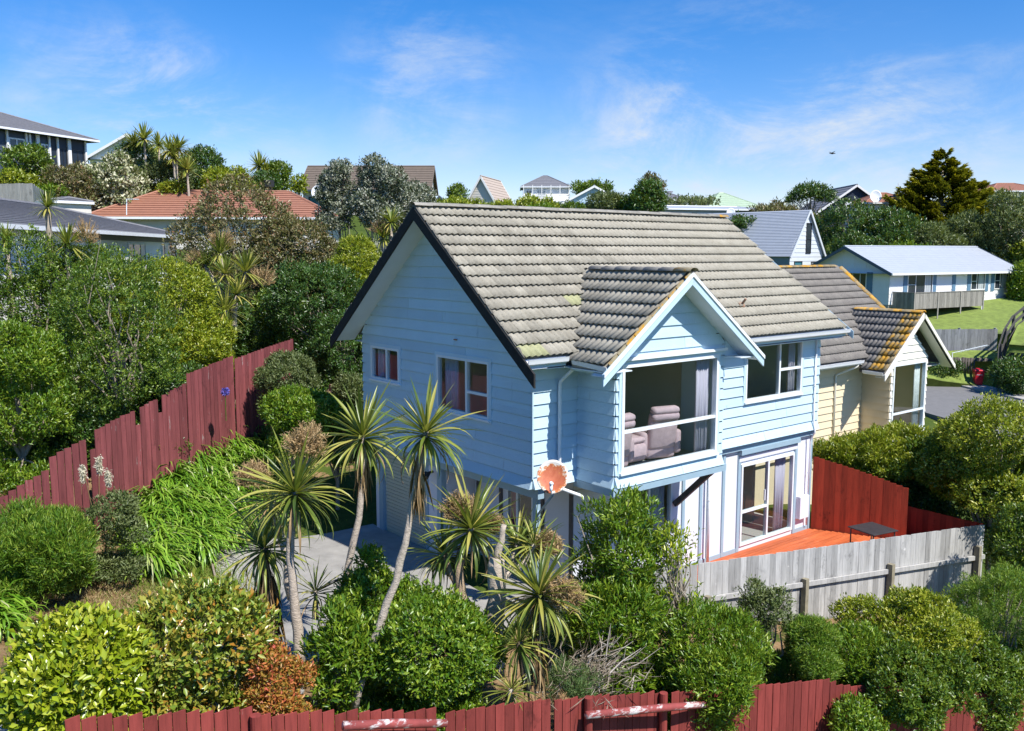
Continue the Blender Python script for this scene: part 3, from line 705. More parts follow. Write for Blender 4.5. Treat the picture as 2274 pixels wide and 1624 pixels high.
# windows of the upper storey
w = window(GAB, *gwin[0], house, mull=(5.26,)); window(GAB, *gwin[1], house, mull=(2.10,), trans=((1.37, 2.08, 4.03),))
w = window(FRONT, *fwin[0], house, mull=(7.98,), trans=((8.0, 8.87, 4.04),))
w = window(BF, *bwin[0], house, trans=((1.36, 4.17, 3.47),), fw=.07, out=.055)
for F, (a0, a1, z0, z1) in ((GAB, gwin[0]), (GAB, gwin[1]), (FRONT, fwin[0]), (BF, bwin[0])):
    mb = MB(); ring(F, mb, a0, a1, z0, z1, .07, .004, .038); mb.build('window_trim', PAINT, house)
mb = MB(); BF.block(mb, 1.2, 4.41, 4.865, 4.92, .0, .12); mb.build('window_hood', WHITE, house)
# interior shell of the upper storey
mb = MB(); mb.box(.1, HL-.1, .1, HW-.1, 2.40, 2.56); mb.box(BX0+.1, BX1-.1, BY+.1, .1, 2.40, 2.56); mb.build('upper_floor', CARPET, house)
mb = MB(); mb.box(.1, HL-.1, .1, HW-.1, 4.80, 4.86); mb.build('ceiling', INWALL, house)
mb = MB(); mb.box(BX0+.1, BX1-.1, BY+.1, .1, 4.80, 4.85); mb.build('bay_ceiling', INWALL, house)
mb = MB(); mb.box(4.75, 4.84, .12, HW-.1, 2.56, 4.80); mb.box(.1, 4.75, 3.9, 3.98, 2.56, 4.80); mb.box(4.84, HL-.1, 3.6, 3.68, 2.56, 4.80); mb.box(.1, .9, 3.6, 3.9, 2.56, 4.8); mb.build('interior_wall', INWALL, house)

# ---- roof of the house
LV = -.55
mb = MB() # roof deck slabs under the tiles
def slabq(mb, a, b, c, d, t):
    n = unit(np.cross(np.array(b)-a, np.array(d)-a)); mb.hexa([np.array(p)-n*t for p in (a,b,c,d)]+[np.array(p) for p in (a,b,c,d)])
slabq(mb, (LV+.02, EY+.03, EZ-.02), (10.33, EY+.03, EZ-.02), (9.78, RY, RZ-.02), (LV+.02, RY, RZ-.02), .06)
BYE, BZE = 2*RY-EY, EZ
slabq(mb, (9.78, RY, RZ-.02), (10.33, BYE, BZE-.02), (LV+.02, BYE, BZE-.02), (LV+.02, RY, RZ-.02), .06) if False else mb.hexa([(LV+.02,RY,RZ-.09),(9.78,RY,RZ-.09),(10.33,BYE,BZE-.09),(LV+.02,BYE,BZE-.09),(LV+.02,RY,RZ-.02),(9.78,RY,RZ-.02),(10.33,BYE,BZE-.02),(LV+.02,BYE,BZE-.02)])
roof = mb.build('roof', TILE, house)
def bay_main_y(z): return EY+(z-EZ)/SL
TILES = [tile_mesh(TILE, i) for i in range(4)]; TG = tile_mesh(TILEGREEN, 9)
cand = []
NC = 14
for k, c, mw in course((LV, EY, EZ), (1,0,0), RU, RN, RLEN, NC, lambda k: (0, (10.35-.55*(k+.5)/NC)-LV)):
    p = mw @ Vector((.15, .17, 0)); hx = abs(p.x-BAPX)
    zb = BAPZ-hx*BS                       # bay roof surface above this point
    if hx < 2.2 and zb > p.z+.16 and p.y > EY-.1: continue
    green = (k in (3, 4) and 2.0+.3*(4-k) < c < 2.75+.3*(4-k)-.15*(k==4)) or (k == 0 and c < .5)
    cand.append((mw, TG if green else TILES[rng.integers(0,4)]))
# bay roof slopes
bu = unit(np.array((1., 0, BS))); bn = unit(np.array((-BS, 0, 1.))); blen = math.hypot(BH, BAPZ-BEZ); NB = 8
bx = BAPX-BH; YB0 = -1.50
for k, c, mw in course((bx, 1.6, BEZ), (0,-1,0), bu, bn, blen, NB, lambda k: (0, 1.6-YB0), r=random.Random(5)):
    p = mw @ Vector((.15, .17, 0))
    if p.z < EZ+(p.y-EY)*SL-.10 and p.y > EY: continue
    cand.append((mw, TILES[rng.integers(0,4)]))
bu2 = unit(np.array((-1., 0, BS))); bn2 = unit(np.array((BS, 0, 1.)))
for k, c, mw in course((BAPX+BH, YB0, BEZ), (0,1,0), bu2, bn2, blen, NB, lambda k: (0, 1.6-YB0), r=random.Random(6)):
    p = mw @ Vector((.15, .17, 0))
    if p.z < EZ+(p.y-EY)*SL-.10 and p.y > EY: continue
    cand.append((mw, TILES[rng.integers(0,4)]))
cand.sort(key=lambda t: (t[0].translation-camo.location).length)
for mw, me in cand[:300]: place('tile', me, roof, mw)
def join_tiles(cands, parent, m, name='far_tiles'):
    V = []; T = []; n0 = 0
    for mw, me in cands:
        co = np.array([tuple(mw @ v.co) for v in me.vertices]); V.append(co)
        for p in me.polygons: a, b, c, d = p.vertices; T += [(a+n0,b+n0,c+n0), (a+n0,c+n0,d+n0)]
        n0 += len(co)
    V = np.concatenate(V)-rootloc(parent); me = trimesh(name, V, T, [m]); o = bpy.data.objects.new(name, me); C.objects.link(o); o.parent = parent; o['kind'] = 'stuff'; TRI[0] += len(T); return o
join_tiles(cand[300:], roof, TILE)
def ridge_cap(m, var=0):
    mb = MB(); n = 9; vs = []; r = random.Random(var)
    for x, s in ((0, 1.), (.44, .9)):
        for i in range(n): t = math.pi*(i/(n-1)); vs.append((x, -math.cos(t)*.135*s, math.sin(t)*.075*s-.01))
    for i in range(n): vs.append((0.0, -math.cos(math.pi*i/(n-1))*.11, math.sin(math.pi*i/(n-1))*.055-.02))
    fs = [(i+1, i, n+i, n+i+1) for i in range(n-1)]+[(i, i+1, 2*n+i+1, 2*n+i) for i in range(n-1)]
    mb.add(vs, fs); return mb.mesh('ridge_tile', m, True)
RC = [ridge_cap(CAP, i) for i in range(2)]; RCM = ridge_cap(CAPMOSS, 4)
def ridge(p, q, parent, host, step=.40, mossy=lambda t: False):
    p = np.array(p, float); q = np.array(q, float); L = np.linalg.norm(q-p); d = (q-p)/L; n = int(L/step)
    y = np.cross((0,0,1), d); y = y/np.linalg.norm(y)
    for i in range(n):
        c = q-d*step*(i+1) ; t = 1-(i+.5)/n; z = np.cross(d, y); dd = d+z*.03*1.; 
        place('ridge_tile', RCM if mossy(t) else RC[i % 2], host, axes(c+z*(.035+.01*rng.random())+y*rng.uniform(-.008,.008), dd*step/.40, y, z))
ridge((9.85, RY, RZ), (LV-.02, RY, RZ), house, roof, mossy=lambda t: t < .05)
ridge((BAPX, 1.45, BAPZ), (BAPX, YB0-.03, BAPZ), house, roof, mossy=lambda t: t > .85)
# barge boards and verges
def barge(parent, p, q, m, h=.19, t=.035, lift=.0, name='barge_board', nudge=(0,0,0)):
    mb = MB(); p = np.array(p, float)+nudge; q = np.array(q, float)+nudge; d = unit(q-p); hh = h
    z = np.array((0,0,1.)); s = unit(np.cross(d, z)); mb.hexa([p-z*hh-s*t/2, q-z*hh-s*t/2, q-z*hh+s*t/2, p-z*hh+s*t/2, p+z*lift-s*t/2, q+z*lift-s*t/2, q+z*lift+s*t/2, p+z*lift+s*t/2])
    return mb.build(name, m, parent)
barge(house, (LV-.02, EY-.30, EZ-.24), (LV-.02, RY, RZ+.0), BLACKBARGE, .26, .04)
barge(house, (LV-.02, BYE+.16, BZE-.13), (LV-.02, RY-.004, RZ+.0), BLACKBARGE, .26, .04)
barge(house, (10.36, EY-.14, EZ-.07), (9.81, RY, RZ-.02), BATTEN, .19, .035)
MORT = M('verge mortar', (.13,.12,.10), .95, .5, 14, bump=.8, stain=((.42,.36,.2), .66, 6, (1,1,1)))
mb = MB()
def rough_verge(mb, p, q, n, w=.05):
    p = np.array(p, float); q = np.array(q, float)
    for i in range(n):
        a = p+(q-p)*(i+rng.uniform(0,.3))/n; b = p+(q-p)*(i+1)/n; k = rng.uniform(.6,1.2); mb.beam(a+np.array((0,0,.0)), b+np.array((0,0,rng.uniform(.0,.03))), w*k, .06*k)
rough_verge(mb, (LV, EY, EZ+.0), (LV, RY, RZ+.01), 16); rough_verge(mb, (LV, BYE, BZE), (LV, RY, RZ+.01), 16); mb.build('verge_mortar', MORT, house)
mb = MB(); rough_verge(mb, (BAPX+BH, YB0+.02, BEZ+.02), (BAPX, YB0+.02, BAPZ+.01), 10); mb.build('verge_mortar', MORT, house)
mb = MB(); rough_verge(mb, (BAPX-BH, YB0+.02, BEZ+.02), (BAPX, YB0+.02, BAPZ+.01), 10, .03); mb.build('verge_mortar', CAPMOSS, house)
for sgn in (-1, 1):
    lo = (BAPX+sgn*(BH+.16), YB0-.01, BEZ-.12); hi = (BAPX, YB0-.01+.002*sgn, BAPZ-.01)
    barge(house, lo, hi, PAINT, .22, .04); barge(house, np.array(lo)+(0,-.03,.015), np.array(hi)+(0,-.03,.015), WHITE, .075, .03, name='barge_capping')
# soffits
mb = MB()
for s0, s1 in (((EY, EZ), (RY, RZ)), ((BYE, BZE), (RY, RZ))):
    mb.hexa([(LV, s0[0], s0[1]-.20), (0.0, s0[0], s0[1]-.20), (0.0, s1[0], s1[1]-.20), (LV, s1[0], s1[1]-.20), (LV, s0[0], s0[1]-.19), (0.0, s0[0], s0[1]-.19), (0.0, s1[0], s1[1]-.19), (LV, s1[0], s1[1]-.19)])
mb.build('gable_soffit', SOFFIT, house)
mb = MB(); mb.box(-.0, HL+.45, EY+.04, -.002, 4.74, 4.755); mb.box(0, HL+.45, HW+.002, BYE-.04, 4.74, 4.755); mb.build('eave_soffit', SOFFIT, house)
mb = MB()
for sgn in (-1, 1):
    a = np.array((BAPX+sgn*BH, 0, BEZ-.20)); b = np.array((BAPX, 0, BAPZ-.20))
    mb.hexa([(a[0],YB0,a[2]),(b[0],YB0,b[2]),(b[0],BY,b[2]),(a[0],BY,a[2]),(a[0],YB0,a[2]+.015),(b[0],YB0,b[2]+.015),(b[0],BY,b[2]+.015),(a[0],BY,a[2]+.015)])
mb.build('bay_gable_soffit', SOFFIT, house)
mb = MB(); mb.box(BAPX-(BH-.02), BX0-.002, YB0+.02, .0, BEZ-.12, BEZ-.10); mb.box(BX1+.002, BAPX+(BH-.02), YB0+.02, 0, BEZ-.12, BEZ-.10); mb.build('bay_eave_soffit', SOFFIT, house)
mb = MB(); mb.extr([(BX1+.002,BY-.02,BEZ-.11),(BAPX+BH-.05,BY-.02,BEZ-.11),(BAPX+BH-.05,BY-.02,BEZ-.07),(BX1+.002,BY-.02,BEZ+.5)], (0,.04,0)); mb.build('bay_eave_box', PAINT, house); mb = MB(); mb.extr([(BX0-.002,BY-.02,BEZ-.11),(BX0-.002,BY-.02,BEZ+.40),(bx+.06,BY-.02,BEZ-.07),(bx+.06,BY-.02,BEZ-.11)], (0,.04,0)); mb.build('bay_eave_box', PAINT, house)
# bay roof deck
mb = MB()
for sgn in (-1, 1):
    a = np.array((BAPX+sgn*(BH-.02), 0, BEZ-.0)); b = np.array((BAPX, 0, BAPZ-.02))
    mb.hexa([(a[0],YB0,a[2]-.08),(b[0],YB0,b[2]-.08),(b[0],1.4,b[2]-.08),(a[0],-.5,a[2]-.08),(a[0],YB0,a[2]-.03),(b[0],YB0,b[2]-.03),(b[0],1.4,b[2]-.03),(a[0],-.5,a[2]-.03)])
mb.build('bay_roof_deck', TILE, house)
# gutters, fascia, downpipes
gutter(house, (LV+.02, EY+.03, EZ-.01), (bx-.05, EY+.03, EZ-.01), (0,-1,0))
gutter(house, (BAPX+BH+.05, EY+.03, EZ-.01), (10.36, EY+.03, EZ-.01), (0,-1,0))
gutter(house, (bx+.11, EY-.09, BEZ+.06), (bx+.11, YB0+.06, BEZ-.0), (-1,0,0))
mb = MB(); mb.box(LV+.03, bx-.03, EY+.035, EY+.06, EZ-.19, EZ-.03); mb.box(BAPX+BH+.05, 10.3, EY+.035, EY+.06, EZ-.19, EZ-.03); mb.box(bx+.115, bx+.14, YB0+.04, EY, BEZ-.17, BEZ-.02); mb.build('fascia', PAINT, house)
dp = downpipe(house, [(.72, EY-.02, EZ-.12), (.72, EY-.02, EZ-.22), (.62, -.09, 4.42), (.62, -.09, 2.30), (1.05, -.30, 2.10), (1.10, -.32, 1.95), (1.10, -.32, .2)], [(.62,-.09,4.0), (.62,-.09,3.4), (.62,-.09,2.7)])
downpipe(house, [(9.5, -.06, 4.7), (9.5, -.06, 2.62), (9.5, -.12, 2.3), (9.5, .0, 2.1), (9.5, .03, -.2)], [(9.5,-.06,4.3), (9.5,-.06,3.5), (9.5,.03,1.2)], r=.022, m=DARKWOOD if False else WHITE)
downpipe(house, [(5.38, -.02, 2.24), (5.38, -.02, -.3)], [(5.38,-.02,1.2)], r=.034)
# roof vent pipe remnant and rust mark
mb = MB(); q = np.array((6.9, EY, EZ))+RU*1.05+RN*.02; mb.tube([q, q+RN*.05], .09, 10); mb.tube([q+RN*.05, q+RN*.22], .03, 8); mb.build('roof_vent', M('rusty vent', (.28,.16,.10), .8, .4, 20), house, smooth=False)
RUST = M('rust', (.30,.09,.025), .9, .5, 30)
mb = MB(); GAB.block(mb, 2.42, 2.52, 5.08, 5.10, .022, .05); mb.build('rusty_bracket', RUST, house)
# ---- lower storey
LZ = -.34
def lower_panels():
    LF = Frame((0,.12,0), (1,0,0), (0,-1,0)); sl_ = (6.72, 8.92, -.22, 1.82); bw = (2.7, 4.2, .35, 2.0)
    clad(LF, house, PANEL, LZ-.05, 2.36, 2.5, lambda z: (1.2, HL-.05), [sl_, bw], name='wall_sheet', core=.1, coremat=INWALL, corename='lower_wall', thick=.004)
    mb = MB()
    for x in (4.60, 5.22, 5.50, 6.05): LF.block(mb, x-.045, x+.045, LZ, 2.32, .010, .042)
    for x in (6.64, 9.0): LF.block(mb, x-.05, x+.05, LZ, 2.20, .010, .045)
    LF.block(mb, 4.6, 6.6, LZ-.03, LZ+.10, .012, .035); LF.block(mb, 9.05, HL-.06, LZ-.03, LZ+.10, .012, .035)
    LF.block(mb, HL-.10, HL-.04, LZ, 2.32, .010, .05)
    mb.build('batten', BATTEN, house)
    mb = MB(); LF.block(mb, 4.5, HL, 2.20, 2.36, .012, .10); mb.build('floor_beam', BATTEN, house)
    mb = MB(); LF.block(mb, 6.6, 9.05, 2.08, 2.20, .02, .125); mb.build('door_hood', BATTEN, house)
    mb = MB(); LF.block(mb, 6.62, 9.03, 1.90, 2.02, .012, .05); mb.build('door_header', PANEL, house)
    w = window(LF, *sl_, house, mull=(7.83,), fw=.06, out=.05, trans=((6.78, 7.81, .62),), name='sliding_door', sill=False)
    mb = MB(); LF.block(mb, 7.66, 7.69, .78, 1.05, .03, .065); mb.build('handle', ALU, w)
    window(LF, *bw, house, mull=(3.45,), fw=.05, out=.04)
    mb = MB(); mb.box(9.12, 9.52, -.02, .11, .02, .62); mb.build('meter_box', PANEL, house, bevel=.012)
    # diagonal brace of the bay
    mb = MB(); mb.beam((4.30, BY+.12, 2.24), (4.30, .08, 1.28), .10, .12); mb.build('bay_brace', DARKWOOD, house)
    # interior
    mb = MB(); mb.box(1.3, HL-.1, .25, HW-.1, LZ-.05, LZ+.07); mb.build('lower_floor', CARPET, house)
    mb = MB(); mb.box(5.0, HL-.1, 3.3, 3.4, LZ+.07, 2.3); mb.box(8.75, 8.85, 1.2, 3.3, LZ+.07, 2.3); mb.box(4.9, 5.0, .25, 3.3, LZ+.07, 2.3); mb.build('interior_wall', INWALL, house)
lower_panels()
def lower_gable():
    G = Frame((.26,0,0), (0,1,0), (-1,0,0))
    mb = MB(); mb.box(.1, HL-.1, .2, HW-.1, 2.30, 2.39); mb.build('upper_floor_underside', BATTEN, house)
    mb = MB(); G.block(mb, .02, 6.33, 2.12, 2.36, -.06, .10); mb.build('floor_beam', BATTEN, house)
    # garage door
    mb = MB(); n = 24; z0, z1 = .0, 2.08; h = (z1-z0)/n
    for i in range(n): G.block(mb, 4.08, 5.98, z0+i*h+.004, z0+(i+1)*h-.006, -.10-.012*(i % 2), -.07)
    g = mb.build('garage_door', GARAGE, house); MB_ = MB(); G.block(MB_, 4.75, 4.9, .86, .91, -.07, -.04); MB_.build('handle', M('black handle', (.02,.02,.02)), g)
    mb = MB(); G.block(mb, 4.08, 5.98, .0, 2.08, -.16, -.125); mb.build('door_backing', GARAGE, g)
    mb = MB(); G.block(mb, 5.98, 6.16, -.05, 2.12, -.10, .02); G.block(mb, 3.98, 4.08, -.05, 2.12, -.10, .02); G.block(mb, 3.42, 3.60, -.05, 2.12, -.10, .03); G.block(mb, 4.08, 5.98, 2.08, 2.12, -.1, .0); mb.build('garage_trim', BATTEN, house)
    mb = MB(); G.block(mb, 6.16, 6.33, -.05, 2.12, -.10, .0); mb.build('pier', PANEL, house); mb = MB(); G.block(mb, 3.60, 3.98, -.05, 2.12, -.10, .0); mb.build('pier', PANEL, house)
    mb = MB(); mb.box(.36, 2.1, 3.42, 3.50, -.05, 2.3); mb.box(.36, 2.0, 6.25, 6.33, -.05, 2.3); mb.build('porch_side_wall', PANEL, house)
    # entry porch recess
    P = Frame((1.2,0,0), (0,1,0), (-1,0,0)); op = [(1.35, BH, .30, 1.98)]
    clad(P, house, PANEL, -.3, 2.3, 2.7, lambda z: (.12, 3.42), op, name='wall_sheet', core=.1, coremat=INWALL, corename='entry_wall', thick=.004)
    window(P, *op[0], house, fw=.05, out=.03, mull=(1.9,))
    mb = MB()
    for y in (.16, 1.05, 2.46, 3.3): P.block(mb, y-.05, y+.05, -.3, 2.12, .008, .04)
    mb.build('batten', DARKWOOD, house)
    mb = MB(); mb.box(.20, .31, .12, .23, -.3, 2.12); mb.build('porch_post', BATTEN, house)
    mb = MB(); mb.box(.05, 1.2, .05, 3.42, -.4, -.12); mb.build('porch_floor', CONC, house)
lower_gable()
mb = MB(); mb.box(.02, .12, 3.70, 3.82, 1.98, 2.06) if False else mb.tube([(.20, 3.70, 1.98), (.05, 3.72, 1.96)], .03, 8); mb.tube([(.05, 3.72, 1.97), (-.08, 3.76, 1.90)], [.045, .055], 10); mb.tube([(.05, 3.66, 1.97), (-.08, 3.58, 1.90)], [.045, .055], 10)
lamp = mb.build('porch_floodlight', M('black plastic', (.015,.015,.015), .4)); tag(lamp, 'black twin floodlight on the pier beside the garage door', 'light')

# ---- curtains (hang inside, things of their own)
def curtain(F, a0, a1, z0, z1, off, label, lean=0., m=None, group='lilac curtains'):
    mb = MB(); n = 26; V = []; 
    for i in range(n+1):
        t = i/n; w = .035*math.sin(i*1.55)+.015*math.sin(i*.7)
        V += [F.p(a0+(a1-a0)*t+lean*(t if a1 > a0 else 1-t), z0, off+w*1.2), F.p(a0+(a1-a0)*t, z1, off+w)]
    mb.add(V, [(2*i, 2*i+2, 2*i+3, 2*i+1) for i in range(n)]); o = mb.build('curtain', m or CURTAIN, None, smooth=True)
    s = o.modifiers.new('cloth', 'SOLIDIFY'); s.thickness = .008
    return tag(o, label, 'curtain', group)
LFR = Frame((0,.12,0), (1,0,0), (0,-1,0))
curtain(BF, 3.72, 4.16, 2.62, 4.72, -.16, 'pale lilac curtain drawn aside inside the big bay window', -.04)
curtain(GAB, 2.62, 3.10, 3.45, 4.68, -.16, 'lilac curtain inside the large side window with the transom')
curtain(GAB, 5.62, 5.92, 3.85, 4.68, -.16, 'lilac curtain inside the small side window')
curtain(FRONT, 8.58, 8.88, 3.3, 4.70, -.16, 'curtain at the edge of the upper right front window')
curtain(LFR, 8.38, 8.84, -.2, 1.78, -.17, 'lilac curtain hanging inside the glass sliding door', -.05)
curtain(LFR, 3.55, 4.15, .3, 1.95, -.16, 'mauve curtain inside the lower window beneath the bay')
Pf = Frame((1.2,0,0), (0,1,0), (-1,0,0))
curtain(Pf, 2.0, 2.32, .25, 1.95, -.15, 'deep pink and navy curtain in the porch window', 0, M('magenta curtain', (.36,.015,.12), .8), None)
# ---- recliners
def recliner(x, y, yaw, label):
    root = thing('recliner_armchair', label, 'armchair', (x, y, 2.56), 'mauve recliner suite')
    Rm = Matrix.Translation((x, y, 2.56)) @ Matrix.Rotation(yaw, 4, 'Z')
    def pt(*p): v = Rm @ Vector(p); return np.array(v)
    X = np.array(Rm.to_3x3() @ Vector((1,0,0))); Y = np.array(Rm.to_3x3() @ Vector((0,1,0))); Z = np.array((0,0,1.))
    def cush(name, c, hx, hy, hz, tilt=0, bev=.07):
        Yt = Y*math.cos(tilt)+Z*math.sin(tilt); Zt = Z*math.cos(tilt)-Y*math.sin(tilt)
        mb = MB(); mb.obox(pt(*c), X*hx, Yt*hy, Zt*hz); return mb.build(name, VELOUR, root, smooth=True, bevel=bev)
    cush('base', (0, .1, .24), .36, .42, .22); cush('seat_cushion', (0, .18, .46), .33, .36, .09)
    cush('backrest', (0, -.32, .62), .34, .10, .38, .16); cush('head_roll', (0, -.40, .95), .34, .12, .09, .16); cush('head_roll', (0, -.42, 1.08), .33, .11, .08, .16)
    for s in (-1, 1): cush('armrest', (s*.42, .08, .36), .09, .42, .26)
    return root
recliner(1.78, -.22, .0, 'mauve recliner seen from behind at the left edge of the bay window')
recliner(3.28, -.14, -.25, 'mauve recliner with tall back near the curtain in the bay window')
ot = thing('footstool', 'rounded mauve velour seat between the two recliners in the bay window', 'footstool', (2.52, -.1, 2.56))
mb = MB(); mb.box(2.2, 2.86, -.42, .2, 2.58, 2.98); mb.build('base', VELOUR, ot, smooth=True, bevel=.12)
mb = MB(); mb.box(2.23, 2.83, -.38, .18, 2.96, 3.10); mb.build('cushion', VELOUR, ot, smooth=True, bevel=.07)
# ---- satellite dish
def dish(c, aim, r, label, mat_, arm_to=None, name='satellite_dish', group=None, roll=0):
    c = np.array(c, float); a = unit(np.array(aim, float)); s = unit(np.cross((0,0,1.), a)); u = np.cross(a, s)
    root = thing(name, label, 'satellite dish', tuple(c), group); n, mm = 28, 7; vs = [c]; fs = []
    for k in range(1, mm+1):
        for i in range(n): t = 2*math.pi*i/n; rr = r*k/mm; vs.append(c+(s*math.cos(t)*.93+u*math.sin(t))*rr+a*(rr/r)**2*r*.22)
    for i in range(n): fs.append((0, 1+i, 1+(i+1) % n))
    for k in range(mm-1):
        for i in range(n): b = 1+k*n; fs.append((b+i, b+n+i, b+n+(i+1) % n, b+(i+1) % n))
    mb = MB(); mb.add(vs, fs); d = mb.build('reflector', mat_, root, smooth=True); q = d.modifiers.new('t', 'SOLIDIFY'); q.thickness = .012
    f = c+a*r*.85-u*r*.52; mb = MB(); mb.tube([c-u*r*.9+a*r*.2, c-u*r*1.05+a*r*.35, f-u*.05], .012, 6); mb.build('feed_arm', WHITE, root)
    mb = MB(); mb.tube([f+a*.05, f-a*.07], [.035, .045], 10); mb.tube([f-u*.03, f-u*.14-a*.02], [.03, .028], 8); mb.build('receiver', WHITE, root, smooth=True)
    if arm_to is not None:
        e = np.array(arm_to, float); mb = MB(); mb.tube([c-a*.03, c-a*.10-u*.12, c-a*.12-u*.32, e], .024, 8); mb.tube([e-np.array((0,0,.09)), e+np.array((0,0,.09))], .03, 8); mb.build('mount', BATTEN, root, smooth=True)
    return root
def dishmat():
    m, nt, b, out = newmat('rusty white dish')
    oc = nt.nodes.new('ShaderNodeTexCoord').outputs['Object']; sp = nt.nodes.new('ShaderNodeSeparateXYZ'); nt.links.new(oc, sp.inputs[0])
    ln = nt.nodes.new('ShaderNodeVectorMath'); ln.operation = 'LENGTH'
    mp = nt.nodes.new('ShaderNodeMapping'); mp.inputs['Location'].default_value = (0,0,.05); nt.links.new(oc, mp.inputs[0]); nt.links.new(mp.outputs[0], ln.inputs[0])
    ad = nt.nodes.new('ShaderNodeMath'); ad.operation = 'ADD'; nt.links.new(ln.outputs['Value'], ad.inputs[0]); nt.links.new(maprange(nt, noisetex(nt, 9, 7, .8, coord='O'), .25, .75, -.13, .13), ad.inputs[1])
    rust = ramp(nt, noisetex(nt, 14, 6, .7, (1,1,.35), coord='O'), [(.3, (.40,.085,.03)), (.55, (.52,.14,.06)), (.8, (.58,.20,.10))])
    edge = mixc(nt, maprange(nt, ad.outputs[0], .22, .285), rust, (.62,.22,.02))
    c = mixc(nt, maprange(nt, ad.outputs[0], .275, .295), edge, (.72,.69,.62))
    nt.links.new(c, b.inputs['Base Color']); b.inputs['Roughness'].default_value = .6; return m
dish((-.12,-.72,2.76), (-.70,-.66,.42), .315, 'round white satellite dish with a big rust patch on the house corner', dishmat(), arm_to=(.24,.12,1.78))

# ------------------------------------------------------------------ fences
def paling_mesh(m, var):
    r = random.Random(var); a, b = r.uniform(-.005,.005), r.uniform(-.005,.005); k = r.uniform(-.05,.05)
    vs = [(-.5,-.5,-1),(.5,-.5,-1),(.5,.5,-1),(-.5,.5,-1)]
    vs += [(-.5+k*.1,-.5,-.5),(.5+k*.1,-.5+k,-.5),(.5+k*.1,.5+k,-.5),(-.5+k*.1,.5,-.5)]
    vs += [(-.5,-.5,a),(.5,-.5,b),(.5,.5,b),(-.5,.5,a)]
    fs = [(3,2,1,0),(8,9,10,11)]
    for l in (0,4): fs += [(l+i, l+(i+1)%4, l+4+(i+1)%4, l+4+i) for i in range(4)]
    mb = MB(); mb.add(vs, fs); return mb.mesh('paling', m)
def fence(label, pts, h, m, pw=.15, gap=.010, th=.02, seed=1, missing=(), top_j=.012, rails=(), posts=(), railmat=None, postmat=None, lean=.008, side=1, cat='fence', name='paling_fence', short=()):
    """pts: (x, y, top z); palings hang down h from the top line; rails: (drop, size, round); side: which face carries the rails"""
    r = random.Random(seed); ms = [paling_mesh(m, seed*10+i) for i in range(5)]
    root = thing(name, label, cat, (pts[0][0], pts[0][1], pts[0][2]-h))
    LASTF[0] = root
    k = 0; P = [np.array(p, float) for p in pts]
    for p, q in zip(P[:-1], P[1:]):
        d = q-p; L = math.hypot(d[0], d[1]); e = np.array((d[0], d[1], 0))/L; nrm = np.array((e[1], -e[0], 0))*side; n = max(1, round(L/(pw+gap))); w = L/n
        for i in range(n):
            if k in missing: k += 1; continue
            t = (i+.5)/n; c = p+d*t; zt = c[2]+r.uniform(-top_j, top_j)-(.38 if k in short else 0); hh = h
            x = e+np.array((0,0,r.uniform(-lean,lean))); z = np.array((r.uniform(-lean,lean), r.uniform(-lean,lean), 1.))
            place('paling', ms[r.randrange(5)], root, axes((c[0], c[1], zt)+nrm*r.uniform(-.004,.004), x*(w-gap), -nrm*th, z*hh)); k += 1
        for drop, size, rnd, t0, t1 in rails:
            a = p+d*t0; b = p+d*t1; a = a+nrm*(th/2+size/2+.004)-np.array((0,0,drop)); b = b+nrm*(th/2+size/2+.004)-np.array((0,0,drop)); mb = MB()
            if rnd: mb.tube([a, (a+b)/2+np.array((0,0,.01)), b], size/2, 10)
            else: mb.beam(a, b, size*.6, size*1.25)
            mb.build('rail', railmat or m, root, smooth=rnd)
        for t, size, rnd, extra in posts:
            c = p+d*t+nrm*(th/2+size/2+.006); mb = MB(); g = min(gz(c[0], c[1])-.3, c[2]-h)
            if rnd: mb.tube([(c[0],c[1],g),(c[0],c[1],c[2]+extra)], size/2, 12)
            else: mb.box(c[0]-size/2, c[0]+size/2, c[1]-size/2, c[1]+size/2, g, c[2]+extra)
            mb.build('post', postmat or m, root)
    return root
def add_rail(p, q, r=.06): # long round rail fixed to the newest fence
    p = np.array(p, float); q = np.array(q, float);
    m = p+(q-p)*.5+np.array((0,0,.012)); MB().tube([p, m, q], [r*.95, r, r*.85], 12).build('rail', RAILM, LASTF[0], smooth=True)
LASTF = [None]
# front boundary fence (maroon), descending to the right
fence('maroon paling fence run along the bottom, lowest paint panel below the yellow green shrub', [(-9.195, -3.468, 2.218), (-7.183, -3.385, 1.622)], 1.7, MAROON, seed=2, side=1, top_j=.03, posts=[(1.0, .13, True, -.03)])
fence('maroon paling fence panel with a peeling round rail in front of the large round shrub', [(-7.119, -3.384, 1.556), (-4.778, -3.641, 0.923)], 1.7, MAROON, seed=3, top_j=.03, rails=())
add_rail((-6.172, -3.692, 1.207), (-4.771, -3.857, 0.829))
fence('maroon paling fence panel below the low spiky cabbage tree rosette', [(-4.634, -3.641, 0.843), (-2.965, -3.875, 0.583)], 1.9, MAROON, seed=4, top_j=.015)
fence('maroon paling fence panel with the long peeling rail and round post', [(-2.832, -3.804, 0.484), (-2.243, -3.849, 0.366), (-0.641, -3.923, -0.048)], 1.9, MAROON, seed=5, top_j=.02, posts=[(.98,.13,True,.03)])
add_rail((-2.386, -4.019, 0.201), (0.653, -4.332, -0.475))
fence('maroon paling fence panel at lower right, shaded by overhanging shrubs', [(-0.445, -3.960, -0.097), (2.764, -4.829, -0.533), (2.923, -4.852, -0.675), (7.470, -6.395, -1.744)], 2.0, MAROON, seed=6, top_j=.012, rails=[(1.2,.1,True,0,1)])
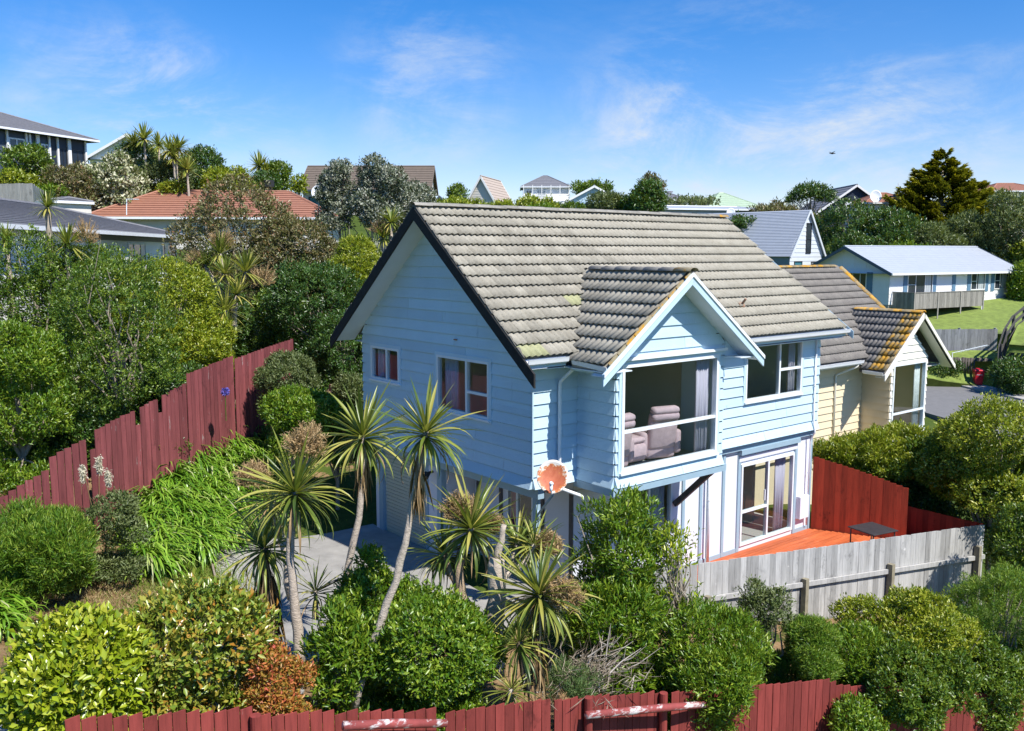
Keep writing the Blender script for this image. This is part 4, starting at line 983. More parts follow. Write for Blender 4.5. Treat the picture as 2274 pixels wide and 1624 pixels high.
# upper left boundary fence (maroon), stepping up the bank
def steps(pts, n): return pts
fence('faded maroon fence section at the far left, dark under the trees', [(-8.259, 6.911, 1.935), (-6.962, 7.242, 2.487)], 2.1, MAROON2, gap=.016, seed=7, top_j=.012, side=1)
fence('faded maroon fence section left of the missing paling, behind the pampas plumes', [(-6.946, 7.262, 2.690), (-6.141, 7.559, 2.964)], 2.0, MAROON2, gap=.016, seed=8, top_j=.01)
fence('longest faded maroon fence section above the strappy plants', [(-6.054, 7.632, 3.050), (-4.436, 8.709, 3.399), (-3.238, 9.596, 3.673)], 2.0, MAROON2, gap=.016, seed=9, top_j=.012, short=(0,9,14))
fence('faded maroon fence section stepping up beside the blue flower head', [(-3.213, 9.608, 3.875), (-1.485, 10.838, 4.120)], 2.7, MAROON2, gap=.016, seed=10, top_j=.01)
fence('uppermost faded maroon fence section behind the olive shrub', [(-1.424, 10.903, 4.023), (1.147, 12.621, 4.300)], 2.7, MAROON2, gap=.016, seed=11, top_j=.006)
fence('low grey timber rail fence beside the rear corner of the blue house', [(1.176, 11.295, 2.677), (2.793, 12.596, 2.791)], 1.1, M('log rail', (.24,.14,.1), .9, .3, 8), pw=2.6, gap=1.5, seed=12, rails=[(.1,.14,True,0,1),(.35,.14,True,0,1),(.6,.14,True,0,1)], posts=[(.5,.14,False,.15)], railmat=M('weathered red log', (.25,.13,.10), .9, .3, 8))
# ------------------------------------------------------------------ deck and its fences
deck = thing('deck', 'sunlit orange stained timber deck outside the sliding door', 'deck', (8, -1, -1.2))
FD = unit(np.array((11.729, -3.519, 0.220))-np.array((3.958, -0.899, 0.220)))  # direction of the grey fence
G0 = np.array((3.958, -0.899, 0.220)); G1 = np.array((11.729, -3.519, 0.220))
XR = 10.32
y = .10; i = 0
while y > -3.6:
    # board runs along x from the fence line to the right boundary
    t = (y-.14-G0[1])/(FD[1] if abs(FD[1]) > 1e-6 else 1e-6); xl = max(4.2, G0[0]+FD[0]*t+.06) if y-.14 < G0[1] else 4.2
    xr = 9.72+(.10-y)*.449 if y > -1.9 else 11.4
    cut = [xl]+[xl+d for d in ((2.1, 4.6) if i % 2 else (3.3, 5.6)) if xl+d < xr-.4]+[xr]
    for a, b in zip(cut[:-1], cut[1:]):
        if b-a > .1: mb = MB(); mb.box(a+.002, b-.002, y-.129, y, -.375, -.345+rng.uniform(-.002,.002)); mb.build('deck_board', DECK, deck)
    y -= .14; i += 1
mb = MB()
for x in (5, 6.5, 8, 9.5): mb.box(x-.05, x+.05, G0[1]+FD[1]/FD[0]*(x-G0[0])+.2, .05, -.50, -.376)
mb.build('joist', DARKWOOD, deck)
fence('tall dark red paling screen fence on the right side of the deck', [(9.78, .07, 1.60), (10.25, -.98, 1.33), (10.72, -2.06, 1.00)], 1.95, REDF, pw=.14, seed=13, top_j=.002, side=-1, gap=.0005, lean=.0008)
LF0 = np.array((11.183, -1.463, 0.420)); LF1 = G1+np.array((.03,.03,.0))
fence('low dark red paling fence at the right end of the deck behind the table', [(10.75, -2.0, .42), (LF0[0], LF0[1], .42), tuple(LF1)], 1.1, REDF, pw=.14, seed=14, top_j=.002, gap=.0005, lean=.0008)
gl = np.hypot(*(G1-G0)[:2])
gf = fence('long weathered grey paling fence enclosing the orange deck', [tuple(G0), tuple(G1)], 2.3, GREYF, pw=.150, gap=.004, seed=15, lean=.003, top_j=.004, side=1, rails=[(.80,.085,False,0,1),(2.0,.085,False,0,1)], posts=[(.025,.12,False,-.72),(.34,.12,False,-.66),(.64,.13,False,-.62),(.97,.13,False,-.5)], railmat=GREYF, postmat=M('mossy grey post', (.26,.23,.16), .9, .3, 9, stain=((.16,.17,.06), .6, 5, (1,1,1))))
fence('short grey paling return fence left of the long deck fence behind the tall shrub', [tuple(G0+np.array((-1.1,.75,.0))), tuple(G0+np.array((-.01,.012,0)))], 2.0, GREYF, pw=.15, gap=.005, seed=16, top_j=.004, side=1, rails=[(.80,.085,False,0,1)])
fence('fine grey slat screen beside the porch under the bay', [(.55,-.55,.55), (1.25,-1.35,.55)], 1.5, M('grey slat', (.30,.28,.25), .8, .15, 8, objvar=.15), pw=.06, gap=.022, seed=17, top_j=.0, rails=[(.03,.06,False,0,1)])
# table on the deck
tb = np.array((9.137, -2.019, 0.220)); tb = tb-np.array((0,0,0))
table = thing('patio_table', 'dark square patio table standing in the shaded deck corner', 'table', (tb[0], tb[1], -.345))
ux = unit(np.array((.93,-.2,0))); uy = np.array((-ux[1], ux[0], 0))
mb = MB(); mb.obox((tb[0],tb[1],.26), ux*.42, uy*.40, (0,0,.016)); mb.build('tabletop', M('dark glass table top', (.035,.03,.03), .6, .3, 6), table, bevel=.012)
for sx in (-1,1):
    for sy in (-1,1):
        mb = MB(); q = tb+ux*.36*sx+uy*.34*sy; mb.tube([(q[0],q[1],-.345),(q[0],q[1],.245)], .018, 8); mb.build('leg', M('table leg', (.06,.06,.06), .4), table)
# driveway
def dz(x, y): return gz(x, y)+.02
slab('driveway', CONC, [((.3,3.6),(.3,6.6)), ((-1.2,3.2),(-1.2,6.75)), ((-2.4,2.4),(-2.6,7.2)), ((-3.6,1.4),(-4.0,6.2)), ((-4.6,.1),(-4.75,3.7)), ((-5.6,-1.2),(-5.9,1.6)), ((-7.2,-2.2),(-7.6,.3)), ((-9.6,-3.0),(-9.9,.2))], .4, .035, zf=gz, kind='structure')
mb = MB()
edge = [(-2.65,7.25),(-4.05,6.25),(-4.8,3.75),(-5.95,1.65)]
for a, b in zip(edge[:-1], edge[1:]): mb.beam((a[0],a[1],gz(*a)+.04),(b[0],b[1],gz(*b)+.04), .04, .10)
mb.build('driveway_edging', M('edging board', (.26,.21,.16), .9, .3, 8), None, kind='structure')
slab('porch_path', CONC, [((-.2,.1),(-.2,3.5)), ((-1.6,-.6),(-1.4,3.2))], .4, .03, zf=gz, kind='structure')
# handrail pipe near the driveway
mb = MB(); mb.tube([(-4.714, 0.028, 1.408), (-4.294, -0.033, 1.540), (-4.021, 0.005, 1.543)], .025, 8); hp = mb.build('pipe_rail', M('black pipe', (.03,.03,.03), .5), None, smooth=True); tag(hp, 'short black pipe rail above the driveway between the palms', 'rail')

# ------------------------------------------------------------------ shrubs in front of the house
shrub('shrub', (-8.70, -1.97, 1.90, 0.75, 0.67), 'bright', 'large bright yellow green glossy shrub in the bottom left corner', lai=2.6, k=16, cap=60000)
shrub('shrub', (-7.28, -1.60, 1.72, 0.88, 0.88), 'tipped', 'green shrub with orange bronze leaf tips beside the yellow green shrub', lai=1.9, k=15, twigs=12)
shrub('shrub', (-6.34, -2.31, 1.30, 0.46, 0.52), 'orange', 'small orange red shrub at the foot of the cabbage trees by the front fence', lai=1.8, twigs=9)
shrub('shrub', (-5.45, -2.25, 1.30, 0.39, 0.83), 'whorl', 'upright fresh green narrow leaved shrub between the orange shrub and the leaning trunk', mat='fresh', lai=2.2, ll=.11)
shrub('shrub', (-4.15, -1.08, 1.42, 0.64, 0.97), 'mid', 'dense green shrub behind the leaning trunk, reaching the driveway', lai=2.4, mat='fresh')
shrub('shrub', (-4.24, -2.48, 1.15, 0.94, 1.05), 'mid', 'largest rounded green shrub in the middle of the front bed', lai=2.6, k=18, cap=60000, mat='fresh')
shrub('shrub', (0.35, -1.98, 1.70, 0.79, 1.00), 'whorl', 'tall glossy shrub with whorled leaves in front of the bay, upper tier', lai=1.15, mat='fresh', k=20, twigs=12, size=(.2,.42), ll=.13)
shrub('shrub', (-0.24, -2.47, 0.48, 0.76, 0.86), 'whorl', 'glossy whorled shrub filling the bed below the tall shrub', lai=1.6, mat='fresh', ll=.12, twigs=8)
shrub('shrub', (0.85, -2.91, 1.69, 0.37, 0.59), 'whorl', 'thin leggy shrub sprig with open whorls before the white wall', lai=.55, mat='bright', k=9, twigs=14, size=(.2,.34), ll=.13)
shrub('shrub', (0.88, -3.48, -0.09, 1.13, 0.84), 'whorl', 'broad green shrub in front of the left end of the grey fence', lai=2.2, k=16, mat='fresh', ll=.10)
shrub('shrub', (2.89, -3.28, 0.03, 0.55, 0.89), 'olive', 'loose feathery olive shrub standing against the grey deck fence', lai=1.2, twigs=12, k=12, size=(.25,.42))
shrub('shrub', (3.07, -4.27, -0.36, 0.47, 0.88), 'fern', 'soft bright green ferny shrub under the middle of the grey fence', lai=2.2)
shrub('shrub', (5.81, -4.72, -0.58, 1.29, 0.74), 'mid', 'wide rounded green shrub hiding the foot of the grey fence', lai=2.3, k=16, mat='yellow')
shrub('shrub', (4.64, -5.26, -0.95, 1.26, 0.69), 'mid', 'green shrub spilling over the maroon fence at lower right', skirt=False, lai=2.3, k=18, cap=52000)
shrub('shrub', (7.83, -5.57, -0.41, 0.92, 1.08), 'fern', 'dense dark feathery shrub at the right end of the grey fence', lai=2.3, mat='fern')
shrub('shrub', (8.02, -5.78, -1.63, 0.79, 0.65), 'mid', 'green shrub in the bottom right corner above the fence', skirt=False, trunk=False, lai=2.3)
shrub('shrub', (2.98, -5.27, -1.36, 0.45, 0.47), 'mid', 'small leafy creeper hanging in front of the maroon fence', lai=1.6, mat='fresh', trunk=False)
# brush heap
bh = thing('brush_heap', 'heap of dry grey brushwood and cut branches behind the front fence', 'brush heap', (-1.905, -3.499, 0.212))
c0 = np.array((-1.753, -3.339, 0.361)); acc = []
n = 700; P_ = c0+rng.normal(0, 1, (n,3))*np.array((.4,.25,.14)); D_ = unit(rng.normal(0,1,(n,3))+np.array((.9,-.3,.3))); V, T = leaves(P_, D_, unit(rng.normal(0,1,(n,3))), rng.uniform(.12,.42,n), np.full(n,.011))
me = trimesh('dead_twigs', V-rootloc(bh), T, [LEAF['twig']], np.repeat(rng.random(n),2)); place('dead_twigs', me, bh, Matrix.Translation(bh.location))['kind'] = 'stuff'
mb = MB()
for i in range(26):
    a = c0+rng.normal(0,1,3)*np.array((.5,.25,.12)); d = unit(np.array((.6,-.25,.45))+rng.normal(0,.5,3)); L = rng.uniform(.3,.7); mb.tube([a, a+d*L*.5+rng.normal(0,.05,3), a+d*L], [.014,.009,.003], 5, caps=False)
mb.build('branch', M('grey dead branch', (.40,.35,.30), .9, .3, 9), bh, smooth=True, kind='stuff')
shrub('shrub', (-2.13, -3.41, 0.45, 0.43, 0.26), 'fine', 'small grey green weedy shrub in the brush heap', lai=.8, trunk=False)
# ------------------------------------------------------------------ cabbage trees in front of the house
def sh(p, **k): q = np.array(p, float); return tuple(q)
h2 = (-5.129, -0.376, 3.261)
cordyline('cabbage tree with the widest spiky head and tan flowers, left of the garage', [([(-5.269, -0.690, 0.591), (-5.274, -0.554, 1.417), (-5.274, -0.421, 2.242), (-5.209, -0.397, 2.724), h2], [.085,.075,.065,.06,.05])], [(h2, .98, 110, (0,0,0))], flowers=[((-4.889, -0.258, 4.000), .36, .34)])
h1 = (-5.406, 0.214, 2.286)
cordyline('short cabbage tree with a thick dark shaggy trunk beside the driveway', [([(-5.429, -0.018, 0.729), (-5.415, 0.090, 1.472), h1], [.10,.09,.06])], [(h1, .86, 90, (0,0,-.1))], skirts=[((-5.412, 0.162, 1.932), (-5.432, -0.010, 0.764), .17)], bark=DARKBARK)
h1b = (-4.777, 1.330, 2.705)
cordyline('cabbage tree behind the widest head, half hidden, with drooping tan flowers', [([(-4.707, 0.753, 1.093), (-4.694, 1.001, 1.894), (-4.724, 1.249, 2.475), h1b], [.08,.07,.06,.05])], [(h1b, .8, 70, (-.2,0,0))], flowers=[((-5.063, 1.378, 3.175), .34, .26)])
h3 = (-3.756, -0.091, 3.914)
cordyline('tall slender cabbage tree with a gently curved trunk by the garage door', [([(-4.343, -0.129, 0.692), (-4.208, -0.128, 1.392), (-3.913, -0.178, 2.572), (-3.786, -0.152, 3.383), h3], [.062,.058,.056,.05,.042])], [(h3, .92, 100, (0,0,.05))], skirts=[((-3.760, -0.108, 3.788), (-3.809, -0.156, 3.235), .045)])
h4 = (-4.266, -2.709, 4.456)
cordyline('tallest cabbage tree with a long leaning grey trunk in front of the side wall', [([(-5.344, -2.449, 0.604), (-5.096, -2.512, 1.471), (-4.743, -2.651, 2.400), (-4.544, -2.684, 3.205), (-4.413, -2.691, 3.825), h4], [.062,.06,.055,.047,.042,.04])], [(h4, .78, 100, (0,0,.15))], skirts=[((-4.362, -2.678, 4.165), (-4.447, -2.703, 3.577), .05)])
a5 = (-3.098, -1.436, 2.128); b5 = (-2.841, -1.832, 2.590)
cordyline('forked cabbage tree with two heads and a shaggy trunk in front of the porch', [([(-2.847, -2.166, 0.481), (-2.929, -1.985, 1.189), (-3.056, -1.825, 1.543), (-3.044, -1.766, 1.967), b5], [.14,.12,.085,.075,.05]), ([(-3.056, -1.825, 1.543), (-3.094, -1.612, 1.862), a5], [.07,.06,.045])], [(b5, .92, 95, (0,0,0)), (a5, .70, 75, (0,0,0))], flowers=[((-2.834, -1.536, 2.846), .34, .28)], skirts=[((-2.998, -1.900, 1.366), (-2.830, -2.180, 0.481), .17)], bark=M('brown cabbage tree bark', (.33,.24,.16), .9, .4, 9, bump=.8))
c5 = (-1.914, -1.876, 2.166); d5 = (-1.566, -1.880, 2.290); e5 = (-1.967, -2.337, 2.272)
cordyline('cabbage tree with a broken stump top and pale bark before the porch', [([(-2.971, -2.590, 0.453), (-2.917, -2.523, 1.141), (-2.835, -2.468, 1.898), (-2.798, -2.443, 2.242)], [.15,.145,.14,.12]), ([(-2.806, -2.442, 2.208), (-2.722, -2.461, 2.518), (-2.676, -2.459, 2.758)], [.07,.05,.045]), ([(-2.770, -2.408, 1.793), (-2.370, -2.203, 1.862), c5], [.06,.055,.045]), ([(-2.370, -2.203, 1.862), (-2.102, -2.274, 1.970), e5], [.055,.05,.045])], [(c5, .70, 70, (0,0,.1)), (e5, .6, 65, (0,0,0))], flowers=[((-1.734, -2.401, 2.240), .27, .27), ((-2.295, -1.642, 2.491), .22, .2)])
h6 = (-2.719, -3.338, 1.929)
cordyline('low cabbage tree with a big pale green head and round brown flower cluster', [([(-2.886, -3.417, 0.599), (-2.829, -3.378, 1.126), h6], [.10,.09,.06])], [(h6, .93, 120, (0,0,0))], flowers=[((-2.480, -3.598, 1.935), .34, .31)], skirts=[((-2.790, -3.352, 1.488), (-2.875, -3.404, 0.730), .13)], bark=DARKBARK)
h7 = (-3.128, -3.365, 1.309)
cordyline('small cabbage tree rosette hanging below the big pale head', [([(-3.029, -3.432, 0.580), h7], [.06,.05])], [(h7, .62, 60, (0,0,-.1))], bark=DARKBARK)
h8 = (-3.388, -3.507, 0.723)
cordyline('lowest young cabbage tree rosette just above the maroon fence', [([(-3.408, -3.532, 0.468), h8], [.04,.035])], [(h8, .42, 55, (0,0,.2))])
h9 = (-4.742, -0.190, 1.525)
cordyline('young thin cabbage tree sprouting beside the driveway edge', [([(-4.766, -0.243, 1.073), h9], [.04,.03])], [(h9, .62, 34, (0,0,.5))])
h10 = (-8.769, 1.778, 1.407)
# ------------------------------------------------------------------ left bank
def strap_bed(label, poly, n, hgt, L, name='strap_leaf_bed'):
    """arching strap leaves growing over a polygon on the ground"""
    poly = np.array(poly, float); lo, hi = poly.min(0), poly.max(0); P = []
    while len(P) < n:
        q = rng.uniform(lo, hi); ins = False; j = len(poly)-1
        for i in range(len(poly)):
            (xi, yi), (xj, yj) = poly[i], poly[j]
            if (yi > q[1]) != (yj > q[1]) and q[0] < (xj-xi)*(q[1]-yi)/(yj-yi)+xi: ins = not ins
            j = i
        if ins: P.append(q)
    P = np.array(P); cc = P[rng.integers(0, n, n//26)]; own = rng.integers(0, len(cc), n); P = cc[own]+rng.normal(0, .07, (n,2)); crn = rng.random(len(cc))[own]
    Z = gz(P[:,0], P[:,1])+rng.uniform(0, hgt, n)*.55; az = rng.uniform(0, 2*np.pi, n); O = np.stack([np.cos(az), np.sin(az), np.zeros(n)],1)
    O = unit(O+np.array((-.35,-.55,0))); ln = L*rng.uniform(.65,1.2,n); el = rng.uniform(.5,1.25,n); w = rng.uniform(.03,.048,n); S = np.stack([-O[:,1], O[:,0], np.zeros(n)],1)
    V = []; p = np.stack([P[:,0],P[:,1],Z],1); a = el.copy()
    for i, t in enumerate((0,.3,.6,.85,1.)):
        ww = (w*(.7,1,1,.7,.05)[i]*.5)[:,None]; V += [p+S*ww, p-S*ww]
        if i < 4: st = (.3,.3,.25,.15)[i]; d = O*np.cos(a)[:,None]; d[:,2] = np.sin(a); p = p+d*(ln*st)[:,None]; a = a-rng.uniform(.45,.85,n)
    V = np.stack(V,1).reshape(-1,3); i = np.arange(n)*10; T = []
    for j in range(4): T += [np.stack([i+2*j,i+2*j+1,i+2*j+3],1), np.stack([i+2*j,i+2*j+3,i+2*j+2],1)]
    rn = np.clip(.5*crn+.5*rng.random(n)-.12+(rng.random(n) < .04)*.6, 0, 1); me = trimesh(name, V, np.concatenate(T), [AGA], np.tile(rn, 8)); o = bpy.data.objects.new(name, me); C.objects.link(o); o['kind'] = 'stuff'; o['label'] = label; o['category'] = 'strappy plants'; TRI[0] += len(me.polygons); return o
strap_bed('bed of long arching bright green strap leaves covering the bank', [(-6.10, 5.16), (-4.56, 8.68), (-2.69, 11.14), (-0.72, 13.50), (0.38, 13.07), (0.33, 11.16), (-1.17, 8.91), (-2.68, 7.53), (-4.07, 6.08), (-5.10, 5.63)], 10000, .5, 1.0)
strap_bed('single clump of strap leaves at the left edge by the bare soil', [(-8.52, 5.36), (-8.87, 3.29), (-8.48, 3.48), (-8.21, 5.09)], 500, .5, .7, 'strap_leaf_clump')
strap_bed('low strap leaf tuft under the feathery shrub on the left', [(-7.46, 5.78), (-7.43, 5.22), (-6.67, 5.37), (-6.76, 5.98)], 420, .3, .45, 'strap_leaf_clump')
shrub('shrub', (-7.81, 4.93, 1.64, 1.07, 0.68), 'fine', 'feathery grey green shrub on the bare bank at the left edge', lai=2.4, k=14, mat='fern', ll=.10, cap=60000, trunk=False)
shrub('shrub', (-6.31, 5.01, 1.62, 0.50, 0.76), 'olive', 'straggly shrub with dry grass beside the pampas plumes', lai=1.3, mat='olive', trunk=False)
# pampas plumes
pp = thing('pampas_grass', 'three creamy pampas plumes rising before the maroon fence', 'pampas grass', (-6.416, 5.546, 1.995))
for base, top in (((-6.560, 5.650, 1.907), (-6.642, 5.844, 2.699)), ((-6.457, 5.565, 1.907), (-6.382, 5.657, 2.858)), ((-6.375, 5.498, 1.907), (-6.264, 5.521, 2.611))):
    base, top = np.array(base), np.array(top); mb = MB(); mb.tube([base, (base+top)/2, top], .008, 5); mb.build('stalk', STRAW, pp)
    n = 420; t = rng.random(n); P_ = top+np.array((0,0,.06))-np.array((0,0,1.))*t[:,None]*.34+rng.normal(0,.02,(n,3)); D_ = unit(rng.normal(0,.6,(n,3))+np.array((-.3,0,-.5)))
    V, T = leaves(P_, D_, unit(rng.normal(0,1,(n,3))), .06*np.sin(np.pi*(.15+.8*t))+.02, np.full(n,.016)); me = trimesh('plume', V-rootloc(pp), T, [leafmat('cream plume', [(.6,.52,.38),(.72,.66,.52),(.78,.73,.6)], .9, .3, .1)], np.repeat(rng.random(n),2)); place('plume', me, pp, Matrix.Translation(pp.location))
# grass and straw on the left patch
def tufts(name, label, cx, cy, rx, ry, n, L, m, clump=True):
    P = np.stack([rng.normal(cx, rx, n), rng.normal(cy, ry, n)],1); Z = gz(P[:,0],P[:,1])+.01; D = unit(np.stack([rng.normal(0,.5,n),rng.normal(0,.5,n),rng.uniform(.4,1.,n)],1))
    V, T = leaves(np.column_stack([P,Z]), D, unit(rng.normal(0,1,(n,3))), L*rng.uniform(.5,1.3,n), np.full(n,.012+.0*L)); me = trimesh(name, V, T, [m], np.repeat(rng.random(n),2)); o = bpy.data.objects.new(name, me); C.objects.link(o); o['kind'] = 'stuff'; TRI[0] += 2*n
    o['label'] = label; o['category'] = 'grass'; return o
tufts('grass', 'mown grass strip between the strap leaf bed and the driveway', -5.0, 4.9, .55, 1.0, 16000, .09, GRASSM)
tufts('grass', 'grass verge between the rear of the driveway and the bank', -2.9, 8.0, .7, .5, 5000, .09, GRASSM)
tufts('grass', 'patch of grass behind the yellow green shrub', -6.9, 2.4, .7, 1.0, 9000, .09, GRASSM)
tufts('dry_grass', 'dry straw mulch scattered over the bare soil', -6.8, 5.4, .9, .9, 6000, .10, STRAW)
# blue agapanthus flower
ag = thing('agapanthus_flower', 'single blue agapanthus flower head in front of the maroon fence', 'flower', (-2.365, 9.293, 2.989))
mb = MB(); mb.tube([(-2.374, 9.246, 2.647), (-2.339, 9.325, 3.320)], .01, 5); mb.build('stalk', AGA, ag)
c_ = np.array((-2.334, 9.332, 3.388)); D_ = sphere_dirs(160); V, T = leaves(c_+D_*.03, D_, unit(rng.normal(0,1,(160,3))), np.full(160,.10), np.full(160,.035)); me = trimesh('bloom', V-rootloc(ag), T, [leafmat('blue petals', [(.12,.10,.5),(.25,.2,.65)], .6, .2)], np.repeat(rng.random(160),2)); place('bloom', me, ag, Matrix.Translation(ag.location))
# shrubs along the left fence
T_ = 'tree'
shrub('shrub', (-6.99, 9.66, 3.62, 1.02, 1.90), 'fresh', 'bright fresh green tree leaning over the fence at the left edge', T_, lai=2.2, k=18, mat='fresh', cap=56000)
shrub('shrub', (-5.46, 14.57, 5.51, 1.64, 1.92), 'mid', 'dark green bushy tree at the left edge below the grey roof', T_, lai=2.2, k=16)
shrub('shrub', (-4.60, 10.32, 4.50, 1.47, 2.27), 'mid', 'largest dark green tree overhanging the middle of the left fence', T_, lai=2.2, k=22, cap=60000, twigs=12)
shrub('shrub', (-3.82, 15.22, 5.75, 1.61, 1.44), 'dark', 'dark green tree under the house with the grey tiled roof', T_, lai=2.1, k=16, mat='mid')
shrub('shrub', (-2.34, 13.27, 5.17, 1.35, 1.58), 'yellow', 'yellow green tree behind the fence below the cabbage tree cluster', T_, lai=2.0, k=18)
shrub('shrub', (-1.97, 12.17, 4.23, 1.36, 0.95), 'yellow', 'spreading yellow green shrub just above the stepped maroon fence', lai=1.9, k=14)
shrub('shrub', (3.64, 23.09, 7.61, 2.29, 2.15), 'brown', 'bronze brown leaved tree with a broad rounded crown', T_, lai=2.0, k=22, twigs=12)
shrub('shrub', (5.06, 20.46, 6.57, 1.65, 1.78), 'brown', 'bronze brown tree right of the broad rounded brown crown', T_, lai=1.9, k=16, mat='brown')
shrub('shrub', (10.56, 26.78, 9.09, 1.04, 2.18), 'silver', 'silvery leaved tree crown left of the notch before the brown roof', T_, lai=1.7, k=14, size=(.28,.45))
shrub('shrub', (11.57, 24.69, 9.27, 1.33, 2.36), 'silver', 'tall silvery leaved tree standing before the brown tiled roof', T_, lai=1.7, k=16, size=(.28,.45), twigs=9)
shrub('shrub', (13.84, 25.41, 9.14, 1.20, 1.34), 'silver', 'low silvery tree beside the right end of the brown roof', T_, lai=1.7)
shrub('shrub', (3.31, 15.16, 5.17, 1.46, 1.77), 'dark', 'dark green tree in the gap behind the uppermost fence section', T_, lai=2.2, k=16)
shrub('shrub', (5.60, 15.98, 5.71, 1.19, 1.72), 'fresh', 'bright green tree touching the left slope of the blue house', T_, lai=2.0, mat='yellow')
shrub('shrub', (2.88, 12.71, 3.93, 1.01, 1.15), 'dark', 'dark shrub with bare stems behind the rear corner of the blue house', lai=1.6, twigs=12)
shrub('shrub', (3.13, 17.81, 4.57, 0.98, 1.06), 'dark', 'dark green shrub above the uppermost maroon fence section', lai=2.0, mat='mid')
shrub('shrub', (-0.23, 10.22, 3.46, 0.80, 0.75), 'olive', 'small olive shrub in front of the uppermost maroon fence', lai=2.2)
shrub('shrub', (-0.91, 8.08, 2.85, 0.80, 0.78), 'fresh', 'small bright green shrub below the olive shrub', lai=2.3, mat='fresh')
shrub('shrub', (0.15, 8.17, 2.29, 0.65, 0.68), 'mid', 'low green shrub at the rear of the driveway', lai=2.2)
shrub('shrub', (2.44, 11.54, 2.54, 0.51, 0.64), 'olive', 'pale clipped shrub beside the log rail fence', lai=2.2)
# cabbage trees on the left
def far_cord(label, heads, flowers=(), base=None, group=None, bark=None, lw=1.):
    """heads: (centre point, leaf length, n); all trunks spring from the ground below"""
    tr = []
    for c, L, n in heads:
        c = np.array(c, float); b = np.array(base, float) if base is not None else np.array((c[0], c[1], gz(c[0], c[1])-.1))
        if base is not None: tr.append(([tuple(b), tuple(b+(c-b)*np.array((.3,.3,.55))), tuple(c)], [.12,.08,.06]))
        else: tr.append(([tuple(b), tuple((b+c)/2+np.array((.05,0,0))), tuple(c)], [.12,.09,.07]))
    return cordyline(label, tr, [(c, L, n, (0,0,.1)) for c, L, n in heads], flowers, near=False, group=group, bark=bark, leafw=lw)
far_cord('spiky cabbage tree head standing up before the grey tiled roof', [((-4.918, 15.201, 8.152), .62, 110)], bark=BARK, lw=.8)
far_cord('cabbage tree with yellowish leaves and dry flowers under the grey roof', [((-4.689, 14.196, 7.108), .85, 110)], [((-4.171, 14.344, 7.423), .42, .5)])
far_cord('small cabbage tree head at the left edge under the white gutter', [((-5.970, 15.271, 7.292), .6, 80)])
far_cord('clump of cabbage trees with big tan flower heads before the bronze tree', [((-0.302, 14.476, 6.855), .85, 110), ((-0.683, 14.732, 6.511), .75, 90), ((0.104, 13.537, 6.313), .9, 110), ((-0.456, 13.724, 6.250), .8, 90), ((-0.321, 13.257, 5.654), .75, 80)], [((-0.164, 14.702, 7.340), .5, .4), ((0.569, 13.394, 6.172), .55, .5), ((-0.754, 15.083, 6.716), .45, .4)], base=(-0.358, 13.620, 4.482))
far_cord('low cabbage tree rosette at the bottom of the flowering clump', [((-0.774, 13.036, 5.211), .85, 90), ((-0.842, 12.749, 4.701), .6, 60)])
far_cord('cabbage tree with tan flowers beside the peak of the blue house', [((9.762, 20.781, 8.172), .9, 110), ((9.440, 20.936, 7.501), .8, 90)], [((9.358, 21.080, 7.980), .6, .5)])
shrub('shrub', (3.00, -3.80, -0.99, 0.46, 0.57), 'fern', 'small soft green shrub just behind the maroon fence, right of the whorled shrub', lai=2.)
shrub('shrub', (4.24, -4.40, -0.88, 0.60, 0.79), 'whorl', 'fresh green shrub between the ferny shrub and the yellow green shrub', mat='fresh', lai=2., ll=.1)
shrub('shrub', (6.93, -5.51, -1.37, 0.88, 0.79), 'mid', 'green shrub at lower right in front of the fence corner', lai=2.2)
shrub('shrub', (13.28, -0.77, 0.44, 1.55, 0.70), 'dark', 'dark shaded hedge base behind the tall red deck fence', lai=2.2, trunk=False)
# ------------------------------------------------------------------ right side
shrub('shrub', (11.52, 0.03, 1.36, 0.90, 0.59), 'whorl', 'bright yellow green hedge shrub below the cream neighbouring house', lai=2.3, mat='yellow', ll=.1)
shrub('shrub', (12.05, -1.03, 1.47, 1.06, 0.82), 'whorl', 'yellow green shrub above the tall red deck fence', skirt=False, trunk=False, lai=2.3, mat='yellow', ll=.1, k=15)
shrub('shrub', (12.37, -3.40, 2.13, 1.47, 1.16), 'mid', 'large green tree at the right edge below the street', T_, lai=2.2, k=20, mat='yellow', cap=56000)
shrub('shrub', (13.08, -3.40, 0.86, 1.27, 1.19), 'brown', 'dark bronze green tree at the right edge beside the deck corner', T_, lai=2.2, k=18, mat='dark')
shrub('shrub', (12.31, -2.16, 1.45, 1.24, 0.80), 'mid', 'mid green shrub behind the low red deck fence', skirt=False, trunk=False, lai=2.1)
shrub('shrub', (10.61, -4.89, 0.12, 0.70, 1.08), 'mid', 'shaded green shrub right of the grey fence corner', lai=2.1)

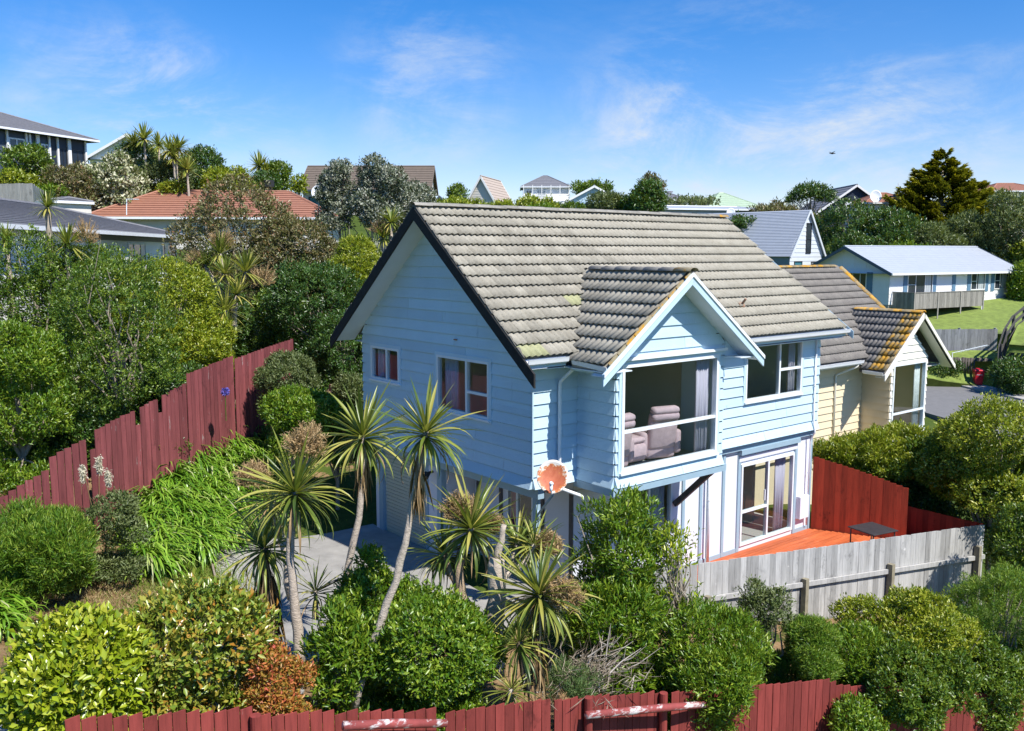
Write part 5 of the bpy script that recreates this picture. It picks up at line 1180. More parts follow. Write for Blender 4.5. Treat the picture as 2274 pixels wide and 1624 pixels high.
# ------------------------------------------------------------------ houses beyond
DARKGLASS = glassmat('far window glass', (.25,.3,.32))
def farpane(name, col): return M(name, col, .12, .3, 1.5, spec=.8)
PANE = farpane('far pane', (.035,.045,.055)); PANET = farpane('teal far pane', (.05,.17,.21)); PANEC = M('net curtain pane', (.42,.45,.46), .3, .4, 3, (3,3,.3))
def roofrows(mb, p0, p1, q0, q1, n, lap=.035):
    """lapped rows between eave p0-p1 and ridge q0-q1"""
    p0, p1, q0, q1 = (np.array(v, float) for v in (p0, p1, q0, q1)); nr = unit(np.cross(p1-p0, q0-p0 if np.linalg.norm(q1-q0) < .01 or True else q0-p0))
    if nr[2] < 0: nr = -nr
    for i in range(n):
        a, b = i/n, (i+1)/n; A0, A1 = p0+(q0-p0)*a, p1+(q1-p1)*a; B0, B1 = p0+(q0-p0)*b, p1+(q1-p1)*b
        mb.add([A0+nr*lap, A1+nr*lap, B1, B0, A0-nr*.01, A1-nr*.01], [(0,1,2,3), (4,5,1,0)])
class FH:
    """a house built in its own axes (x along the front, y to the rear) and stood at a real place and bearing"""
    def __init__(s, name, label, loc, yaw, cat='house', group=None):
        s.root = thing(name, label, cat, loc, group); s.o = np.array(loc, float); s.x = np.array((math.cos(yaw), math.sin(yaw), 0)); s.y = np.array((-s.x[1], s.x[0], 0))
    def p(s, x, y, z): return s.o+s.x*x+s.y*y+np.array((0,0,z))
    def face(s, k, L, D): # 'f' front, 'l' left end, 'r' right end
        if k == 'f': return Frame(s.p(0,0,0), s.x, -s.y)
        if k == 'l': return Frame(s.p(0,D,0), -s.y, -s.x)
        return Frame(s.p(L,0,0), s.y, s.x)
    def block(s, mb, x0, x1, y0, y1, z0, z1): return mb.hexa([s.p(x0,y0,z0),s.p(x1,y0,z0),s.p(x1,y1,z0),s.p(x0,y1,z0),s.p(x0,y0,z1),s.p(x1,y0,z1),s.p(x1,y1,z1),s.p(x0,y1,z1)])
    def walls(s, L, D, z0, z1, m, bh=.25, rise=0, gables='', faces='flr', ridge='x'):
        mb = MB()
        for k in faces:
            F = s.face(k, L, D); w = L if k == 'f' else D
            if k in gables: ext = lambda z, w=w: (max(0, (z-z1)/(rise/(w/2))), w-max(0, (z-z1)/(rise/(w/2)))); zt = z1+rise-.08
            else: ext = lambda z, w=w: (0, w); zt = z1
            for a, b, z, q in rows(z0, zt, bh, ext, []):
                t = .02; mb.add([F.p(q[0],a,t), F.p(q[1],a,t), F.p(q[3],b,.0), F.p(q[2],b,.0), F.p(q[0],a,0), F.p(q[1],a,0)], [(0,1,2,3),(4,5,1,0)])
        s.block(mb, .02, L-.02, .02, D-.02, z0, z1-.01)
        return mb.build('wall', m, s.root)
    def window(s, k, L, D, a0, a1, z0, z1, frame, pane=None, mull=(), trans=(), fw=.07, shutters=None):
        F = s.face(k, L, D); mb = MB(); F.block(mb, a0, a1, z1-fw, z1, .0, .07); F.block(mb, a0, a1, z0, z0+fw, .0, .07); F.block(mb, a0, a0+fw, z0+fw, z1-fw, .0, .07); F.block(mb, a1-fw, a1, z0+fw, z1-fw, .0, .07)
        for m_ in mull: F.block(mb, m_-fw*.4, m_+fw*.4, z0+fw, z1-fw, 0, .06)
        for l, r, z in trans: F.block(mb, l, r, z-fw*.3, z+fw*.3, 0, .055)
        w = mb.build('window', frame, s.root); mb = MB(); F.block(mb, a0+fw, a1-fw, z0+fw, z1-fw, .0, .03); mb.build('pane', pane or PANE, w)
        if shutters:
            for c in (a0-shutters[0]-.02, a1+.02): mb = MB(); F.block(mb, c, c+shutters[0], z0-.12, z1+.05, .0, .06); mb.build('shutter', shutters[1], s.root)
        return w
    def gable_roof(s, L, D, ze, rise, m, n=10, oh=.5, ohe=.5, bargem=None, gutterm=None, lap=.035, hip=0):
        k = rise/(D/2); e = ze-ohe*k; mb = MB(); yr = D/2; zr = ze+rise
        x0, x1 = -oh, L+oh; h = hip
        roofrows(mb, s.p(x0,-ohe,e), s.p(x1,-ohe,e), s.p(x0+h,yr,zr), s.p(x1-h,yr,zr), n, lap); roofrows(mb, s.p(x1,D+ohe,e), s.p(x0,D+ohe,e), s.p(x1-h,yr,zr), s.p(x0+h,yr,zr), n, lap)
        if h:
            roofrows(mb, s.p(x0,D+ohe,e), s.p(x0,-ohe,e), s.p(x0+h,yr,zr), s.p(x0+h,yr,zr), n, lap); roofrows(mb, s.p(x1,-ohe,e), s.p(x1,D+ohe,e), s.p(x1-h,yr,zr), s.p(x1-h,yr,zr), n, lap)
        mb.add([s.p(x0,-ohe,e-.03), s.p(x1,-ohe,e-.03), s.p(x1,D+ohe,e-.03), s.p(x0,D+ohe,e-.03)], [(3,2,1,0)])
        r = mb.build('roof', m, s.root)
        rc = MB(); rc.tube([s.p(x0+h,yr,zr+.02), s.p(x1-h,yr,zr+.02)], .09, 6)
        if h:
            for a, b in (((x0,-ohe),(x0+h,yr)),((x1,-ohe),(x1-h,yr)),((x0,D+ohe),(x0+h,yr)),((x1,D+ohe),(x1-h,yr))): rc.tube([s.p(a[0],a[1],e+.03), s.p(b[0],b[1],zr+.02)], .075, 6)
        rc.build('ridge', m, r)
        if bargem is not None and not h:
            for x in (x0, x1):
                mb = MB(); mb.beam(s.p(x,-ohe,e-.08), s.p(x,yr,zr-.07), .05, .22); mb.beam(s.p(x,D+ohe,e-.08), s.p(x,yr,zr-.072), .05, .22); mb.build('barge_board', bargem, s.root)
        if gutterm is not None:
            mb = MB(); mb.beam(s.p(x0,-ohe-.05,e-.06), s.p(x1,-ohe-.05,e-.06), .12, .14); mb.build('gutter', gutterm, s.root)
            mb = MB()
            if h: mb.beam(s.p(x0-.05,-ohe,e-.06), s.p(x0-.05,D+ohe,e-.06), .12, .14); mb.beam(s.p(x1+.05,-ohe,e-.06), s.p(x1+.05,D+ohe,e-.06), .12, .14); mb.build('gutter', gutterm, s.root)
        return r
def bearing(a, b): return math.atan2(b[1]-a[1], b[0]-a[0])
GREYTILE = M('charcoal tile', (.17,.17,.185), .75, .2, 4, stain=((.14,.13,.12), .6, 2, (1,1,1)))
REDTILE = M('terracotta metal tile', (.33,.15,.095), .7, .12, 4)
BROWNTILE = M('brown tile', (.16,.125,.095), .75, .15, 4)
WHITEROOF = M('pale grey metal roof', (.40,.43,.48), .4, .06, 2)
WHITEBOARD = M('white weatherboard', (.84,.83,.81), .5, .04, 2)
BEIGEBOARD = M('warm white weatherboard', (.62,.58,.52), .6, .05, 2)
NAVY = M('dark slate blue board', (.055,.075,.10), .5, .15, 3)
NAVY2 = M('black blue cladding', (.015,.025,.04), .5, .2, 3)
CREAM = M('cream weatherboard', (.74,.62,.42), .55, .05, 2)
CREAMW = M('pale cream paint', (.82,.78,.68), .5, .04, 2)
BLUESH = M('slate blue shutter', (.12,.22,.32), .5, .1, 3)
CONCB = M('foundation concrete', (.36,.34,.31), .9, .15, 5)
# ---- neighbouring duplex (dark lichened tiles, cream walls)
nb = thing('house', 'cream neighbouring house with dark lichened tiled roof and a front bay', 'house', (16, 6, -1.7))
NEY, NEZ, NRY, NRZ, NX0, NX1 = 2.35, 3.48, 5.85, 6.36, 10.6, 20.15
ns = (NRZ-NEZ)/(NRY-NEY); nu = unit(np.array((0,1.,ns))); nn = unit(np.array((0,-ns,1.))); nl = math.hypot(NRZ-NEZ, NRY-NEY)
NW = 2.85
Fn = Frame((0,NW,0), (1,0,0), (0,-1,0))
clad(Fn, nb, CREAM, .6, NEZ-.1, .2365, lambda z: (10.9, 16.9), [], joined=True, core=.1, corename='front_wall'); clad(Fn, nb, CREAM, .6, NEZ-.1, .2365, lambda z: (19.3, 19.75), [], joined=True, core=.1, corename='front_wall')
Fr = Frame((19.75,0,0), (0,1,0), (1,0,0)); clad(Fr, nb, CREAM, -1.7, NRZ-.4, .2365, lambda z: (NW+max(0,(z-NEZ)/ns), 8.85-max(0,(z-NEZ)/ns)), [], joined=True, core=.1, corename='end_wall')
mb = MB(); mb.box(10.9, 19.6, NW+.08, 8.8, -1.9, .6); mb.build('lower_wall', CREAM, nb)
mb = MB(); mb.hexa([(NX0,NEY,NEZ-.09),(NX1,NEY,NEZ-.09),(NX1,NRY,NRZ-.09),(NX0,NRY,NRZ-.09),(NX0,NEY,NEZ-.03),(NX1,NEY,NEZ-.03),(NX1,NRY,NRZ-.03),(NX0,NRY,NRZ-.03)])
mb.hexa([(NX0,NRY,NRZ-.09),(NX1,NRY,NRZ-.09),(NX1,2*NRY-NEY,NEZ-.09),(NX0,2*NRY-NEY,NEZ-.09),(NX0,NRY,NRZ-.03),(NX1,NRY,NRZ-.03),(NX1,2*NRY-NEY,NEZ-.03),(NX0,2*NRY-NEY,NEZ-.03)])
nroof = mb.build('roof', TILENB, nb)
NT = [tile_mesh(TILENB, 20+i, n=9) for i in range(3)]; cn = []
NAX, NAZ, NBY, NBZ, NH = 18.15, 4.93, 1.5, 3.16, 2.22; nbs = (NAZ-NBZ)/NH
for k, c, mw in course((NX0, NEY, NEZ), (1,0,0), nu, nn, nl, 13, lambda k: (0, NX1-NX0)):
    p = mw @ Vector((.15,.17,0))
    if p.x < 12.2-.0 and p.y < 2.2: continue
    if abs(p.x-NAX) < NH-.1 and NAZ-abs(p.x-NAX)*nbs > p.z+.2: continue
    cn.append((mw, NT[rng.integers(0,3)]))
join_tiles(cn, nroof, TILENB, 'roof_tiles')
cn = []; bl = math.hypot(NH, NAZ-NBZ)
for e, o, u_, n_ in (((0,-1,0), (NAX-NH, 4.2, NBZ), (1,0,nbs), (-nbs,0,1)), ((0,1,0), (NAX+NH, NBY, NBZ), (-1,0,nbs), (nbs,0,1))):
    for k, c, mw in course(o, e, unit(np.array(u_, float)), unit(np.array(n_, float)), bl, 8, lambda k: (0, 4.2-NBY)):
        p = mw @ Vector((.15,.17,0))
        if p.z < NEZ+(p.y-NEY)*ns-.1 and p.y > NEY: continue
        cn.append((mw, NT[rng.integers(0,3)]))
join_tiles([q for q in cn if q[0].translation.y > 2.15+.3*rng.random()], nroof, TILENB, 'bay_roof_tiles'); join_tiles([q for q in cn if q[0].translation.y <= 2.3], nroof, TILENBL, 'lichened_bay_tiles')
RCN = ridge_cap(TILENBL, 8)
def ridge2(p, q, host):
    p = np.array(p, float); q = np.array(q, float); d = q-p; L = np.linalg.norm(d); d /= L; y = unit(np.cross((0,0,1.), d)); z = np.cross(d, y)
    for i in range(int(L/.4)): place('ridge_tile', RCN, host, axes(p+d*.4*i+z*.04, d, y, z))
ridge2((13.0,NRY,NRZ), (NX1,NRY,NRZ), nroof); ridge2((NAX,NBY-.02,NAZ), (NAX,4.1,NAZ), nroof); ridge2((NX1,NEY,NEZ+.02), (NX1,NRY,NRZ+.02), nroof)
mb = MB()
for sgn in (-1,1): a = np.array((NAX+sgn*NH,NBY+.01,NBZ)); b = np.array((NAX,NBY+.01,NAZ-.02)); mb.hexa([(a[0],NBY+.01,a[2]-.08),(b[0],NBY+.01,b[2]-.08),(b[0],4,b[2]-.08),(a[0],2.4,a[2]-.08),(a[0],NBY+.01,a[2]-.03),(b[0],NBY+.01,b[2]-.03),(b[0],4,b[2]-.03),(a[0],2.4,a[2]-.03)])
mb.build('bay_roof_deck', TILENB, nb)
NBW = 1.85; NB0, NB1 = 16.9, 19.3
NBF = Frame((0,NBW,0), (1,0,0), (0,-1,0)); nwin = (17.02, 19.18, .95, 3.28)
clad(NBF, nb, CREAMW, .55, NAZ-.3, .2365, lambda z: (NB0+max(0,(z-3.45)/nbs), NB1-max(0,(z-3.45)/nbs)), [nwin], joined=True, core=.09, corename='bay_wall')
clad(Frame((NB0,NW,0),(0,-1,0),(-1,0,0)), nb, CREAM, .55, 3.2, .2365, lambda z: (0, NW-NBW), [], joined=True, core=.09, corename='bay_wall'); clad(Frame((NB1,NW,0),(0,-1,0),(1,0,0)), nb, CREAM, .55, 3.2, .2365, lambda z: (0, NW-NBW), [], joined=True, core=.09, corename='bay_wall')
window(NBF, *nwin, nb, trans=((17.08, 19.12, 1.62),), fw=.07, out=.05)
mb = MB(); mb.box(17, 19.2, 2.0, 5.5, .45, .55); mb.box(17.0, 19.2, 5.4, 5.5, .55, 3.2); mb.box(16.95, 19.2, 2, 5.5, 3.2, 3.25); mb.build('interior', INWALL, nb)
curtain(NBF, 18.72, 19.12, .9, 3.2, -.15, 'white curtain inside the bay window of the cream house', 0, M('white net curtain', (.7,.72,.72), .8), None)
for sgn, m_ in ((-1, CREAMW), (1, BLACKBARGE)):
    barge(nb, (NAX+sgn*(NH+.1), NBY-.02, NBZ-.08), (NAX, NBY-.02+.002*sgn, NAZ+.01), m_, .2, .04)
barge(nb, (NAX+NH+.1, NBY-.06, NBZ-.10), (NAX, NBY-.06, NAZ-.02), CREAMW, .14, .03)
mb = MB()
for sgn in (-1,1): a = (NAX+sgn*NH, NBZ-.2); b = (NAX, NAZ-.2); mb.hexa([(a[0],NBY,a[1]),(b[0],NBY,b[1]),(b[0],NBW,b[1]),(a[0],NBW,a[1]),(a[0],NBY,a[1]+.015),(b[0],NBY,b[1]+.015),(b[0],NBW,b[1]+.015),(a[0],NBW,a[1]+.015)])
mb.box(NB1, NAX+NH, NBW-.02, NW, NBZ-.12, NBZ-.10); mb.box(NX0, 16.0, NEY, NW, NEZ-.16, NEZ-.14); mb.build('soffit', CREAMW, nb)
gutter(nb, (12.2, NEY+.02, NEZ-.01), (15.95, NEY+.02, NEZ-.01), (0,-1,0)); gutter(nb, (NAX-NH+.02, NEY-.1, NBZ), (NAX-NH+.02, NBY+.05, NBZ-.02), (-1,0,0))
downpipe(nb, [(15.7, NEY-.02, NEZ-.1), (15.7, NEY-.02, NEZ-.2), (15.2, NW-.06, 3.0), (15.2, NW-.06, .6)], m=CREAMW)
mb = MB(); mb.box(15.2, 16.6, 2.0, 2.06, .55, 1.0); mb.box(15.2, 16.65, 1.98, 2.08, 1.0, 1.05); mb.box(15.2, 15.28, 2.0, NW, .55, 1.0); mb.build('balcony_rail', CREAM, nb)
an = thing('tv_antenna', 'thin tv antenna on the roof edge of the cream house', 'antenna', (20.6, 1.7, 3.5))
mb = MB(); q = np.array((20.45,1.55,3.35)); mb.tube([q-(0,0,.2), q+(.0,0,.12)], .02, 6); mb.tube([q+(0,0,.1), q+(1.55,-.5,.32)], .009, 5)
for i in range(12): c_ = q+np.array((.25+.11*i,-.08-.036*i,.13+.016*i)); mb.tube([c_-(.05,.14,0), c_+(.05,.14,0)], .005, 4)
mb.build('boom', ALU, an); 
# ---- white house with blue shutters
A_ = np.array((53.668, 21.855, 3.188)); B_ = np.array((69.356, 19.406, 2.898))
A_[2] = 2.55; yw = bearing(A_, B_); WL = float(np.hypot(*(B_-A_)[:2])); WD = 7.6
wh = FH('house', 'long white house with pale metal roof and slate blue shutters beyond the lawn', tuple(A_), yw)
wh.walls(WL, WD, .45, 3.05, WHITEBOARD, .26, 1.75, 'lr'); mb = MB(); wh.block(mb, .03, WL-.03, .03, WD-.03, -1.8, .45); mb.build('foundation', CONCB, wh.root)
wh.gable_roof(WL, WD, 3.05, 1.75, WHITEROOF, 14, .55, .55, M('dark blue barge', (.08,.11,.15), .5), WHITEBOARD, lap=.012)
sh_ = (.42, BLUESH); f = WL/11.3
wh.window('f', WL, WD, 1.45*f, 3.6*f, .75, 2.75, WHITEBOARD, PANE, (2.15*f, 2.95*f), ((1.45*f,2.15*f,1.9),), shutters=sh_)
mb = MB(); wh.face('f', WL, WD).block(mb, 5.35*f, 5.65*f, .6, 2.85, .0, .06); mb.build('door_edge', BLUESH, wh.root)
for a in (7.05*f, 9.3*f): wh.window('f', WL, WD, a, a+1.35*f, 1.35, 2.75, WHITEBOARD, PANE, (a+.55*f,), ((a, a+.55*f, 2.05),), shutters=sh_)
for a in (7.75*f, 10.0*f, 2.95*f): mb = MB(); wh.face('f', WL, WD).block(mb, a, a+.5*f, 1.42 if a > 5 else .85, 2.68, .031, .05); mb.build('curtain_panel', PANEC, wh.root)
wh.window('l', WL, WD, 3.3, 5.6, .9, 2.8, WHITEBOARD, PANE, (4.3, 5.0), shutters=(.5, BLUESH))
mb = MB(); F_ = wh.face('l', WL, WD)
for i in range(1, 7): F_.block(mb, i*1.1-.02, i*1.1+.02, 3.1, 3.1+1.6*(1-abs(i*1.1-3.8)/3.8)-.12 if abs(i*1.1-3.8) < 3.6 else 3.15, .0, .035)
mb.build('gable_batten', WHITEBOARD, wh.root)
bal = MB()
DKW = palingmat('balcony timber', (.27,.25,.22), (.40,.38,.35), .6, .2)
bl_ = thing('balcony', 'weathered timber balcony with slatted balustrade on the white house', 'balcony', tuple(wh.p(.3,-1.5,-.5)))
b0, b1, bd = .25*f, 6.2*f, 1.9
mb = MB(); wh.block(mb, b0, b1, -bd, -.03, .30, .45); mb.build('floor', DKW, bl_)
i = 0; xx = b0
while xx < b1: mb = MB(); wh.block(mb, xx, xx+.17, -bd-.02, -bd+.01, .22, 1.38); mb.build('paling', DKW, bl_); xx += .18
yy = -bd+.03
while yy < -.1: mb = MB(); wh.block(mb, b0-.02, b0+.01, yy, yy+.17, .22, 1.38); mb.build('paling', DKW, bl_); yy += .18
mb = MB(); wh.block(mb, b0-.05, b1+.05, -bd-.05, -bd+.06, 1.385, 1.44); wh.block(mb, b0-.05, b0+.06, -bd+.06, -.05, 1.385, 1.44); mb.build('handrail', DKW, bl_)
mb = MB()
for t in (b0, b0+(b1-b0)*.33, b0+(b1-b0)*.66, b1): wh.block(mb, t-.06, t+.06, -bd-.07, -bd-.021, -1.6, 1.40)
mb.build('post', DKW, bl_)
st = thing('steps', 'small concrete steps with a white lattice end beside the balcony', 'steps', tuple(wh.p(b1+.4,-1,-.3)))
for i in range(3): mb = MB(); wh.block(mb, b1+.15+.35*i, b1+1.5, -1.3, -.35, -.5+.18*(2-i), -.32+.18*(2-i)); mb.build('step', CONCB, st)
mb = MB(); wh.block(mb, b1-.15, b1+.12, -bd-.02, -bd+.02, -.75, .3); mb.build('lattice', WHITEBOARD, st)
# ---- A-frame house
C_ = np.array((55.550, 31.778, 1.634)); C_[2] = 2.2; D_ = np.array((59.211, 32.014, 1.463))
af = FH('house', 'grey steep roofed house with tall narrow gable window', tuple(C_), bearing(C_, D_)+.0)
AW = 5.4; e_ = np.array((42.718, 33.559, 4.179)); yl = 14.
GB = M('pale grey board', (.58,.61,.62), .5, .05, 2); BLK = M('black joinery', (.02,.02,.022), .4)
# ridge runs to the rear-left (local y is depth along the roof), gable faces front
afw = C_; 
def afp(x, y, z): return af.p(x, y, z)
mb = MB(); F_ = Frame(af.p(0,0,0), af.x, -af.y); eh, rz_ = 4.75, 8.3; hw = AW/2
for a, b, z, q in rows(0, rz_-.1, .36, lambda z: (0 if z < eh else (z-eh)/((rz_-eh)/hw), AW if z < eh else AW-(z-eh)/((rz_-eh)/hw)), []):
    mb.add([F_.p(q[0],a,.03), F_.p(q[1],a,.03), F_.p(q[3],b,0), F_.p(q[2],b,0), F_.p(q[0],a,0), F_.p(q[1],a,0)], [(0,1,2,3),(4,5,1,0)])
mb.build('gable_wall', GB, af.root)
mb = MB(); af.block(mb, .02, AW-.02, .02, yl, 0, eh); mb.build('wall', M('slate blue board', (.20,.26,.30), .5, .06, 2), af.root)
mb = MB(); roofrows(mb, af.p(-.25,yl,eh-.4), af.p(-.25,-.25,eh-.4), af.p(hw,yl,rz_), af.p(hw,-.25,rz_), 30, .03); roofrows(mb, af.p(AW+.25,-.25,eh-.4), af.p(AW+.25,yl,eh-.4), af.p(hw,-.25,rz_), af.p(hw,yl,rz_), 30, .03); mb.build('roof', WHITEROOF, af.root)
mb = MB(); mb.beam(af.p(-.25,-.27,eh-.5), af.p(hw,-.27,rz_-.05), .05, .2); mb.beam(af.p(AW+.25,-.27,eh-.5), af.p(hw,-.27,rz_-.052), .05, .2); mb.build('barge_board', GB, af.root)
af.window('f', AW, yl, hw-.2, hw+.65, 4.6, 7.2, BLK, PANE, (), ((hw-.2,hw+.65,5.8),)); af.window('f', AW, yl, .7, 2.0, 2.9, 3.95, BLK, PANET); af.window('f', AW, yl, 3.5, 4.7, 1.6, 3.9, BLK, PANEC)
Fl = Frame(af.p(0,6.4,0), -af.y, -af.x)
mb = MB(); 
w_ = af.window('l', AW, yl, yl-6.0, yl-1.6, 1.9, 4.1, BLK, PANEC, (yl-4.6, yl-2.9))
mb = MB(); af.block(mb, -1.1, 0, .2, 2.0, 1.75, 1.9); mb.build('balcony_floor', GB, af.root); mb = MB(); af.block(mb, -1.1, -1.06, .2, 2.0, 1.9, 2.7); af.block(mb, -1.06, 0, .2, .24, 1.9, 2.7); mb.build('balcony_screen', DARKGLASS, af.root)
# ---- grey tiled house on the left
a_ = np.array((-6.285, 16.884, 7.626)); b_ = np.array((5.410, 34.651, 7.597)); zE = 7.72
yw = bearing(a_, b_); GL = float(np.hypot(*(b_-a_)[:2])); gh = FH('house', 'white house with grey tiled hip roof behind the trees at left', (a_[0], a_[1], zE-2.6), yw)
GD = 9.0; gh.walls(GL-.6, GD, -1.2, 2.55, WHITEBOARD, .24, faces='fr')
gh.gable_roof(GL-.6, GD, 2.6+.55*.26, 1.15, GREYTILE, 16, .55, .55, None, WHITE, lap=.045, hip=5.2)
mb = MB(); gh.face('f', GL-.6, GD).block(mb, GL*.45, GL-.62, 2.28, 2.55, .0, .08); mb.build('fascia', NAVY, gh.root)
for s0, w0 in ((.615, 2.5), (.86, 2.6)): a = GL*s0; gh.window('f', GL-.6, GD, a, a+w0, .75, 2.2, WHITEBOARD, PANE, (a+w0*.33,))
for s0 in (.70, .885): a = GL*s0; mb = MB(); gh.face('f', GL-.6, GD).block(mb, a, a+.55, .82, 2.13, .031, .05); mb.build('curtain_panel', PANEC, gh.root)
lt = thing('trellis_fence', 'white lattice railing under the gutter of the grey roofed house', 'railing', tuple(gh.p(2,-1.2,1)))
mb = MB(); p0 = gh.p(1.0,-1.1,1.55); p1 = gh.p(10,-1.1,1.55); mb.beam(p0, p1, .06, .1); mb.beam(p0-(0,0,.9), p1-(0,0,.9), .06, .1)
for i in range(9): mb.beam(p0+(p1-p0)*i/9-(0,0,.9), p0+(p1-p0)*(i+.9)/9, .04, .06)
mb.build('rails', WHITEBOARD, lt)
# ---- red tiled house
r0 = np.array((4.962, 48.280, 9.170)); r1 = np.array((17.286, 40.187, 9.287)); rh = FH('house', 'house with long terracotta tiled hip roof in the middle distance', (r0[0], r0[1], 6.6), bearing(r0, r1)); RL = float(np.hypot(*(r1-r0)[:2]))
rh.walls(RL, 7.5, -.6, 2.6, BEIGEBOARD, .3, faces='flr'); rh.gable_roof(RL, 7.5, 2.72, 1.65, REDTILE, 12, .5, .5, None, WHITE, lap=.05, hip=3.6)
mb = MB(); q = rh.p(RL*.69, 4.6, 4.3); mb.tube([q-(0,0,.6), q+(0,0,.45)], .24, 10); mb.tube([q+(0,0,.45), q+(0,0,.9)], .36, 10); mb.build('flue', M('black flue', (.02,.02,.02), .6), rh.root)
dish((14.839, 37.170, 10.464), (-.65,-.75,.25), .42, 'plain white satellite dish on the terracotta roof', WHITE, arm_to=(14.935, 37.303, 9.353))
aa = thing('tv_antenna', 'thin tv antenna standing on the terracotta roof', 'antenna', (6.177, 45.371, 9.384)); mb = MB(); q0 = np.array((6.098, 45.139, 9.158)); q1 = np.array((6.173, 45.231, 10.109)); mb.tube([q0, q1], .03, 5); mb.tube([q1, q1+rh.x*.7], .025, 5)
for i in range(5): mb.tube([q1+rh.x*(.1+.14*i)-rh.y*.25, q1+rh.x*(.1+.14*i)+rh.y*.25], .018, 4)
mb.build('mast', ALU, aa)
# ---- dark blue house on the hill, top left
d0 = np.array((-0.025, 57.282, 15.541)); d1 = np.array((8.412, 62.069, 15.342)); dh = FH('house', 'dark slate house with white posts on the hill at top left', (d0[0], d0[1], 12.55), bearing(d0, d1)); DL = float(np.hypot(*(d1-d0)[:2])); DD = 9
dh.walls(DL, DD, -1.5, 2.75, NAVY, .3, faces='flr'); dh.gable_roof(DL, DD, 3.02, 1.6, GREYTILE, 14, .7, .6, None, WHITE, lap=.03, hip=4.6)
f = DL/9.6
mb = MB(); F_ = dh.face('f', DL, DD); F_.block(mb, DL*.66, DL-.02, -.6, 2.74, .022, .04); mb.build('end_cladding', NAVY2, dh.root)
for a, w0, z0, z1, pn in ((.30,.135,.75,2.25,PANE), (.57,.075,.5,2.1,PANE), (.735,.075,.3,2.0,PANET), (.85,.12,.0,2.0,PANET)):
    dh.window('f', DL, DD, DL*a, DL*(a+w0), z0, z1, WHITEBOARD if a < .6 else BLK, pn, (DL*(a+w0/2),), fw=.10)
mb = MB()
for a in (.285, .445, .475, .535, .55, .645, .72, .82, .835, .985): F_.block(mb, DL*a-.07, DL*a+.07, -.8, 2.7, .045, .16)
mb.build('white_post', WHITEBOARD, dh.root)
# ---- white low gable house behind it
w0_ = np.array((12.313, 75.839, 15.599)); w1_ = np.array((17.677, 71.491, 15.800)); lw = FH('house', 'low white gabled house half hidden by hilltop trees', (w0_[0], w0_[1], 13.3), bearing(w0_, w1_)+math.pi/2)
LD = float(np.hypot(*(w1_-w0_)[:2])); lw.o = np.array((w1_[0], w1_[1], 13.3)); lw.root.location = tuple(lw.o); lw.x = unit(np.array((-(w1_-w0_)[1], (w1_-w0_)[0], 0))); lw.y = unit(np.array((w0_-w1_)[:2].tolist()+[0]))
lw.walls(9, LD, -2, 2.2, WHITEBOARD, .3, 1.9, 'l', faces='fl'); lw.gable_roof(9, LD, 2.2, 1.9, M('green grey roof', (.36,.42,.36), .6), 8, .4, .5, WHITEBOARD)
# ---- brown tiled house behind the silvery tree
b0_ = np.array((25.566, 60.668, 12.835)); b1_ = np.array((33.991, 53.788, 12.835)); bh_ = FH('house', 'house with big brown tiled gable roof behind the silvery trees', (b0_[0], b0_[1], 9.6), bearing(b0_, b1_)); BL_ = float(np.hypot(*(b1_-b0_)[:2]))
bh_.walls(BL_, 7, -1, 2.9, BEIGEBOARD, .3, 2.0, 'lr'); bh_.gable_roof(BL_, 7, 2.95, 2.05, BROWNTILE, 13, .3, .5, BROWNTILE, NAVY, lap=.04); bh_.window('f', BL_, 7, .5, 3.4, .9, 2.1, BLK, PANET, (1.9,)); bh_.window('f', BL_, 7, 4.2, 6.4, 1.3, 2.2, BLK, PANE)
# ---- gable houses along the skyline
def gable_front(label, uvl, uvr, zb, wall_h, rise, depth, wm, rm, bm, n=9, yawoff=0., roofn=10, win=(), oh=.35):
    l, r = np.array(uvl, float), np.array(uvr, float); W_ = float(np.hypot(*(r-l)[:2])); d = unit(np.array((*(r-l)[:2], 0)))
    if yawoff: c, s_ = math.cos(yawoff), math.sin(yawoff); d = np.array((d[0]*c-d[1]*s_, d[0]*s_+d[1]*c, 0))
    h = FH('house', label, (0,0,0), 0); h.o = np.array((l[0]+d[0]*W_, l[1]+d[1]*W_, zb)); h.y = -d; h.x = unit(np.array((-d[1], d[0], 0))); h.root.location = tuple(h.o)
    # local left end (x=0) is the gable facing the viewer
    h.x = np.cross(h.y, (0,0,1.)); 
    h.walls(depth, W_, 0, wall_h, wm, .3, rise, 'lr'); h.gable_roof(depth, W_, wall_h, rise, rm, roofn, oh, .3, bm)
    for a0, a1, z0, z1, pn in win: h.window('l', depth, W_, W_-a1*W_, W_-a0*W_, z0, z1, WHITEBOARD, pn, (W_*(1-(a0+a1)/2),))
    return h
gable_front('small house with a steep white weatherboard gable on the skyline', (54.605, 76.071, 13.367), (57.419, 73.713, 12.992), 10.2, 2.6, 3.1, 8, BEIGEBOARD, M('pinkish tile', (.42,.34,.28), .8, .1, 5), WHITEBOARD, yawoff=-.25)
gable_front('tiny house with dark edged white gable left of the steep white gable', (57.973, 85.154, 14.132), (59.422, 83.971, 14.132), 10.8, 2.3, 1.9, 6, WHITEBOARD, GREYTILE, NAVY2)
gable_front('smallest grey gabled house next to the tiny dark edged gable', (59.007, 89.554, 14.376), (60.223, 88.560, 14.376), 11.2, 2.2, 1.0, 5, BEIGEBOARD, WHITEROOF, NAVY)
gable_front('pale blue house with a wide low white edged gable on the skyline', (58.100, 62.637, 12.298), (63.253, 58.429, 12.298), 9.7, 2.75, 1.75, 8, M('pale blue board', (.42,.56,.64), .5, .05, 2), WHITEROOF, WHITEBOARD, win=((.18,.45,.6,1.8,PANET),))
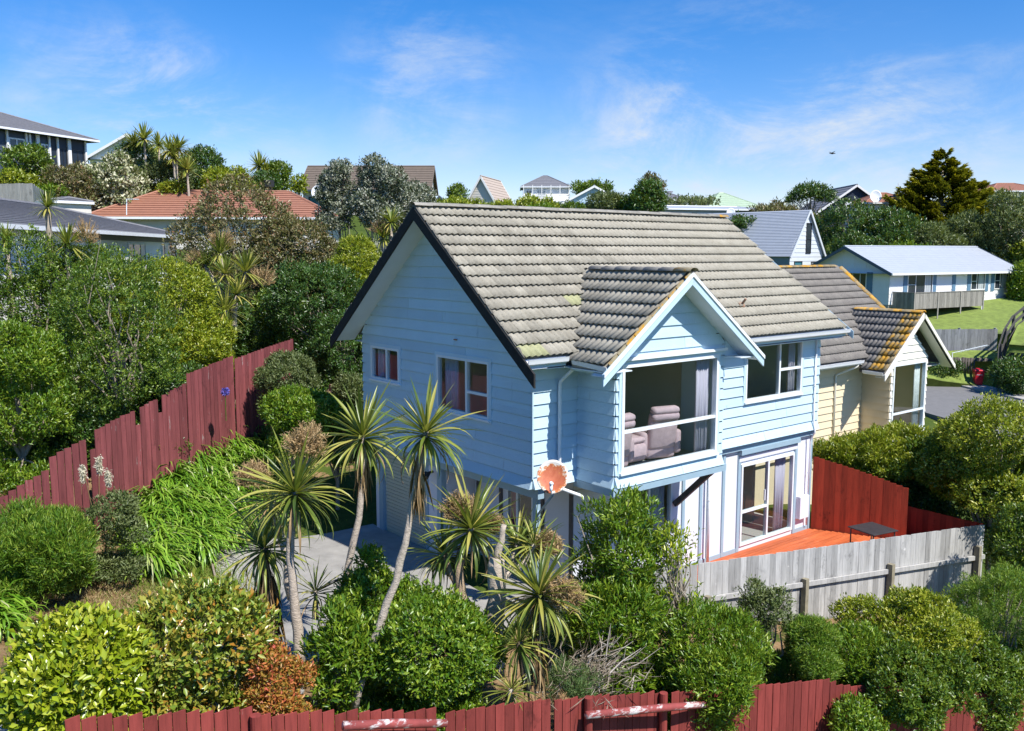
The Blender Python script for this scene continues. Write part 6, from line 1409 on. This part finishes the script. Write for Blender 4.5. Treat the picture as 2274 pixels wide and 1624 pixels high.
gable_front('black gabled house with white barge boards beside the golden cypress', (79.511, 45.040, 11.603), (86.641, 39.218, 11.603), 9.1, 2.0, 3.2, 9, NAVY2, GREYTILE, WHITEBOARD, win=((.28,.36,.7,2.0,PANET),))
def boxhouse(label, uvl, uvr, zb, h, D, rise, wm, rm, wins=(), hip=3, gm=WHITE, group=None):
    l, r = np.array(uvl, float), np.array(uvr, float); L = float(np.hypot(*(r-l)[:2])); H = FH('house', label, (l[0], l[1], zb), bearing(l, r)); H.walls(L, D, -1, h, wm, .3); H.gable_roof(L, D, h, rise, rm, 7, .35, .35, None, gm, hip=hip)
    for a0, a1, z0, z1, pn in wins: H.window('f', L, D, a0*L, a1*L, z0, z1, WHITEBOARD, pn, (L*(a0+a1)/2,))
    return H
bx_ = boxhouse('two storey white house with grey hip roof and balcony on the skyline', (72.230, 86.519, 14.114), (77.140, 82.509, 14.114), 11.3, 4.9, 7, 1.6, WHITEBOARD, GREYTILE, ((.5,.75,.6,2.2,PANE), (.8,.92,.6,2.2,PANE), (.06,.18,2.9,4.3,PANE), (.3,.5,3.1,4.3,PANEC)), 3.2)
mb = MB(); L_ = float(np.hypot(*(np.array((77.140, 82.509, 14.114))-np.array((72.230, 86.519, 14.114)))[:2])); bx_.block(mb, -.2, L_+.2, -1.2, 0, 2.55, 2.7); bx_.block(mb, -.2, L_+.2, -1.2, -1.15, 3.4, 3.5)
for i in range(6): bx_.block(mb, i*L_/5-.05, i*L_/5+.05, -1.2, -1.12, 0, 4.9)
mb.build('balcony', WHITEBOARD, bx_.root)
boxhouse('beige house peeping out behind the dark conifers', (80.938, 68.870, 13.310), (83.470, 66.802, 13.310), 10.5, 3.4, 6, 1.1, BEIGEBOARD, GREYTILE, ((.3,.6,1.5,2.8,PANE),), 2.5)
boxhouse('long low grey house with teal windows and pale roof', (59.676, 49.316, 10.281), (69.852, 44.987, 10.765), 8.6, 2.75, 6, .35, M('grey green board', (.30,.34,.34), .6, .1, 2), WHITEROOF, ((.02,.27,1.0,2.3,PANET), (.33,.47,1.0,2.3,PANET), (.5,.62,1.2,2.3,PANET), (.72,.92,1.0,2.2,PANE)), 1.5)
boxhouse('house with pale green hip roof behind the long low house', (76.242, 56.904, 12.140), (82.697, 54.215, 12.021), 10.2, 2.2, 7, 1.75, WHITEBOARD, M('pale green metal roof', (.38,.48,.34), .5), (), 3.6)
boxhouse('house with terracotta roof between the black gable and the cypress', (75.658, 36.468, 11.548), (79.717, 33.153, 11.548), 9.6, 2.4, 6, 1.0, WHITEBOARD, REDTILE, (), 2.5)
boxhouse('house with terracotta roof at the right edge behind the cypress', (89.406, 30.159, 9.767), (94.194, 26.249, 9.767), 9.0, 4.4, 7, .9, BEIGEBOARD, REDTILE, ((.3,.42,2.4,3.8,PANEC), (.45,.6,2.4,3.8,PANE), (.3,.6,.2,1.4,PANE)), 2.5)
dish((75.417, 35.507, 12.436), (-.65,-.75,.2), .62, 'larger white satellite dish beside the black gabled house', WHITE, arm_to=(75.399, 35.414, 11.766))
dish((77.464, 39.583, 11.771), (-.65,-.75,.2), .42, 'smaller white satellite dish under the black gable', WHITE, arm_to=(77.430, 39.543, 11.348))
dish((62.430, 43.238, 10.740), (-.65,-.75,.2), .45, 'white satellite dish on the long low grey house', WHITE, arm_to=(62.392, 43.192, 10.259))
mb = MB(); mb.tube([(79.158, 35.037, 12.329), (79.248, 35.221, 13.929)], .05, 5); o_ = mb.build('aerial_mast', ALU); tag(o_, 'tall thin aerial mast beside the golden cypress', 'mast')
# ---- street, lawn, bin
ROAD = M('asphalt', (.17,.165,.16), .9, .15, 3, bump=.3, bscale=50, stain=((.10,.10,.10), .6, .5, (1,1,1)))
S0, S1 = np.array((42.860, 13.206, -1.750)), np.array((48.074, 11.749, -1.750))
K0, K1 = np.array((50.537, 17.329, -1.700))[:2], np.array((47.572, 12.222, -1.700))[:2]   # kerb line
kd = unit(K1-K0); kn = np.array((-kd[1], kd[0]))
if np.dot(kn, K0-np.array(camo.location[:2])) < 0: kn = -kn
rp = lambda t, w: tuple(K0+kd*t+kn*w)
flat = lambda x, y: -1.82
slab('road', ROAD, [(rp(-30,-8), rp(-30,0)), (rp(-10,-8), rp(-10,0)), (rp(20,-8), rp(20,0)), (rp(40,-8), rp(40,0))], 3, .03, .5, zf=flat, kind='structure')
slab('kerb', CONCB, [(rp(-30,.004), rp(-30,.18)), (rp(20,.004), rp(20,.18)), (rp(40,.004), rp(40,.18))], 3, .14, .5, zf=flat, kind='structure')
slab('footpath', M('footpath concrete', (.40,.38,.35), .9, .12, 3), [(rp(-30,.184), rp(-30,1.6)), (rp(20,.184), rp(20,1.6)), (rp(40,.184), rp(40,1.6))], 3, .135, .5, zf=flat, kind='structure')
LAWN = M('mown lawn', (.17,.225,.04), .95, .35, 2.2, bump=.6, bscale=40, stain=((.11,.16,.025), .55, 3, (1,1,1)))
def lawnpatch(label_, pts, n=10, name='lawn', deep=2.2):
    a, b, c, d = (np.array(p, float) for p in pts); vs = []; fs = []
    for i in range(n+1):
        for j in range(n+1): s_, t = i/n, j/n; q = (a*(1-s_)+b*s_)*(1-t)+(d*(1-s_)+c*s_)*t; vs.append(tuple(q+np.array((0,0,rng.uniform(-.03,.03)))))
    for i in range(n):
        for j in range(n): k = i*(n+1)+j; fs.append((k, k+n+1, k+n+2, k+1))
    m_ = len(vs); vs += [(x, y, z-deep) for x, y, z in vs]; fs += [tuple(m_+q for q in reversed(f_)) for f_ in fs[:]]
    bd = [i*(n+1) for i in range(n+1)]+[n*(n+1)+j for j in range(1, n+1)]+[i*(n+1)+n for i in range(n-1,-1,-1)]+[j for j in range(n-1,0,-1)]
    for p_, q_ in zip(bd, bd[1:]+bd[:1]): fs.append((p_, q_, m_+q_, m_+p_))
    mb = MB(); mb.add(vs, fs); return mb.build(name, LAWN, None, smooth=True, kind='structure')
lawnpatch('', [(49.858, 20.086, 1.161), (56.415, 12.802, 1.295), (70.910, 18.215, 3.384), (55.204, 23.086, 2.459)], 12)
lawnpatch('', [(48.267, 16.574, -0.446), (51.100, 12.998, -0.207), (54.113, 13.861, 0.233), (49.792, 17.379, 0.172)], 8, 'grass_terrace')
lawnpatch('', [(46.732, 15.754, -1.200), (49.099, 13.093, -1.683), (50.783, 13.754, -1.159), (48.058, 16.459, -0.601)], 8, 'grass_verge')
fence('grey paling fence below the sloping lawn across the street', [(50.397, 17.766, 1.604), (53.898, 14.011, 1.694)], 1.75, palingmat('grey blue palings', (.27,.27,.28), (.36,.35,.35), .6, .2), pw=.2, seed=31, top_j=.01, side=-1, posts=[(.52,.14,False,.08),(.97,.14,False,.08)])
rw = thing('retaining_wall', 'low dark pole retaining wall above the verge with the red bin', 'retaining wall', (48.210, 16.504, -1.165))
pa, pb = np.array((48.370, 16.461, -0.626)), np.array((51.155, 13.133, -0.704))
for i in range(26): q = pa+(pb-pa)*(i+.5)/26; mb = MB(); mb.tube([q-(0,0,.5), q+(0,0,.62+rng.uniform(-.05,.05))], .11, 7); mb.build('pole', M('dark pole', (.10,.085,.07), .9, .3, 6) if i == 0 else bpy.data.materials['dark pole'], rw, smooth=True)
shrub('shrub', (49.02, 15.40, -0.70, 1.50, 0.48), 'olive', 'scrubby plants growing along the low pole retaining wall', lai=1.2, mat='dark', trunk=False)
bn_ = np.array((49.555, 13.236, -1.712)); RED = M('red bin plastic', (.62,.02,.035), .35, .04, 3)
bi = thing('wheelie_bin', 'bright red wheelie bin standing on the kerb', 'bin', tuple(bn_)); bxx = unit(np.array((.62,-.78,0))); byy = np.array((-bxx[1], bxx[0], 0))
def bq(x, y, z): return bn_+bxx*x+byy*y+np.array((0,0,z))
mb = MB(); mb.hexa([bq(-.22,-.24,.06),bq(.22,-.24,.06),bq(.22,.24,.06),bq(-.22,.24,.06),bq(-.29,-.34,.96),bq(.29,-.34,.96),bq(.29,.34,.96),bq(-.29,.34,.96)]); mb.build('body', RED, bi, bevel=.03)
mb = MB(); mb.hexa([bq(-.32,-.38,.962),bq(.32,-.38,.962),bq(.32,.40,.962),bq(-.32,.40,.962),bq(-.29,-.34,1.05),bq(.29,-.34,1.05),bq(.28,.34,1.10),bq(-.28,.34,1.10)]); mb.build('lid', RED, bi, bevel=.03)
mb = MB(); mb.tube([bq(-.26,.42,1.0), bq(.26,.42,1.0)], .025, 6); mb.build('handle', RED, bi)
for s_ in (-1,1): mb = MB(); mb.tube([bq(s_*.26-.03,.26,.10), bq(s_*.26+.03,.26,.10)], .1, 12); mb.build('wheel', M('black tyre', (.02,.02,.02), .7), bi)
mb = MB(); mb.hexa([bq(-.17,-.315,.70),bq(.17,-.315,.70),bq(.17,-.30,.70),bq(-.17,-.30,.70),bq(-.17,-.324,.76),bq(.17,-.324,.76),bq(.17,-.30,.76),bq(-.17,-.30,.76)]); mb.build('bin_label', M('faded white print', (.7,.5,.5), .5, .3, 40), bi)
# dark curved timber fence with stairs at the right edge
cf = thing('curved_fence', 'dark curved slatted timber ramp fence at the right edge above the street', 'fence', (49.696, 11.589, 0.088))
BLW = M('weathered black timber', (.07,.065,.06), .85, .4, 7, stain=((.2,.19,.17), .6, 6, (1,1,1)))
arc = [np.array(p) for p in ((48.681, 11.722, -0.193), (49.363, 11.999, 0.943), (50.316, 12.154, 1.889), (51.632, 12.245, 2.667), (53.293, 12.274, 3.189), (55.990, 12.215, 3.578))]
off_ = np.array((.0,0,-.27))
for i in range(8):
    mb = MB(); pts = [p+off_*i+np.array((.25,-.1,0))*i for p in arc]
    for a, b in zip(pts[:-1], pts[1:]): mb.beam(a, b+(b-a)*.03, .05, .19)
    mb.build('rail', BLW, cf)
for p in arc: mb = MB(); mb.box(p[0]-.08+.3, p[0]+.08+.3, p[1]-.08, p[1]+.08, p[2]-2.6, p[2]+.15); mb.build('post', BLW, cf)
lawnpatch('', [(49.359, 11.382, 1.136), (49.488, 9.328, 1.149), (55.070, 11.529, 2.732), (52.614, 12.174, 2.359)], 6, 'grass_bank', .5)
shrub('shrub', (48.23, 10.09, -0.53, 1.73, 0.86), 'dark', 'added dark shrub standing in for shade below the curved timber fence', lai=2.0)  # shade under the ramp fence put in as an added dark-leaved shrub
# ---- trees beyond
bg = 'trees and bushes on the far slope'
shrub('tree', (6.96, 50.92, 11.50, 2.60, 1.78), 'flowering', 'round tree covered in white flowers above the terracotta roof', T_, lai=2.2, k=26, cap=22000, size=(.26,.42))
shrub('tree', (2.25, 52.32, 12.45, 1.24, 1.68), 'mid', 'green tree in front of the dark hill house', T_, lai=1.9, k=14)
shrub('tree', (1.07, 50.46, 11.06, 1.94, 0.83), 'yellow', 'yellow green bushes at the left edge under the dark hill house', T_, lai=2.0, k=14)
shrub('tree', (3.85, 49.49, 11.06, 1.48, 1.20), 'olive', 'brownish grey bush left of the white flowering tree', T_, lai=1.4, k=12, twigs=10, mat='brown')
shrub('tree', (2.71, 49.69, 10.54, 1.75, 0.56), 'fresh', 'bright green bushes behind the pale fence at left', T_, lai=2.0)
shrub('tree', (9.70, 54.13, 12.99, 1.39, 1.98), 'olive', 'grey green wispy tree right of the white flowering tree', T_, lai=1.5, k=14, mat='fine')
shrub('tree', (10.90, 51.67, 11.88, 1.48, 1.56), 'olive', 'olive tree under the hilltop cabbage trees', T_, lai=1.7, k=14)
shrub('tree', (13.76, 53.34, 12.53, 1.72, 1.72), 'olive', 'rounded dark olive tree right of the hilltop cabbage trees', T_, lai=1.8, k=14, mat='dark')
shrub('tree', (14.59, 49.90, 11.49, 1.74, 1.27), 'yellow', 'yellow green tree above the bronze tree', T_, lai=1.7, k=12)
shrub('tree', (10.44, 49.31, 11.01, 1.06, 0.48), 'yellow', 'bright yellow green bush above the terracotta ridge', lai=2.)
far_cord('hilltop cabbage tree with the topmost round head', [((9.522, 51.928, 14.548), 1.35, 90)], lw=1.)
far_cord('hilltop cabbage tree with a narrow head right of the topmost one', [((10.254, 51.271, 14.183), 1.1, 70)])
far_cord('hilltop cabbage tree with three heads on tall bare stems', [((10.486, 49.699, 13.676), 1.25, 90), ((11.028, 49.676, 13.860), 1.2, 90), ((10.633, 49.497, 13.166), 1.1, 70)], base=(10.618, 49.191, 11.187))
far_cord('small hilltop cabbage tree at the left of the group', [((9.300, 53.380, 14.362), 1.2, 80)])
far_cord('hilltop cabbage tree low on the right of the group', [((10.883, 47.852, 12.297), 1.2, 90)])
far_cord('cabbage tree with yellow crown left of the brown roof', [((20.596, 58.384, 13.843), 1.4, 120), ((20.930, 58.040, 13.406), 1.2, 90)])
shrub('tree', (22.16, 58.30, 13.20, 1.17, 0.93), 'olive', 'round olive tree left of the brown tiled roof', T_, lai=1.8, mat='mid')
shrub('tree', (20.41, 57.00, 12.40, 1.18, 0.81), 'olive', 'dark small tree under the yellow cabbage tree', T_, lai=1.8, mat='dark')
shrub('tree', (23.02, 56.19, 12.50, 0.59, 0.55), 'yellow', 'small yellow bush by the corner of the brown roofed house', lai=1.6)
for i, (e, sp, lb) in enumerate((((29.33, 43.01, 11.11, 0.67, 0.67), 'mid', 'dark green bush before the tiny gables on the skyline'), ((28.19, 41.17, 10.09, 1.96, 0.74), 'yellow', 'yellow green bush left end of the hedge row above the ridge'), ((30.33, 39.39, 9.90, 1.47, 0.70), 'yellow', 'low yellow green bush below the steep white gable'), ((33.81, 39.18, 10.06, 2.19, 0.96), 'yellow', 'widest yellow green bush below the two storey white house'), ((34.56, 35.91, 9.74, 1.23, 0.70), 'mid', 'mid green bush left of the grey green round bush'), ((35.11, 32.92, 10.15, 1.33, 1.03), 'olive', 'grey green round bush before the pale blue gable'), ((28.84, 32.72, 9.36, 1.34, 0.67), 'fresh', 'bright bush just above the ridge of the blue house'))):
    shrub('tree', e, sp, lb, 'bush', lai=2.0, k=12)
shrub('tree', (35.80, 29.80, 10.36, 1.03, 1.61), 'dark', 'dark upright conifer standing above the ridge of the blue house', T_, lai=2.4, k=16, ll=.22)
shrub('tree', (35.71, 31.11, 10.03, 0.62, 1.25), 'dark', 'narrow dark conifer left of the upright conifer', T_, lai=2.4, k=10)
shrub('tree', (39.13, 32.48, 11.60, 0.74, 0.78), 'olive', 'brown topped round tree behind the dark conifers', T_, lai=2., mat='brown')
shrub('tree', (77.75, 78.36, 15.63, 2.79, 0.84), 'dark', 'dark rounded trees behind the pale blue gable', T_, lai=2., mat='mid')
shrub('tree', (68.28, 53.04, 12.39, 3.22, 0.45), 'mid', 'strip of bushes behind the long low grey house', 'bush', lai=2., mat='olive')
shrub('tree', (68.19, 42.45, 10.78, 2.51, 1.14), 'olive', 'brown green scrub right of the long low grey house', 'bush', lai=2., k=14, mat='brown')
shrub('tree', (57.44, 38.00, 9.47, 1.62, 0.53), 'dark', 'dark scrub above the steep grey roof', 'bush', lai=2.)
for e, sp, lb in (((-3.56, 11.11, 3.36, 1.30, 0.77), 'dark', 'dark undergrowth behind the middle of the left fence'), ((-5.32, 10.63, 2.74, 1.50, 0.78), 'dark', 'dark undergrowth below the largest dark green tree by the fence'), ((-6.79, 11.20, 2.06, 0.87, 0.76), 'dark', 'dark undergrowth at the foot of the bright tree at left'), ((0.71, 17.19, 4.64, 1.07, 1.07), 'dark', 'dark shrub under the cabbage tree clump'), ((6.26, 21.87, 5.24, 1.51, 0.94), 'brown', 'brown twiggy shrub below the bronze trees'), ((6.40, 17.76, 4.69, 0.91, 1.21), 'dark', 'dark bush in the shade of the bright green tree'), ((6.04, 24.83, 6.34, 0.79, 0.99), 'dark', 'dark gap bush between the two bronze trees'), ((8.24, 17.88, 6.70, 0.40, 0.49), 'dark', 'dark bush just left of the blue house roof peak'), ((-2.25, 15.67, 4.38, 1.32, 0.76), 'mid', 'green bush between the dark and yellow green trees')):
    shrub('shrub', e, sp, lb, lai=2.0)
# umbrella tree with bare trunks
c_ = np.array((74.908, 42.477, 12.740)); lob = [np.array((*(c_+np.array((math.sin(.886)*x, -math.cos(.886)*x, z))), r, r, r*.55)) for x, z, r in ((-1.6,-.1,.9),(-.8,.45,1.0),(0,.65,1.1),(.9,.5,1.0),(1.7,.1,.9),(0,.2,.8),(-2,-.35,.6))]
shrub('tree', (*c_, 2.2, 1.0), 'olive', 'flat topped umbrella shaped tree with bare branching trunks', T_, lai=1.8, lobes=np.array(lob), mat='dark', twigs=12)
for e, sp, lb in (((69.95, 40.57, 8.07, 2.69, 2.96), 'brown', 'brown scrubby tree behind the steep roofed grey house'), ((66.62, 32.97, 8.59, 3.12, 2.91), 'dark', 'large dark tree behind the white house, left part of the mass'), ((67.56, 29.52, 8.14, 3.05, 2.44), 'mid', 'green tree in the middle of the mass behind the white house'), ((68.51, 26.04, 7.52, 2.38, 1.78), 'olive', 'grey green tree under the golden cypress'), ((72.88, 25.11, 7.74, 2.64, 2.44), 'olive', 'olive tree right under the golden cypress'), ((73.64, 21.98, 8.31, 2.58, 3.76), 'olive', 'tall olive tree at the right edge before the terracotta house'), ((68.56, 17.68, 4.30, 1.43, 2.11), 'fresh', 'green bushes right of the white house'), ((73.39, 19.37, 6.93, 1.51, 1.55), 'yellow', 'yellow green bush at the right edge'), ((63.42, 30.14, 7.13, 2.18, 1.39), 'dark', 'dark shaded bush behind the ridge of the white house'), ((66.09, 26.59, 6.74, 2.54, 0.98), 'fresh', 'bright bush just over the ridge of the white house')):
    shrub('tree', e, sp, lb, T_, lai=2.0, k=16, cap=20000, mat='dark' if (sp == 'mid' and 'mass' in lb) else None)
def cypress():
    rt_ = np.array((math.sin(.886), -math.cos(.886), 0)); px = 92/2019
    V = []; T = []; Rn = []; nv = 0; b = np.array((81.152, 30.948, 5.127)); root = thing('cypress_tree', 'big spreading golden tipped cypress tree on the right skyline', 'tree', (b[0], b[1], gz(b[0], b[1])))
    for u0, vt, vb, w0, n, tag_ in ((2082, 350, 590, 118, 300, 0), (2160, 415, 590, 84, 170, 1)):
        ax = np.array((47.465, 58.749, 6.935))+rt_*(u0-1136.5)*px
        for i in range(n):
            f = rng.random()**.8; v = vt+(vb-vt)*f; z = 6.92-(v-560)*px; prof = min(1, .10+1.35*f)*(1 if f < .75 else 1-.25*(f-.75)/.25); L = w0*px*prof*rng.uniform(.75,1.18)+.25
            az = rng.uniform(0, 2*np.pi); d = np.array((math.cos(az), math.sin(az), 0)); el = rng.uniform(.05,.42)+(.5 if f < .08 else 0); lat = np.array((-d[1], d[0], 0))
            m = int(70+60*L); t = rng.uniform(.25, 1, m)**.7; s_ = rng.normal(0, .30, m)*L*.55*(1.15-t)*1.1; rise = t*L*math.sin(el)+.22*L*(t**3)*.5
            P_ = ax+d*(t*L)[:,None]*math.cos(el)+lat*s_[:,None]; P_[:,2] = z+rise-np.abs(s_)*.28+rng.normal(0,.05,m)
            D_ = unit(d*1.0+lat*np.sign(s_)[:,None]*.45+np.array((0,0,.30))+rng.normal(0,.25,(m,3))); N_ = unit(np.array((0,0,1.))+rng.normal(0,.35,(m,3)))
            v_, t_ = leaves(P_, D_, N_, rng.uniform(.28,.55,m), np.full(m,.15)); V.append(v_); T.append(t_+nv); nv += len(v_); Rn.append(np.repeat(np.clip(.15+.95*(t-.45)*rng.uniform(.6,1.2)+rng.normal(0,.14,m)+(.1 if tag_ else 0), 0, 1), 2))
    V = np.concatenate(V); T = np.concatenate(T); TRI[0] += len(T)
    me = trimesh('foliage', V-rootloc(root), T, [LEAF['cypress']], np.concatenate(Rn)); o = place('foliage', me, root, Matrix.Translation(root.location)); o['kind'] = 'stuff'
    mb = MB(); a0 = np.array((47.465, 58.749, 6.935))+rt_*(2082-1136.5)*px; g = gz(a0[0], a0[1]); mb.tube([(a0[0],a0[1],g-.2), (a0[0],a0[1],12), (a0[0],a0[1],15.6)], [.5,.25,.05], 8); a1 = a0+rt_*78*px; mb.tube([(a0[0],a0[1],g+.5), (a1[0],a1[1],9), (a1[0],a1[1],13)], [.3,.2,.05], 8); mb.build('trunk', BARK, root, smooth=True)
cypress()
fence('pale weathered paling fence on the slope at the left edge', [(-0.605, 49.212, 10.963), (1.273, 46.365, 10.888), (1.605, 45.367, 10.412)], 1.7, palingmat('pale palings', (.42,.40,.36), (.5,.48,.45), .6, .1), pw=.22, seed=41, top_j=.02)
sh0 = np.array((1.277, 44.966, 10.302)); shd = FH('shed', 'low grey shed roof edge beside the pale fence at left', (sh0[0], sh0[1], 8.55), bearing(sh0, np.array((2.187, 41.537, 9.779))), 'shed'); shd.walls(1.9, 2.0, 0, 1.25, BEIGEBOARD, .3); shd.gable_roof(1.9, 2.0, 1.25, .2, GREYTILE, 4, .1, .1, None, WHITE, hip=.6)
# ---- boundary hedge wall behind the house left slope is covered by trees; small flying bird
bd_ = np.array((43.954, 21.021, 13.388)); mb = MB(); mb.tube([bd_-(.18,-.12,0), bd_, bd_+(.16,-.12,0)], [.02,.07,.015], 6); mb.add([bd_+(0,0,.03), bd_+(.10,.25,.12), bd_+(.02,.32,.10), bd_+(-.1,.02,.03)], [(0,1,2,3)]); mb.add([bd_+(0,0,.03), bd_+(-.10,-.28,.10), bd_+(-.16,-.22,.1), bd_+(-.1,.02,.03)], [(0,1,2,3)]); o_ = mb.build('bird', BLK); tag(o_, 'tiny dark bird flying in the sky over the right houses', 'bird')
print('foliage triangles', TRI[0])
